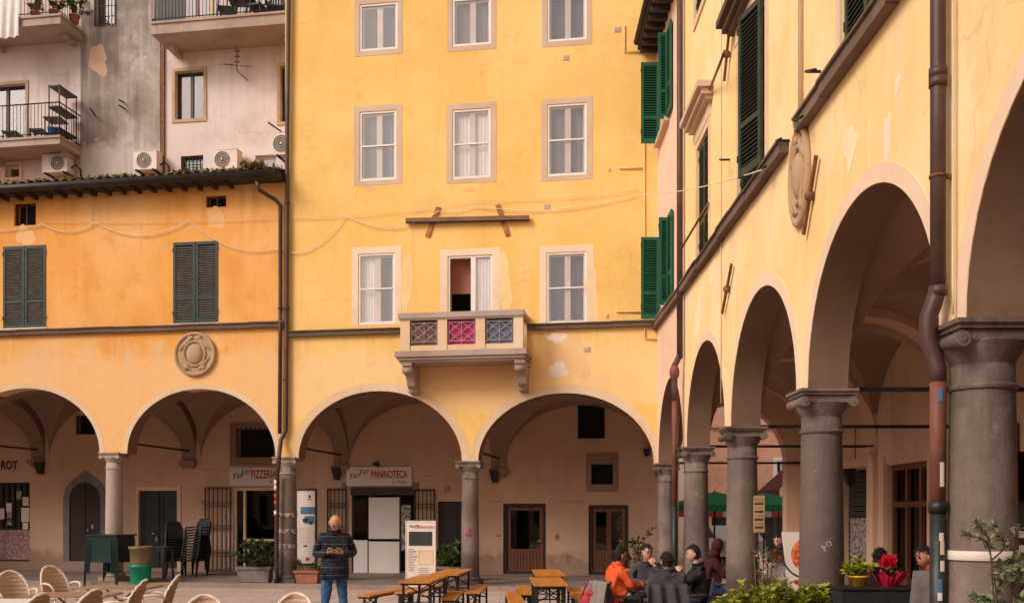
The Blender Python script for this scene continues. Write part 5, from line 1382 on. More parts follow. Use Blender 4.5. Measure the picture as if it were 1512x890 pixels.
def parasol(x, y, label):
    t = empty('parasol', (x, y, 0), label, 'parasol', 'green parasols in the side street')
    mb = MB(); s = 1.35; h = 2.12; c = Vector((x, y, 0))
    cr = [Vector((sx * s, sy * s, h)) + c for sx, sy in ((-1, -1), (1, -1), (1, 1), (-1, 1))]; ap = c + Z * (h + .42)
    mb.add(cr + [ap], [(0, 1, 4), (1, 2, 4), (2, 3, 4), (3, 0, 4)])
    for i in range(4):
        a, b_ = cr[i], cr[(i + 1) % 4]; mb.add([a, b_, b_ - Z * .2, a - Z * .2], [(0, 1, 2, 3)])
    mb.build('canopy', m_tarp, t)
    mb = MB(); mb.tube([(x, y, 0), (x, y, h + .45)], .03, 8); mb.build('pole', m_darkmetal, t)
    mb = MB(); mb.cube((x, y, .05), (.6, .6, .1)); mb.build('base', m_greystone, t)
x, y = gp(1055, 47); parasol(x, y, 'green parasol between the second and third far columns')
x, y = gp(1128, 45); parasol(x, y, 'green parasol behind the printed notice on a column')
t = empty('street_lamp', PLN.at(PLN.hit(1051, 725)[0], 4, .4), 'small wall mounted street lamp on the pale house', 'lamp')
u, z = PLN.hit(1051, 728); mb = MB(); mb.tube([PLN.at(u, z - .5, 0), PLN.at(u, z - .5, .4), PLN.at(u, z - .3, .4)], .03, 6); mb.build('arm', m_iron, t)
mb = MB(); c_ = PLN.at(u, z - .3, .4); mb.lathe([(.1, 0), (.2, .4), (.24, .42), (.05, .62), (.02, .75)], c_, 6); mb.build('lantern', m_iron, t)
# white car
def car(x, y, rz):
    t = empty('parked_car', (0, 0, 0), 'white parked car half hidden behind the hooded person', 'car')
    side = Plane((0, 0), (1, 0))
    prof = [(-2.0, .35), (2.0, .35), (2.05, .6), (1.95, .82), (1.1, .92), (.45, 1.38), (-.9, 1.42), (-1.75, .98), (-2.0, .9)]
    mb = MB(); mb.prism(Plane((0, 0), (1, 0)), prof, -.82, .82); b_ = mb.build('body', m_carw, t)
    for sy in (-1, 1):
        mb = MB(); mb.prism(Plane((0, 0), (1, 0)), [(.92, .94), (.4, 1.31), (-.1, 1.33), (-.1, .96)], sy * .80, sy * .83); mb.prism(Plane((0, 0), (1, 0)), [(-.18, .96), (-.18, 1.33), (-.85, 1.34), (-1.4, 1.0)], sy * .8, sy * .83); mb.build('side_window', m_black, t)
        for sx in (-1.25, 1.3):
            mb = MB(); mb.tube([(sx, sy * .62, .32), (sx, sy * .84, .32)], .32, 18); w = mb.build('wheel', m_tyre, t)
            mb = MB(); mb.tube([(sx, sy * .84, .32), (sx, sy * .85, .32)], .19, 14); mb.build('rim', m_ac, w)
        mb = MB(); mb.ball((1.98, sy * .6, .68), (.08, .2, .09)); mb.build('headlight', m_panel, t)
    mb = MB(); mb.add([(1.06, -.7, .95), (1.06, .7, .95), (.5, .62, 1.36), (.5, -.62, 1.36)], [(0, 1, 2, 3)]); mb.build('windscreen', m_black, t)
    place(t, x, y, 0, rz)
x, y = gp(1066, 40); car(x, y, 1.75)

# ================================================================== FURNITURE
def wicker_chair(label):
    t = empty('wicker_chair', (0, 0, 0), label, 'chair', 'beige wicker chairs on the square')
    def outl(s):     # s 0..1 round the back's rim: (x, z)
        a = math.pi * s
        return (-.25 * math.cos(a) * (1.0 if .12 < s < .88 else 1.0), .48 + .44 * math.sin(a) ** .75)
    def bk_(s, tt):
        x, zt = outl(.03 + .94 * s); z = .44 + (zt - .44) * tt
        y = .20 + (z - .44) * .30 - .10 * (x / .25) ** 2 + .008 * math.sin(z * 2 * math.pi / .065)
        return (x, y, z)
    mb = MB(); mb.smooth = True; mb.grid(bk_, 28, 44); b_ = mb.build('backrest', m_wick, t)
    so = b_.modifiers.new('thick', 'SOLIDIFY'); so.thickness = .022; so.material_offset = 1; b_.data.materials.append(m_wickdk)
    mb = MB(); rim = [bk_(i / 30, 1.0) for i in range(31)]; rim = [(rim[0][0], rim[0][1] - .02, .42)] + rim + [(rim[-1][0], rim[-1][1] - .02, .42)]
    mb.tube(rim, .019, 8); mb.build('rim', m_rim, t)
    mb = MB(); mb.lathe([(.02, .405), (.235, .405), (.25, .425), (.25, .44), (.235, .452), (.02, .455)], (0, 0, 0), 26, 1, .98); mb.build('seat', m_wick, t)
    for sx in (-1, 1):
        mb = MB(); mb.tube([(sx * .245, .17, .60), (sx * .29, .02, .645), (sx * .285, -.14, .63), (sx * .25, -.20, .56), (sx * .225, -.18, .43)], .018, 8); mb.build('armrest', m_rim, t)
        for sy, dy in ((-1, -.03), (1, .06)):
            mb = MB(); mb.tube([(sx * .2, sy * .17, .42), (sx * .235, sy * .2 + dy, 0)], [.02, .016], 7); mb.build('leg', m_rim, t)
    return t
wc = wicker_chair('beige wicker chair facing the camera behind the nearest folding table')
chairs = [  # px of back, s, direction the seat faces (0 = towards camera), label
    (73, 84, 1.0, None),
    (14, 92, .75, 'beige wicker chair facing the camera at the far left edge of the picture'),
    (262, 98, -1.3, 'beige wicker chair seen from its side, farthest right by the folding table'),
    (213, 106, -1.45, 'beige wicker chair seen from behind at the near right side of the folding table'),
    (141, 121, -1.75, 'beige wicker chair seen from behind in front of the nearer folding table'),
    (62, 128, -1.75, 'beige wicker chair from behind, its top just showing by the white table'),
    (302, 131, .3, 'beige wicker chair with only its rounded top showing, left of the standing man'),
    (437, 128, .0, 'broad beige wicker chair back with pale rim in front of the terracotta planter')]
for i, (px, s, rz, lb) in enumerate(chairs):
    o = wc if i == 0 else copy_tree(wc)
    x, y = gp(px, s); bx_ = Matrix.Rotation(rz, 3, 'Z') @ Vector((0, .32, 0)); place(o, x - bx_.x, y - bx_.y, 0, rz, lb)
def folding_table(mat, label, w=.72, d=.72, h=.72, name='folding_table', ttx=None):
    t = empty(name, (0, 0, 0), label, 'table')
    mb = MB()
    k = 8
    for i in range(k): mb.cube((0, -d / 2 + d * (i + .5) / k, h - .012), (w, d / k - .008, .022))
    mb.cube((-w / 2 + .0, 0, h - .02), (.02, d, .03)); mb.cube((w / 2, 0, h - .02), (.02, d, .03)); mb.build('tabletop', mat, t)
    for sy in (-1, 1):
        mb = MB(); y = sy * d * .36
        mb.bar((-w * .42, y, 0), (w * .34, y, h - .03), .03, .02); mb.bar((w * .42, y + .025, 0), (-w * .34, y + .025, h - .03), .03, .02); mb.build('leg_frame', m_darkmetal, t)
    mb = MB(); mb.bar((-w * .42, -d * .36, .01), (-w * .42, d * .36, .01), .02); mb.bar((w * .42, -d * .36, .01), (w * .42, d * .36, .01), .02); mb.bar((0, -d * .36, h * .5), (0, d * .36, h * .5), .02); mb.build('stretcher', m_darkmetal, t)
    return t
ft = folding_table(m_ttop, 'tan slatted folding table nearest the buckets', 1.1, .75); x, y = gp(175, 95.5); place(ft, x, y, 0, -.02)
f2 = copy_tree(ft); x, y = gp(108, 105.5); place(f2, x, y, 0, .06, 'tan slatted folding table nearer the camera, beside the ribbed wicker chair')
f3 = folding_table(m_white, 'white table at the bottom left corner of the picture', .9, .8, .74, 'white_table'); x, y = gp(10, 117); place(f3, x, y, 0, .1)
def beer(kind, label, L, w, h):
    t = empty(kind, (0, 0, 0), label, 'table' if 'table' in kind else 'bench', 'orange folding beer tables' if 'table' in kind else 'orange folding beer benches')
    mb = MB(); mb.cube((0, 0, h - .014), (w, L, .028)); mb.build('tabletop' if 'table' in kind else 'seat', m_beer, t)
    mb = MB(); mb.cube((0, 0, h - .045), (w * .86, L * .96, .03)); mb.build('apron', m_darkmetal, t)
    for s in (-1, 1):
        y = s * L * .36; mb = MB(); a = w * .42
        for sx in (-1, 1): mb.bar((sx * a, y, 0), (sx * a, y, h - .05), .038, .03)
        mb.bar((-a, y, .06), (a, y, .06), .025); mb.bar((-a, y, h * .62), (a, y, h * .93), .018); mb.bar((a, y + .01, h * .62), (-a, y + .01, h * .93), .018); mb.bar((-a, y, h * .55), (a, y, h * .55), .022)
        mb.build('leg_frame', m_darkmetal, t)
        mb = MB(); mb.bar((0, y, h * .55), (0, y - s * L * .18, h - .05), .02); mb.build('stay', m_darkmetal, t)
    return t
bt = beer('beer_table', 'orange topped folding table in front of the white menu stand', 1.7, .52, .78)
bb = beer('beer_bench', 'low orange bench farthest left, in front of the white shop door', 2.0, .25, .47)
for i, (px, s, rz, lb) in enumerate(((627, 89.5, -.10, None), (667, 80, -.10, 'orange topped folding table beside the column with purple paint, just behind the menu stand table'),
        (809, 93, .03, 'orange topped folding table nearest the camera, alone in the middle of the square'), (809, 81, .03, 'orange topped folding table right behind the nearest one, in front of the glazed doors'))):
    o = bt if i == 0 else copy_tree(bt); x, y = gp(px, s); place(o, x, y, 0, rz, lb)
for i, (px, s, rz, lb) in enumerate(((573, 83, -.30, None), (622, 80, -.26, 'orange bench half hidden under the table before the menu stand'), (670, 86, -.02, 'orange bench in front of the table beside the painted column'), (705, 80, -.05, 'orange bench standing at the foot of the painted column'),
        (759, 89, .05, 'orange bench at the left of the nearest table'), (773, 81, .02, 'orange bench farther back at the left of the middle tables'), (852, 83, .02, 'orange bench farther back at the right of the middle tables'), (862, 91, .06, 'orange bench beside the red bag and grey armchair'))):
    o = bb if i == 0 else copy_tree(bb); x, y = gp(px, s); place(o, x, y, 0, rz, lb)
# stacked dark green tables, buckets, grey table, stacked chairs
x, y = gp(163, 58); 
t = empty('stacked_plastic_table', (x, y, 0), 'stack of dark green plastic tables with deep sides in front of the pale column', 'table')
Mx = Matrix.Rotation(-.25, 3, 'Z'); o_ = Vector((x, y, 0))
mb = MB(); mb.cube((x, y, 1.30), (.98, .8, .035), -.25); mb.build('tabletop', m_gplas, t)
mb = MB()
lo = [o_ + Mx @ Vector((sx * .46, sy * .37, .62)) for sx, sy in ((-1, -1), (1, -1), (1, 1), (-1, 1))]; hi = [o_ + Mx @ Vector((sx * .44, sy * .36, 1.285)) for sx, sy in ((-1, -1), (1, -1), (1, 1), (-1, 1))]
mb.hexa(lo + hi)
for k in range(9):
    z = .68 + k * .065; mb.cube((x, y, z), (.93, .75, .02), -.25)
mb.build('apron', m_gplas, t)
for sx in (-1, 1):
    for sy in (-1, 1):
        mb = MB()
        for k in range(3): mb.bar(o_ + Mx @ Vector((sx * (.43 - k * .07), sy * .34, 1.2)), o_ + Mx @ Vector((sx * (.47 - k * .06), sy * .38, 0 if k == 0 else .35)), .075, .05)
        mb.build('leg', m_gplas, t)
def bin_(px, s, z0, h, r, mat, label):
    x, y = gp(px, s); t = empty('plastic_tub', (x, y, z0), label, 'tub')
    p = Vector((x, y, z0)); mb = MB(); mb.lathe([(r * .84, 0), (r * .86, .03), (r * .98, h * .86), (r * 1.06, h * .87), (r * 1.06, h), (r * .97, h), (r * .95, h * .9), (r * .8, h * .1), (.01, h * .1)], p, 26); mb.build('body', mat, t)
    return t
bin_(207.5, 58.5, .02, .54, .27, m_teal, 'bright teal green plastic tub standing beside the pale column')
bin_(207.5, 58.5, .52, .50, .275, m_olive, 'olive plastic tub stacked in the teal green tub')
x, y = gp(226, 54.5); gt = empty('plastic_table', (x, y, KERB), 'grey green plastic table in the arcade behind the tubs', 'table')
mb = MB(); mb.cube((x, y, .94), (.95, .8, .04)); mb.build('tabletop', m_ggrey, gt)
mb = MB(); mb.cube((x, y, .88), (.88, .74, .08)); mb.build('apron', m_ggrey, gt)
for sx in (-1, 1):
    for sy in (-1, 1): mb = MB(); mb.bar((x + sx * .42, y + sy * .34, KERB), (x + sx * .40, y + sy * .33, .92), .08, .06); mb.build('leg', m_ggrey, gt)
def chair_stack(px, n, lab, rz, s=52.5):
    x, y = gp(px, s); z = KERB
    for k in range(n):
        o = copy_tree(blk); place(o, x - .012 * k * math.sin(rz), y + .02 * k, z + .078 * k, rz, lab[min(k, len(lab) - 1)])
blk = plastic_chair(m_blackpl, 'stacking_chair', 'x', 'chair', 'stacked black plastic chairs')
mb = MB(); mb.smooth = True; mb.grid(lambda s, t: (-.22 + .44 * s, .205 + .1 * t - .03 * math.sin(3.14 * s) + .03, .46 + .42 * t * (1 - .25 * abs(2 * s - 1) ** 4)), 10, 6)
mb.build('back_panel', m_blackpl, blk)
chair_stack(258, 9, ['black plastic chair at the bottom of the shorter stack beside the grey double door'] + ['black plastic chair among those inside the shorter stack beside the grey double door'] * 7 + ['black plastic chair on top of the shorter stack beside the grey double door'], .5)
chair_stack(287, 10, ['black plastic chair at the bottom of the taller stack beside the iron gate'] + ['black plastic chair among those inside the taller stack beside the iron gate'] * 8 + ['black plastic chair on top of the taller stack beside the iron gate'], -.35)
for o in [blk] + list(blk.children): bpy.data.objects.remove(o)
# planters
x, y = gp(378, 58); potplant(Vector((x, y, KERB + .01)), .3, .35, .85, 750, m_leafdk, m_greystone, 'dark leafy shrub in a grey cement trough in front of the beige shop front', 'shrub_trough', 21, .15, .5, (.88, .42, .36, -.1))
x, y = gp(455, 58.6); potplant(Vector((x, y, KERB + .01)), .3, .3, .38, 160, m_leafmid, m_terra, 'terracotta trough with low plants under the menu panel by the striped column', 'planter_trough', 22, .09, .6, (.62, .32, .28, -.12))
x, y = gp(664, 57); potplant(Vector((x, y, KERB + .01)), .3, .36, .62, 420, m_leafmid, m_greystone, 'grassy green plant behind the tables beside the painted column', 'plant_trough', 23, .26, .3, (.8, .4, .34, -.1))
x, y = gp(930, 60.5); potplant(Vector((x, y, KERB + .01)), .2, .4, 1.25, 240, m_leafdk, m_terra, 'tall thin shrub growing behind the seated group by the corner column', 'tall_potted_shrub', 24, .13, .4)
# menu panel on trellis behind the terracotta planter
x, y = gp(453, 56.5); t = empty('menu_display', (x, y, KERB), 'framed white and blue menu panel on a trellis beside the banded column', 'menu board')
mp = Plane((x, y), FA.U)
mb = MB(); frame_boxes(mb, mp, (-.32, .29, KERB, 2.50), .05, 0, .05, (), (.17,)); mb.build('frame', m_dwood, t)
mb = MB()
for k in range(7): mb.bar(mp.at(-.3 + k * .1, KERB + .05, .02), mp.at(-.3 + k * .1, .5, .02), .015); 
for k in range(5): mb.bar(mp.at(-.3, KERB + .08 + k * .09, .03), mp.at(.27, KERB + .08 + k * .09, .03), .015)
mb.build('trellis', m_dwood, t)
mb = MB(); mb.box(mp, -.27, .24, .52, 2.44, .01, .03); pn = mb.build('panel', m_sign, t)
mb = MB()
for (a, b_, c, d, mi) in ((-.16, .24, 1.83, 2.02, 0), (-.1, .05, 1.62, 1.72, 1), (.08, .16, 1.56, 1.64, 1), (-.05, .22, 1.58, 1.78, 0), (-.08, .02, .98, 1.02, 1), (-.02, .08, .62, .70, 2), (.02, .16, 2.2, 2.22, 1), (.06, .12, 2.25, 2.32, 1)):
    mb.mi = mi; mb.box(mp, a, b_, c, d, .03, .034 + .001 * mi)
for k in range(9): mb.mi = 2; mb.box(mp, -.2, -.2 + .3, 1.45 - k * .045, 1.455 - k * .045, .03, .033)
mb.build('print', [m_blue, m_black, m_red], pn)
scribble(FA.at(FA.hit(694, 700, -.2)[0], 0, -.22).xy, .222, 697, 785, .06, .07, M('pink_spray_paint', (.42, .05, .20), .6, .2), 7, yel, 4, .010)
# white menu stand
x, y = gp(621, 63.5); t = empty('menu_stand', (x, y, 0), 'white upright menu stand with dark photo and framed list behind the tables', 'menu board')
mp = Plane((x, y), FA.U.copy()); z0 = .02; zt = 1.84 - (769 - 758) / 63.5
mb = MB(); mb.box(mp, -.345, .345, z0, zt, -.04, .0); bd = mb.build('board', m_sign, t)
mb = MB(); frame_boxes(mb, mp, (-.36, .36, z0, zt + .012), .02, -.045, .012); mb.build('edge_frame', m_offw, t)
mb = MB(); mb.box(mp, -.28, .28, zt - .57, zt - .24, 0, .004); mb.build('photo', M('dark_menu_photo', (.03, .04, .035), .4, .5, 14), bd)
mb = MB(); frame_boxes(mb, mp, (-.06, .30, zt - 1.0, zt - .66), .025, 0, .012); lf = mb.build('list_frame', m_beige, bd)
mb = MB(); mb.box(mp, -.04, .28, zt - .98, zt - .70, 0, .004); mb.build('list', m_trim, lf)
text('lettering', 'PANINOTECA', mp, -.15, zt - .17, .003, .085, m_red, bd); text('script', 'Yan Yer', mp, -.29, zt - .15, .003, .08, m_black, bd, .5, .1)
mb = MB()
for k in range(14):
    mb.mi = k % 3 == 0; w_ = R.uniform(.12, .22); z = zt - .66 - k * .038; mb.box(mp, -.29, -.29 + w_, z, z + .012, 0, .003)
for k in range(6): mb.box(mp, -.04, .2, zt - 1.1 - k * .045, zt - 1.09 - k * .045, 0, .003)
mb.build('menu_lines', [m_acgrill, m_red], bd)
# right: hedge trough, planter wall, potted plants, menu board with a pizza
x0, s0 = 1150, 120
x, y = gp(1150, 135)
hd = empty('hedge_trough', (x, y, 0), 'long planter of bright yellow green leaves in front of the right hand columns', 'hedge')
mb = MB(); Mx = Matrix.Rotation(.05, 3, 'Z')
mb.cube((x, y, .33), (1.26, .36, .66), .05); mb.cube((x, y, .66), (1.3, .4, .05), .05); mb.build('trough', m_terra, hd)
mb = MB(); mb.cube((x, y, .69), (1.2, .32, .02), .05); mb.build('soil', m_soil, hd)
q = random.Random(44); mb = MB(); st = MB()
for i in range(110):
    b_ = Vector((x, y, .68)) + Mx @ Vector((q.uniform(-.62, .62), q.uniform(-.16, .16), 0)); fx = abs((b_.x - x) / .64)
    h = q.uniform(.14, .42) * (1.0 - .35 * fx ** 3); tip = b_ + Vector((q.gauss(0, .06), q.gauss(0, .06), h)); st.tube([b_, tip], .006, 5)
    for k in range(20):
        f = q.uniform(.3, 1.05); a = q.uniform(0, 6.28); up = q.uniform(-.1, .9)
        mb.leaf(b_.lerp(tip, f), (math.cos(a), math.sin(a), up), Vector((q.gauss(0, .3), q.gauss(0, .3), 1)), q.uniform(.05, .11), q.uniform(.018, .032))
mb.build('foliage', m_leafbri, hd, recalc=False); st.build('stem', m_stem, hd)
mb = MB(); q = random.Random(45)
x2, y2 = gp(1128, 112); sp = empty('reddish_shrub', (x2, y2, 0), 'thin shrub with pinkish new leaves rising behind the yellow green planter', 'shrub')
for k in range(6): st = MB(); 
for i in range(90):
    h = q.random(); p = Vector((x2 + q.gauss(0, .07), y2 + q.gauss(0, .07), .75 + .62 * h)); a = q.uniform(0, 6.28)
    mb.leaf(p, (math.cos(a), math.sin(a), .5), Z, q.uniform(.05, .10), .02)
mb.build('foliage', island('pinkish_leaf', [(.12, .14, .03), (.42, .22, .10), (.50, .30, .17)], .5, .2), sp, recalc=False)
st = MB()
for k in range(5): st.tube([(x2 + .02 * k - .04, y2, .0), (x2 + .05 * k - .1, y2 + .02 * k, .7), (x2 + .06 * k - .12, y2 + .03, 1.3)], .008, 5)
st.build('stem', m_stem, sp)
# dark planter wall with the two bright pots
s = 138; x, y = gp(1306, s)
pw_ = empty('dark_planter_box', (x, y, 0), 'long black planter box carrying the yellow pot and the red wrapped flowers', 'planter')
zt = 1.84 - (868 - 758) / s
mb = MB(); mb.cube((x, y, zt / 2), (1.02, .36, zt)); mb.build('body', m_blackcl, pw_)
mb = MB(); mb.cube((x, y, zt + .012), (1.06, .40, .024)); mb.build('top', m_darkmetal, pw_)
zt += .024
xx, yy = gp(1268, s); t = potplant(Vector((xx, yy, zt)), .105, .115, .22, 260, m_leafbri, m_yellowpot, 'yellow pot of bright yellow green leaves on the black planter box', 'potted_plant', 31, .075, .5)
xx, yy = gp(1312, s); p = Vector((xx, yy, zt)); t = empty('flower_pot', p, 'red cyclamen flowers in red foil wrap on the black planter box', 'flowers'); q = random.Random(8)
mb = MB()
for i in range(26):
    a = i / 26 * 6.283; r1 = .09; r2 = .19 + .03 * math.sin(i * 2.4); mb.add([p + Vector((math.cos(a) * r1, math.sin(a) * r1, 0)), p + Vector((math.cos(a + .24) * r1, math.sin(a + .24) * r1, 0)), p + Vector((math.cos(a + .24) * .19, math.sin(a + .24) * .19, .13 + .03 * math.sin(i * 1.7))), p + Vector((math.cos(a) * r2, math.sin(a) * r2, .15 + .03 * math.cos(i * 1.9)))], [(0, 1, 2, 3)])
mb.build('foil_wrap', m_redwrap, t, recalc=False)
mb = MB()
for i in range(110):
    a = q.uniform(0, 6.28); r_ = q.uniform(0, .15); mb.leaf(p + Vector((math.cos(a) * r_, math.sin(a) * r_, q.uniform(.10, .19))), (math.cos(a), math.sin(a), q.uniform(-.2, .6)), Z, .07, .028)
mb.build('foliage', m_leafdk, t, recalc=False)
mb = MB()
for i in range(120):
    a = q.uniform(0, 6.28); r_ = q.uniform(0, .085); mb.leaf(p + Vector((math.cos(a) * r_, math.sin(a) * r_ , q.uniform(.20, .30))), (q.gauss(0, 1), q.gauss(0, 1), q.uniform(0, 1.2)), Vector((q.gauss(0, 1), q.gauss(0, 1), .3)), .06, .022)
mb.build('flower', m_flower, t, recalc=False)
# pizza menu board
s = 112; x, y = gp(1193, s); zt = 1.84 - (785 - 758) / s
t = empty('menu_board', (x, y, 0), 'white leaning menu board with a round pizza picture beside the column', 'menu board')
mp = Plane((x, y), (1, -.08)); lean = .16
mb = MB()
A = [(-.34, zt), (.3, zt), (.3, .05), (-.16, .05)]
mb.prism(mp, A, -.03, 0); bd = mb.build('board', m_sign, t)
zc = zt - .30; uc = -.02
mb = MB(); mb.prism(mp, [(uc + .20 * math.cos(i * .2618), zc + .22 * math.sin(i * .2618)) for i in range(24)], 0, .004); mb.build('pizza_picture', patternm('pizza_print', (.55, .05, .02), (.70, .28, .08), 14), bd)
mb = MB(); mb.tube([mp.at(uc + .31 * math.cos(a), zc + .30 * math.sin(a), .004) for a in [3.35 + i * .16 for i in range(11)]], .012, 6); mb.box(mp, -.15, .25, zt - .68, zt - .63, 0, .004); mb.mi = 1
mb.box(mp, -.18, .25, zt - .68, zt - .63, .004, .007); mb.mi = 0
for k in range(7): mb.box(mp, -.15, .2, zt - .76 - k * .05, zt - .755 - k * .05, 0, .003)
mb.build('print', [m_navyj, m_red], bd)
mb = MB(); mb.bar(mp.at(-.1, .02, -.45), mp.at(-.1, zt - .05, -.03), .03); mb.bar(mp.at(.25, .02, -.45), mp.at(.25, zt - .05, -.03), .03); mb.build('rear_leg', m_darkmetal, t)
# notice on a column
yc = 15.26; u, z = gp(1112, 98)[0], 0
t = empty('column_notice', (3.62, yc - .30, 2.0), 'printed notice board hung on the third column from the corner', 'notice')
mp = Plane((3.42 + .17, yc - .27), (1, -.25)); z0, z1 = 1.84 + (758 - 786) / 97, 1.84 + (758 - 731) / 97
mb = MB(); mb.box(mp, -.06, .11, z0, z1, 0, .02); bd = mb.build('board', M('aged_card', (.34, .22, .10), .8, .2), t)
mb = MB()
for k in range(9): mb.mi = (0, 2, 0, 2)[k % 4]; zz = z1 - .05 - k * .06; mb.box(mp, -.04, .09, zz - .03, zz, .02, .024)
mb.build('print', [M('ochre_print', (.30, .17, .05), .7, .2), m_red, m_black], bd)
# small tree at the right edge
s = 224; x, y = gp(1492, s)
def young_tree(x, y, h, label, seed, leafm, n):
    t = empty('young_tree', (x, y, 0), label, 'tree'); q = random.Random(seed); tr = MB(); lf = MB(); tips = []
    for k in range(3):
        p = Vector((x + (k - 1) * .03, y + q.uniform(-.03, .03), 0)); d = Vector(((k - 1) * .05, q.gauss(0, .03), 1)); pts = [p]
        for i in range(6): d = (d + Vector((q.gauss(0, .05), q.gauss(0, .05), .2))).normalized(); pts.append(pts[-1] + d * h * .15)
        tr.tube(pts, [.011, .010, .009, .008, .006, .005, .003], 7)
        for i in range(9):
            j = q.choice((3, 3, 4, 5, 5)); b_ = pts[j].lerp(pts[min(j + 1, 6)], q.random()); a = q.uniform(0, 6.28); dd = Vector((math.cos(a), math.sin(a), q.uniform(.2, .9))).normalized(); bp_ = [b_]
            for m_ in range(4): dd = (dd + Vector((q.gauss(0, .2), q.gauss(0, .2), .0))).normalized(); bp_.append(bp_[-1] + dd * q.uniform(.05, .085))
            tr.tube(bp_, [.006, .005, .004, .003, .002], 5); tips.append(bp_)
    tr.build('trunk', m_stem, t)
    for i in range(n):
        bp_ = q.choice(tips); j = q.choice((1, 2, 3, 3)); a = bp_[j].lerp(bp_[j + 1], q.random())
        lf.leaf(a, (q.gauss(0, 1), q.gauss(0, 1), q.gauss(.2, .6)), Vector((q.gauss(0, .5), q.gauss(0, .5), 1)), q.uniform(.04, .075), q.uniform(.011, .018))
    lf.build('crown', leafm, t, recalc=False)
young_tree(x, y, 1.88, 'slender young tree with pale green leaves in front of the nearest column', 12, m_leafpale, 950)
# posters inside the right arcade, beyond the near column
t = empty('wall_poster', (6.85, 13, 1.6), 'black and white notice with red poster above it beyond the nearest column', 'poster')
mp = RB; r = RB.rect(1470, 700, 1503, 742, .03)
mb = MB(); mb.box(RB, r[0], r[1], r[2], r[3] + .7, .03, .05); mb.build('red_panel', m_red, t)
mb = MB(); mb.prism(RB, [(r[0] + .1, r[2] + .2), (r[0] + .5, r[2] + .2), (r[0] + .3, r[2] + .75)], .05, .055); mb.build('white_triangle', m_sign, t)
r = RB.rect(1488, 745, 1530, 880, .03); mb = MB(); mb.box(RB, r[0], r[1], r[2], r[3], .03, .05); mb.build('black_panel', m_black, t)
for (b1_, za_, zb_) in ((.1, .45, .36), (.0, .65, .55)): mb = MB(); mb.box(RB, r[0] + .05, r[1] - b1_, r[3] - za_, r[3] - zb_, .05, .055); mb.build('print', m_sign, t)
# terrace table and things of the seated group
x, y = gp(958, 100); tt = empty('round_table', (x, y, 0), 'dark round terrace table between the seated friends', 'table')
mb = MB(); mb.lathe([(.02, .70), (.42, .70), (.44, .715), (.44, .73), (.42, .735), (.02, .736)], (x, y, 0), 30); mb.build('tabletop', m_darkmetal, tt)
mb = MB(); mb.lathe([(.24, 0), (.24, .02), (.04, .05), (.03, .4), (.035, .7)], (x, y, 0), 18); mb.build('pedestal', m_darkmetal, tt)
t = empty('cup', (x + .05, y - .1, .736), 'small white cup on the dark round table', 'cup')
mb = MB(); mb.lathe([(.02, 0), (.035, .05), (.038, .075), (.032, .072), (.02, .01)], (x + .05, y - .1, .737), 14); mb.build('bowl', m_white, t)
mb = MB(); mb.tube([(x + .085, y - .1, .755), (x + .108, y - .1, .77), (x + .087, y - .1, .795)], .005, 6); mb.build('handle', m_white, t)
ac = plastic_chair(m_greycl, 'terrace_armchair', 'grey armchair carrying the man in the orange jacket', 'chair', 'grey terrace armchairs')
# ================================================================== PEOPLE
def skin_tree(J, E, root, M_=None, sub=2):
    """continuous limb surface grown round a joint tree J{name: (pos, rx, ry)}"""
    me = bpy.data.meshes.new('sk'); bm = bmesh.new(); L = bm.verts.layers.skin.verify(); V = {}
    for k, (p, rx, ry) in J.items():
        v = bm.verts.new(p); v[L].radius = (rx, ry); v[L].use_root = (k == root); V[k] = v
    for a, b_ in E: bm.edges.new((V[a], V[b_]))
    bm.to_mesh(me); bm.free()
    ob = bpy.data.objects.new('sk', me); COL.objects.link(ob)
    m = ob.modifiers.new('s', 'SKIN'); m.use_smooth_shade = True
    s = ob.modifiers.new('d', 'SUBSURF'); s.levels = s.render_levels = sub
    dg = bpy.context.evaluated_depsgraph_get(); out = bpy.data.meshes.new_from_object(ob.evaluated_get(dg))
    bpy.data.objects.remove(ob); bpy.data.meshes.remove(me)
    r = ([v.co.copy() for v in out.vertices], [tuple(p.vertices) for p in out.polygons]); bpy.data.meshes.remove(out)
    return r
def put(mb, vf, rough=0.0):
    mb.smooth = True
    if rough:                       # cloth folds
        vf = ([v + Vector((noise.noise(v * 9), noise.noise(v * 9 + Vector((7, 0, 0))), .4 * noise.noise(v * 7))) * rough + Vector((noise.noise(v * 23), noise.noise(v * 23 + Vector((3, 0, 9))), 0)) * rough * .5 for v in vf[0]], vf[1])
    mb.add(*vf)
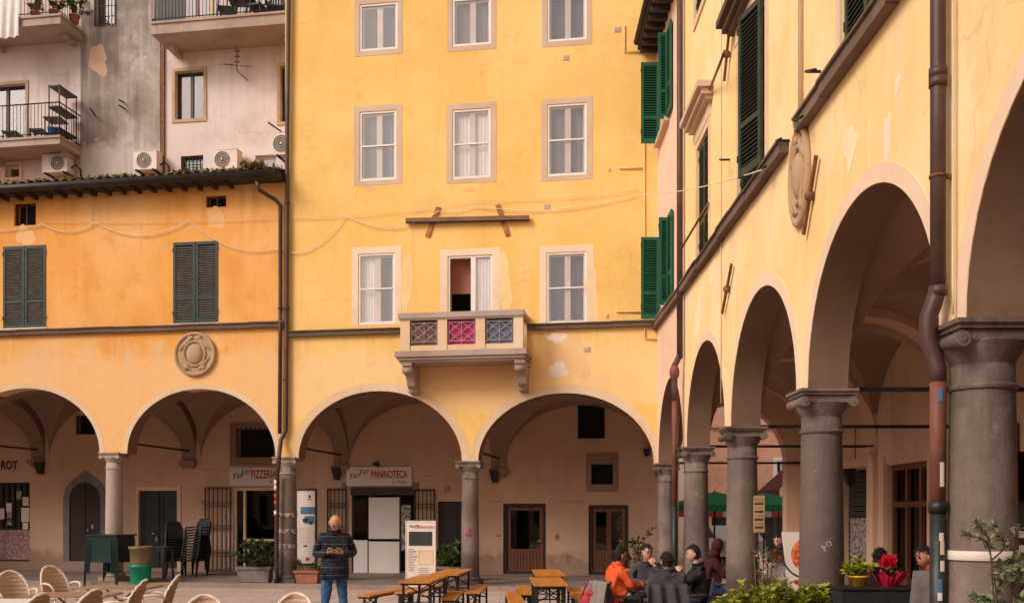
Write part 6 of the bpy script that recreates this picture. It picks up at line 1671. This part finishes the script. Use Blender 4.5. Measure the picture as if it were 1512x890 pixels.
def head(mb, c, Rm, s=1.0):
    """skull with brow, nose, jaw, ears, eyes, mouth; face looks along Rm @ -Y"""
    c = Vector(c); k, l = 22, 16; base_ = len(mb.v)
    for i in range(l + 1):
        t = math.pi * i / l; zz = -math.cos(t); rr = math.sin(t)
        for j in range(k):
            a = 2 * math.pi * j / k; x = math.cos(a) * rr; y = math.sin(a) * rr
            wx, wy = .077, .098
            if zz < 0: wx *= 1 - .30 * (-zz) ** 1.4; wy *= 1 - .12 * (-zz)
            q = Vector((x * wx * 1.06, y * wy * 1.02, zz * (.116 if zz > 0 else .120)))
            if y < 0:
                f = max(0, -y)
                q.y += .012 * f * (1 if abs(zz) < .35 else .4)            # flatter face
                q.y -= .026 * math.exp(-((x / .13) ** 2) - ((zz + .20) / .16) ** 2) * f       # nose
                q.y += .010 * math.exp(-((abs(x) - .42) / .18) ** 2 - ((zz + .02) / .10) ** 2) * f   # sockets
                q.y -= .006 * math.exp(-((zz - .16) / .12) ** 2) * f       # brow
                q.y -= .012 * math.exp(-((x / .3) ** 2) - ((zz + .86) / .2) ** 2)   # chin
            mb.v.append(c + Rm @ (q * s))
    for i in range(l):
        for j in range(k):
            a, b_ = base_ + i * k + j, base_ + i * k + (j + 1) % k
            mb.f.append([a, b_, b_ + k, a + k]); mb.m.append(mb.mi); mb.sm.append(True)
    m0 = mb.mi
    for sx in (-1, 1):
        mb.ball(c + Rm @ (Vector((sx * .079, .012, -.012)) * s), (.012 * s, .024 * s, .034 * s), 10, 7, Rm)
        mb.mi = 1; mb.ball(c + Rm @ (Vector((sx * .030, -.083, .004)) * s), (.013 * s, .008 * s, .008 * s), 8, 5, Rm); 
        mb.ball(c + Rm @ (Vector((sx * .031, -.090, .026)) * s), (.020 * s, .006 * s, .004 * s), 8, 5, Rm); mb.mi = m0
    mb.mi = 2; mb.ball(c + Rm @ (Vector((0, -.091, -.066)) * s), (.024 * s, .008 * s, .006 * s), 10, 5, Rm); mb.mi = m0
def hair(c, Rm, mat, par, s=1.0, low=-.25, long_=False, name='hair'):
    mb = MB(); c = Vector(c); k, l = 22, 16; q = random.Random(int(c.x * 100))
    pts = []
    for i in range(l + 1):
        t = math.pi * i / l; zz = -math.cos(t); rr = math.sin(t)
        for j in range(k):
            a = 2 * math.pi * j / k; x = math.cos(a) * rr; y = math.sin(a) * rr
            cut = (.50 + .12 * math.sin(x * 9) if y < -.25 else (-.02 if y < .15 else (-.62 if not long_ else -1.2)))
            f = 1.09 + .09 * noise.noise(Vector((x * 5, y * 5, zz * 5 + c.x))) + q.uniform(-.03, .03)
            if zz < cut: f = .80
            v = Vector((x * .077 * f, y * .098 * f + .004, zz * .122 * (f if zz > 0 else 1.0) + .004))
            pts.append(c + Rm @ (v * s))
    mb.smooth = True
    mb.add(pts, [(i * k + j, i * k + (j + 1) % k, (i + 1) * k + (j + 1) % k, (i + 1) * k + j) for i in range(l) for j in range(k)])
    mb.smooth = False
    for i in range(260):            # loose locks break the outline
        a = q.uniform(0, 6.283); zz = q.uniform(-.45 if not long_ else -1.1, 1.0); rr = math.sqrt(max(0, 1 - min(1, abs(zz)) ** 2)); x, y = math.cos(a) * rr, math.sin(a) * rr
        if y < -.2 and zz < .42: continue
        if y < .2 and zz < 0: continue
        p = Vector((x * .080, y * .102 + .004, zz * .124)); d = Vector((q.gauss(0, .6), q.gauss(0, .6) + .3, -.4 + q.gauss(0, .4))) + Vector((x, y, zz)) * .7
        mb.leaf(c + Rm @ (p * s), Rm @ d, Rm @ Vector((x, y, zz)), q.uniform(.025, .05), .007)
    return mb.build(name, mat, par, recalc=False)
def hand(mb, w, d, pn, side=1, curl=.6, s=1.0):
    """palm + four unequal bent fingers + thumb leaving the side; w wrist, d direction, pn palm normal"""
    w = Vector(w); d = Vector(d).normalized(); pn = Vector(pn); pn = (pn - d * pn.dot(d)).normalized(); x = d.cross(pn) * side
    B = Matrix((x, d, pn)).transposed()
    mb.ball(w + d * .045 * s, (.040 * s, .052 * s, .017 * s), 12, 8, B)
    for i, (L, off) in enumerate(((.070, -.030), (.080, -.010), (.074, .010), (.058, .029))):
        p = w + d * .085 * s + x * off * s; pts = [w + d * .05 * s + x * off * .8 * s, p]; a = .25
        for m_ in range(3):
            a += curl * .75; dd = d * math.cos(a) + pn * math.sin(a); pts.append(pts[-1] + dd * L * s * (.42, .33, .25)[m_])
        mb.tube(pts, [.010 * s, .010 * s, .009 * s, .0085 * s, .006 * s], 7)
    t0 = w + d * .025 * s - x * .030 * s
    mb.tube([t0, t0 + (d * .5 - x * .7 + pn * .3) * .035 * s, t0 + (d * 1.2 - x * .75 + pn * .75) * .042 * s, t0 + (d * 1.9 - x * .4 + pn * 1.0) * .040 * s], [.013 * s, .012 * s, .010 * s, .007 * s], 8)
def RX(ax, pitch, yaw): return Matrix.Rotation(yaw, 3, 'Z') @ Matrix.Rotation(pitch, 3, 'X')
def person(label, x, y, rz, sit, J, top, legs, skin, hairm=None, head_pitch=0, head_yaw=0, hood=None, z0=0, curl=.6, long_=False, shoes=m_blackcl, palm=None, s=1.0, zup=0):
    """J overrides joint positions; local front is -Y"""
    B = dict(pelvis=(0, 0, .95), belly=(0, .0, 1.10), chest=(0, .015, 1.32), neck=(0, .01, 1.49), head=(0, -.02, 1.66),
             shL=(-.185, .01, 1.43), shR=(.185, .01, 1.43), elL=(-.235, .05, 1.14), elR=(.235, .05, 1.14), waL=(-.22, -.08, .92), waR=(.22, -.08, .92),
             hipL=(-.095, 0, .91), hipR=(.095, 0, .91), knL=(-.105, -.02, .50), knR=(.105, -.02, .50), anL=(-.11, .02, .09), anR=(.11, .02, .09))
    if sit:
        B.update(pelvis=(0, 0, .52), belly=(0, .03, .68), chest=(0, .04, .90), neck=(0, .02, 1.07), head=(0, -.02, 1.23), shL=(-.185, .035, 1.01), shR=(.185, .035, 1.01),
                 elL=(-.25, -.02, .76), elR=(.25, -.02, .76), waL=(-.12, -.25, .76), waR=(.12, -.25, .76), hipL=(-.10, -.02, .52), hipR=(.10, -.02, .52), knL=(-.13, -.44, .50), knR=(.13, -.44, .50), anL=(-.13, -.40, .09), anR=(.13, -.40, .09))
    B.update(J); B = {k: Vector(v) for k, v in B.items()}
    t = empty('person', (0, 0, 0), label, 'person')
    def g(n, rx, ry=None): return (B[n], rx, ry or rx)
    mid = lambda a, b_, f: B[a].lerp(B[b_], f)
    E = [('pelvis', 'belly'), ('belly', 'chest'), ('chest', 'neck'), ('neck', 'skull')]
    S = dict(pelvis=g('pelvis', .10, .07), belly=g('belly', .09, .06), chest=g('chest', .095, .06), neck=g('neck', .052), skull=(B['neck'].lerp(B['head'], .6), .05, .05))
    for sd in 'LR':
        S['sh' + sd] = g('sh' + sd, .045); S['el' + sd] = g('el' + sd, .040); S['wa' + sd] = g('wa' + sd, .026)
        S['hip' + sd] = g('hip' + sd, .07); S['kn' + sd] = g('kn' + sd, .055); S['cf' + sd] = (mid('kn' + sd, 'an' + sd, .35), .052, .052); S['an' + sd] = g('an' + sd, .036)
        toe = B['an' + sd] + Vector((0, -.15, -.045)); S['to' + sd] = (toe, .032, .026)
        E += [('chest', 'sh' + sd), ('sh' + sd, 'el' + sd), ('el' + sd, 'wa' + sd), ('pelvis', 'hip' + sd), ('hip' + sd, 'kn' + sd), ('kn' + sd, 'cf' + sd), ('cf' + sd, 'an' + sd), ('an' + sd, 'to' + sd)]
    mb = MB(); put(mb, skin_tree(S, E, 'pelvis'))
    Rm = RX(0, head_pitch, head_yaw); head(mb, B['head'], Rm)
    for sd, k in (('L', -1), ('R', 1)):
        d = (B['wa' + sd] - B['el' + sd]).normalized(); pn = Vector(palm[sd]) if palm else Vector((-k, 0, -.2))
        hand(mb, B['wa' + sd], d, pn, k, curl)
    body = mb.build('body', [skin, m_eye, m_lip], t)
    # jacket: torso + sleeves, slightly larger; hem below the pelvis
    hem = B['pelvis'] + Vector((0, 0, -.05 if not sit else -.04))
    S2 = dict(hem=(hem, .20, .15), pelvis=(B['pelvis'] + Z * .03, .18, .135), belly=g('belly', .17, .13), chest=g('chest', .17, .13), col=(B['neck'] - Z * .02, .085, .078)); E2 = [('hem', 'pelvis'), ('pelvis', 'belly'), ('belly', 'chest'), ('chest', 'col')]
    for sd in 'LR':
        S2['sh' + sd] = g('sh' + sd, .082); S2['ua' + sd] = (mid('sh' + sd, 'el' + sd, .55), .070, .070); S2['el' + sd] = g('el' + sd, .060); S2['fa' + sd] = (mid('el' + sd, 'wa' + sd, .55), .052, .052); S2['cu' + sd] = (mid('el' + sd, 'wa' + sd, .94), .042, .042)
        E2 += [('chest', 'sh' + sd), ('sh' + sd, 'ua' + sd), ('ua' + sd, 'el' + sd), ('el' + sd, 'fa' + sd), ('fa' + sd, 'cu' + sd)]
    mb = MB(); put(mb, skin_tree(S2, E2, 'pelvis', sub=3), .020)
    if not sit:
        hx, hy, hz = B['pelvis']
        mb.lathe([(.185, hz - .14), (.204, hz - .135), (.206, hz - .06), (.198, hz + .06), (.184, hz + .18), (.15, hz + .30)], (hx, hy + .005, 0), 26, 1.0, .84)
    mb.build('jacket', top, t)
    mb = MB(); n_ = B['neck'] - Z * .01
    mb.tube([n_ + Vector((math.cos(a) * .072, math.sin(a) * .066 + .005, .012 * math.sin(a))) for a in [i * .3307 for i in range(20)]], .026, 8); mb.tube([n_ + Vector((math.cos(a) * .078, math.sin(a) * .072 + .005, .04 + .012 * math.sin(a))) for a in [i * .3307 for i in range(20)]], .022, 8); mb.build('collar', top, t)
    S3 = dict(pelvis=g('pelvis', .12, .10)); E3 = []
    for sd in 'LR':
        S3['hip' + sd] = g('hip' + sd, .084 if not sit else .098); S3['th' + sd] = (mid('hip' + sd, 'kn' + sd, .5), .086, .086); S3['kn' + sd] = g('kn' + sd, .066); S3['cf' + sd] = (mid('kn' + sd, 'an' + sd, .4), .064, .064); S3['an' + sd] = (mid('kn' + sd, 'an' + sd, .93), .056, .056)
        E3 += [('pelvis', 'hip' + sd), ('hip' + sd, 'th' + sd), ('th' + sd, 'kn' + sd), ('kn' + sd, 'cf' + sd), ('cf' + sd, 'an' + sd)]
    mb = MB(); put(mb, skin_tree(S3, E3, 'pelvis', sub=3), .014); mb.build('trousers', legs, t)
    for sd in 'LR':
        mb = MB(); a = B['an' + sd]; mb.ball(a + Vector((0, -.075, -.045)), (.048, .135, .042), 14, 8); mb.ball(a + Vector((0, .01, -.01)), (.045, .05, .06), 12, 7); mb.build('shoe', shoes, t)
    if hairm: hair(B['head'], Rm, hairm, t, long_=long_)
    if hood:
        mb = MB(); mb.ball(B['head'] + Rm @ Vector((0, .035, .01)), (.10, .105, .135), 18, 12, Rm); mb.ball(B['neck'] + Vector((0, .03, .02)), (.12, .12, .09), 16, 8); mb.build('hood', hood, t)
    t.scale = (s, s, s)
    place(t, x, y, z0, rz); return t, B, Rm
def chair_for(o, px, s, rz, label, back=.02):
    x, y = gp(px, s); return place(o, x, y, 0, rz, label)

# the standing man with a phone
x, y = gp(494, 97)
man, B, Rm = person('bald man in dark plaid jacket and jeans standing and looking at his phone', x, y, .18, False,
    dict(head=(0.01, -.125, 1.625), neck=(0, -.015, 1.485), chest=(0, .02, 1.32), shL=(-.185, .01, 1.405), shR=(.185, .01, 1.405), elL=(-.275, .03, 1.16), elR=(.275, .03, 1.16), waL=(-.075, -.25, 1.205), waR=(.085, -.25, 1.20), knL=(-.13, -.03, .5), knR=(.12, .0, .5), anL=(-.15, 0, .09), anR=(.14, .04, .09)),
    m_plaid, m_jeans, m_skin, None, .80, .15, palm=dict(L=(.5, -.3, .8), R=(-.5, -.3, .8)), curl=.75, s=1.05)
hp = Matrix.Rotation(.18, 3, 'Z') @ (Vector((.0, -.325, 1.255)) * 1.05) + Vector((x, y, 0))
t = empty('phone', hp, 'dark mobile phone held in both hands of the standing man', 'phone')
Mp = Matrix.Rotation(.18, 3, 'Z') @ Matrix.Rotation(-.6, 3, 'X')
mb = MB(); mb.cube(hp, (.074, .15, .009), M=Mp); mb.build('body', m_black, t)
mb = MB(); mb.cube(hp + Mp @ Vector((0, 0, .006)), (.066, .135, .002), M=Mp); mb.build('screen', M('phone_glass', (.03, .035, .04), .08, .05), t)
# seated group: four friends round the dark table
tx, ty = gp(958, 100)
def seat_at(ang, r): return tx + r * math.sin(ang), ty - r * math.cos(ang)
def faces(x, y, ax, ay): return math.atan2(ax - x, -(ay - y))     # rz so that local -Y looks at (ax, ay)
x1, y1 = gp(910, 101.5); rz1 = faces(x1, y1, tx + .2, ty)
person('person in orange red jacket with short dark hair sitting left of the table', x1, y1, rz1, True, dict(chest=(0, .0, .92), neck=(0, -.03, 1.08), head=(0, -.07, 1.235), shL=(-.19, .0, 1.02), shR=(.19, .0, 1.02), elL=(-.24, -.14, .80), elR=(.25, -.14, .80), waL=(-.08, -.36, .79), waR=(.14, -.36, .79)), m_orangecl, m_blackcl, m_skin, m_hair, .05, .1)
x2, y2 = gp(955, 95); rz2 = faces(x2, y2, tx, ty - 2)
person('man in dark jacket with one hand at his mouth behind the table', x2, y2, rz2, True, dict(head=(.0, -.05, 1.24), elR=(.25, -.22, .82), waR=(.09, -.17, 1.06), elL=(-.26, -.12, .80), waL=(-.02, -.33, .80)), m_greycl, m_blackcl, m_skin2, m_hair, .1, .35, curl=1.0, palm=dict(L=(.4, 0, .8), R=(-.3, .8, .2)))
x3, y3 = gp(985, 107); rz3 = faces(x3, y3, tx + .05, ty + 1)
person('person in grey jacket seen from behind at the dark table', x3, y3, rz3, True, dict(head=(0, -.05, 1.18), neck=(0, .0, 1.03), shL=(-.2, .03, .97), shR=(.2, .03, .97)), m_greycl, m_navyj, m_skin, m_hair, .15, .2)
x4, y4 = gp(1028, 100); rz4 = faces(x4, y4, tx, ty)
person('man in black jacket sitting in profile at the right of the table', x4, y4, rz4, True, dict(head=(0, -.05, 1.25), elR=(.25, -.2, .82), waR=(.10, -.26, 1.0), elL=(-.25, -.16, .78), waL=(-.06, -.34, .78)), m_blackcl, m_navyj, m_skin2, m_hair, .0, .0, curl=1.0)
for i, (xx, yy, rz, lb) in enumerate(((x1, y1, rz1, None), (x2, y2, rz2, 'grey armchair on the far side of the dark round table'), (x3, y3, rz3, 'grey armchair on the near side of the dark round table, its back to the camera'), (x4, y4, rz4, 'grey armchair under the man in the black jacket'))):
    o = ac if i == 0 else copy_tree(ac); bx_ = Matrix.Rotation(rz, 3, 'Z') @ Vector((0, -.08, 0)); place(o, xx + bx_.x, yy + bx_.y, 0, rz, lb)
    o.scale = (1, 1, 1)
def draped(px, s, rz, mat, label, name, w=.5, h=.55, zt=.93):
    x, y = gp(px, s); o = Vector((x, y, 0)); Mz = Matrix.Rotation(rz, 3, 'Z'); mb = MB(); mb.smooth = True
    def fn(a, b_):
        xx = (a - .5) * w * (1 + .25 * b_); f = .035 * math.sin(a * 19 + b_ * 2) * (.3 + b_); L = abs(b_ - .2) * h
        yy = (-.02 if b_ < .2 else .05) + (f if b_ > .2 else 0); return o + Mz @ Vector((xx, yy + .10 * max(0, b_ - .2), zt - L))
    mb.grid(fn, 40, 16); ob = mb.build(name, mat); m = ob.modifiers.new('t', 'SOLIDIFY'); m.thickness = .012
    return tag(ob, label, 'coat')
draped(985, 112, faces(x3, y3, tx, ty + 1), m_greycl, 'charcoal coat hung over the armchair back nearest the camera', 'draped_coat', .50, .60, .93)
draped(889, 104, faces(x1, y1, tx, ty), M('pale_grey_wool', (.22, .19, .17), .9, .3, 20), 'pale grey coat hung over the armchair of the person in orange', 'draped_coat', .5, .55, .9)
x, y = gp(871, 103); t = empty('shoulder_bag', (x, y, .0), 'red and white shoulder bag hanging beside the grey armchair', 'bag')
mb = MB(); mb.ball((x, y, .55), (.16, .09, .17), 16, 10); mb.ball((x + .05, y - .03, .70), (.11, .08, .07), 14, 8); mb.build('body', m_redbag, t)
mb = MB(); mb.ball((x + .10, y - .07, .60), (.09, .07, .13), 14, 8); mb.build('white_pocket', m_whitecl, t)
mb = MB(); mb.tube([(x - .14, y, .6), (x - .02, y - .04, .92), (x + .12, y - .02, .80), (x + .14, y, .62)], .014, 7); mb.build('strap', m_redbag, t)
# hooded person farther back, others in the arcade
x, y = gp(1052, 86); person('person in a dark maroon hooded coat and jeans seated behind the second far column', x, y, 1.75, True, {'chest': (0, .0, .95), 'neck': (0, -.05, 1.12), 'head': (0, -.12, 1.27), 'elL': (-.27, -.1, .8), 'elR': (.27, -.1, .8)}, m_maroon, m_jeans, m_skin2, None, .3, 0, hood=m_maroon)
place(copy_tree(ac), x, y, 0, 1.75, 'grey armchair under the person in the maroon hood')
x, y = gp(1150, 78); person('person in black clothes with long dark hair sitting beyond the hedge in the arcade', x, y, -1.0, True, {}, m_blackcl, m_blackcl, m_skin2, m_hair, .2, .2, long_=True, z0=KERB)
place(copy_tree(ac), x, y, KERB, -1.0, 'grey armchair under the person in black beyond the hedge')
x, y = gp(1148, 92); person('person with auburn hair in a white top sitting low behind the pizza menu board', x, y, -.8, True, {'head': (0, -.03, 1.13), 'neck': (0, .0, .99), 'shL': (-.17, .03, .93), 'shR': (.17, .03, .93), 'chest': (0, .03, .84)}, m_whitecl, m_navyj, m_skin2, m_hairred, .3, .2, z0=KERB, s=.92)
place(copy_tree(ac), x, y, KERB, -.8, 'grey armchair under the person with auburn hair')
x, y = gp(1296, 118); person('person with dark hair and black jumper sitting behind the red flowers', x, y, 2.4, True, {'head': (0, -.06, 1.23)}, m_blackcl, m_navyj, m_skin, m_hair, .3, .4, z0=KERB - .05)
place(copy_tree(ac), x, y, KERB - .05, 2.4, 'grey armchair behind the red flowers')
x, y = gp(1372, 126); person('person with dark hair in a red patterned top sitting beside the big downpipe', x, y, -1.25, True, {'head': (0, -.08, 1.24)}, M('red_patterned_cloth', (.30, .03, .03), .8, .6, 30), m_navyj, m_skin, m_hair, .25, 0, z0=KERB)
place(copy_tree(ac), x, y, KERB, -1.25, 'grey armchair beside the big downpipe')
x, y = gp(1352, 142); t = empty('menu_folder', (x, y, 0), 'tilted grey panel standing in front of the person in the red patterned top', 'panel')
mb = MB(); mp = Plane((x, y), (1, -.1)); zt = 1.84 - (842 - 758) / 142; zb = 1.84 - (879 - 758) / 142
mb.prism(mp, [(-.10, zb - .5), (.16, zb - .5), (.16, zt), (-.02, zt)], -.02, .01); mb.build('panel', m_greystone, t)
# white chair out in the side street
o = copy_tree(ac); x, y = gp(1128, 56); place(o, x, y, 0, 2.0, 'pale chair standing empty in the sunny side street'); o['group'] = 'chairs in the side street'
for c in o.children: c.data = c.data.copy(); c.data.materials.clear(); c.data.materials.append(m_white)
# ================================================================== LIGHT, SKY, CAMERA
EL, AZ = 37.0, 233.0          # sun height, compass bearing it shines from (0 = +Y, clockwise)
w = bpy.data.worlds.new('World'); SC.world = w; w.use_nodes = True; nt = w.node_tree
bg = nt.nodes['Background']
sky = nt.nodes.new('ShaderNodeTexSky'); sky.sky_type = 'NISHITA'; sky.sun_disc = False
sky.sun_elevation = rad(EL); sky.sun_rotation = rad(AZ); sky.air_density = 1.0; sky.dust_density = 4.0; sky.ozone_density = 1.0
hs = nt.nodes.new('ShaderNodeHueSaturation'); hs.inputs['Saturation'].default_value = .22
nt.links.new(sky.outputs[0], hs.inputs['Color'])
mx = nt.nodes.new('ShaderNodeMix'); mx.data_type = 'RGBA'; mx.blend_type = 'MULTIPLY'; mx.inputs[0].default_value = 1.0
mx.inputs[7].default_value = (1.0, .885, .835, 1)        # warm overcast
nt.links.new(hs.outputs[0], mx.inputs[6]); nt.links.new(mx.outputs[2], bg.inputs[0])
bg.inputs[1].default_value = .12
L = bpy.data.lights.new('sun', 'SUN'); L.energy = 1.5; L.angle = rad(22); L.color = (1.0, .91, .82)
so = bpy.data.objects.new('sun', L); COL.objects.link(so)
az = rad(AZ); to = Vector((math.sin(az) * math.cos(rad(EL)), math.cos(az) * math.cos(rad(EL)), math.sin(rad(EL))))
so.rotation_euler = (-to).to_track_quat('-Z', 'Y').to_euler(); so.location = to * 40
cam = bpy.data.cameras.new('camera'); co = bpy.data.objects.new('camera', cam); COL.objects.link(co)
co.location = CAM; co.rotation_euler = (rad(90), 0, 0)
cam.sensor_fit = 'HORIZONTAL'; cam.sensor_width = 36; cam.lens = F / 1512 * 36
cam.shift_x = (756 - CX) / 1512; cam.shift_y = (CY - 445) / 1512
cam.clip_start = .05; cam.clip_end = 2000
SC.camera = co
v = SC.view_settings; v.view_transform = 'Standard'; v.look = 'None'; v.gamma = 1; v.use_curve_mapping = False; v.exposure = 0.26
SC.cycles.max_bounces = 6; SC.cycles.transparent_max_bounces = 12
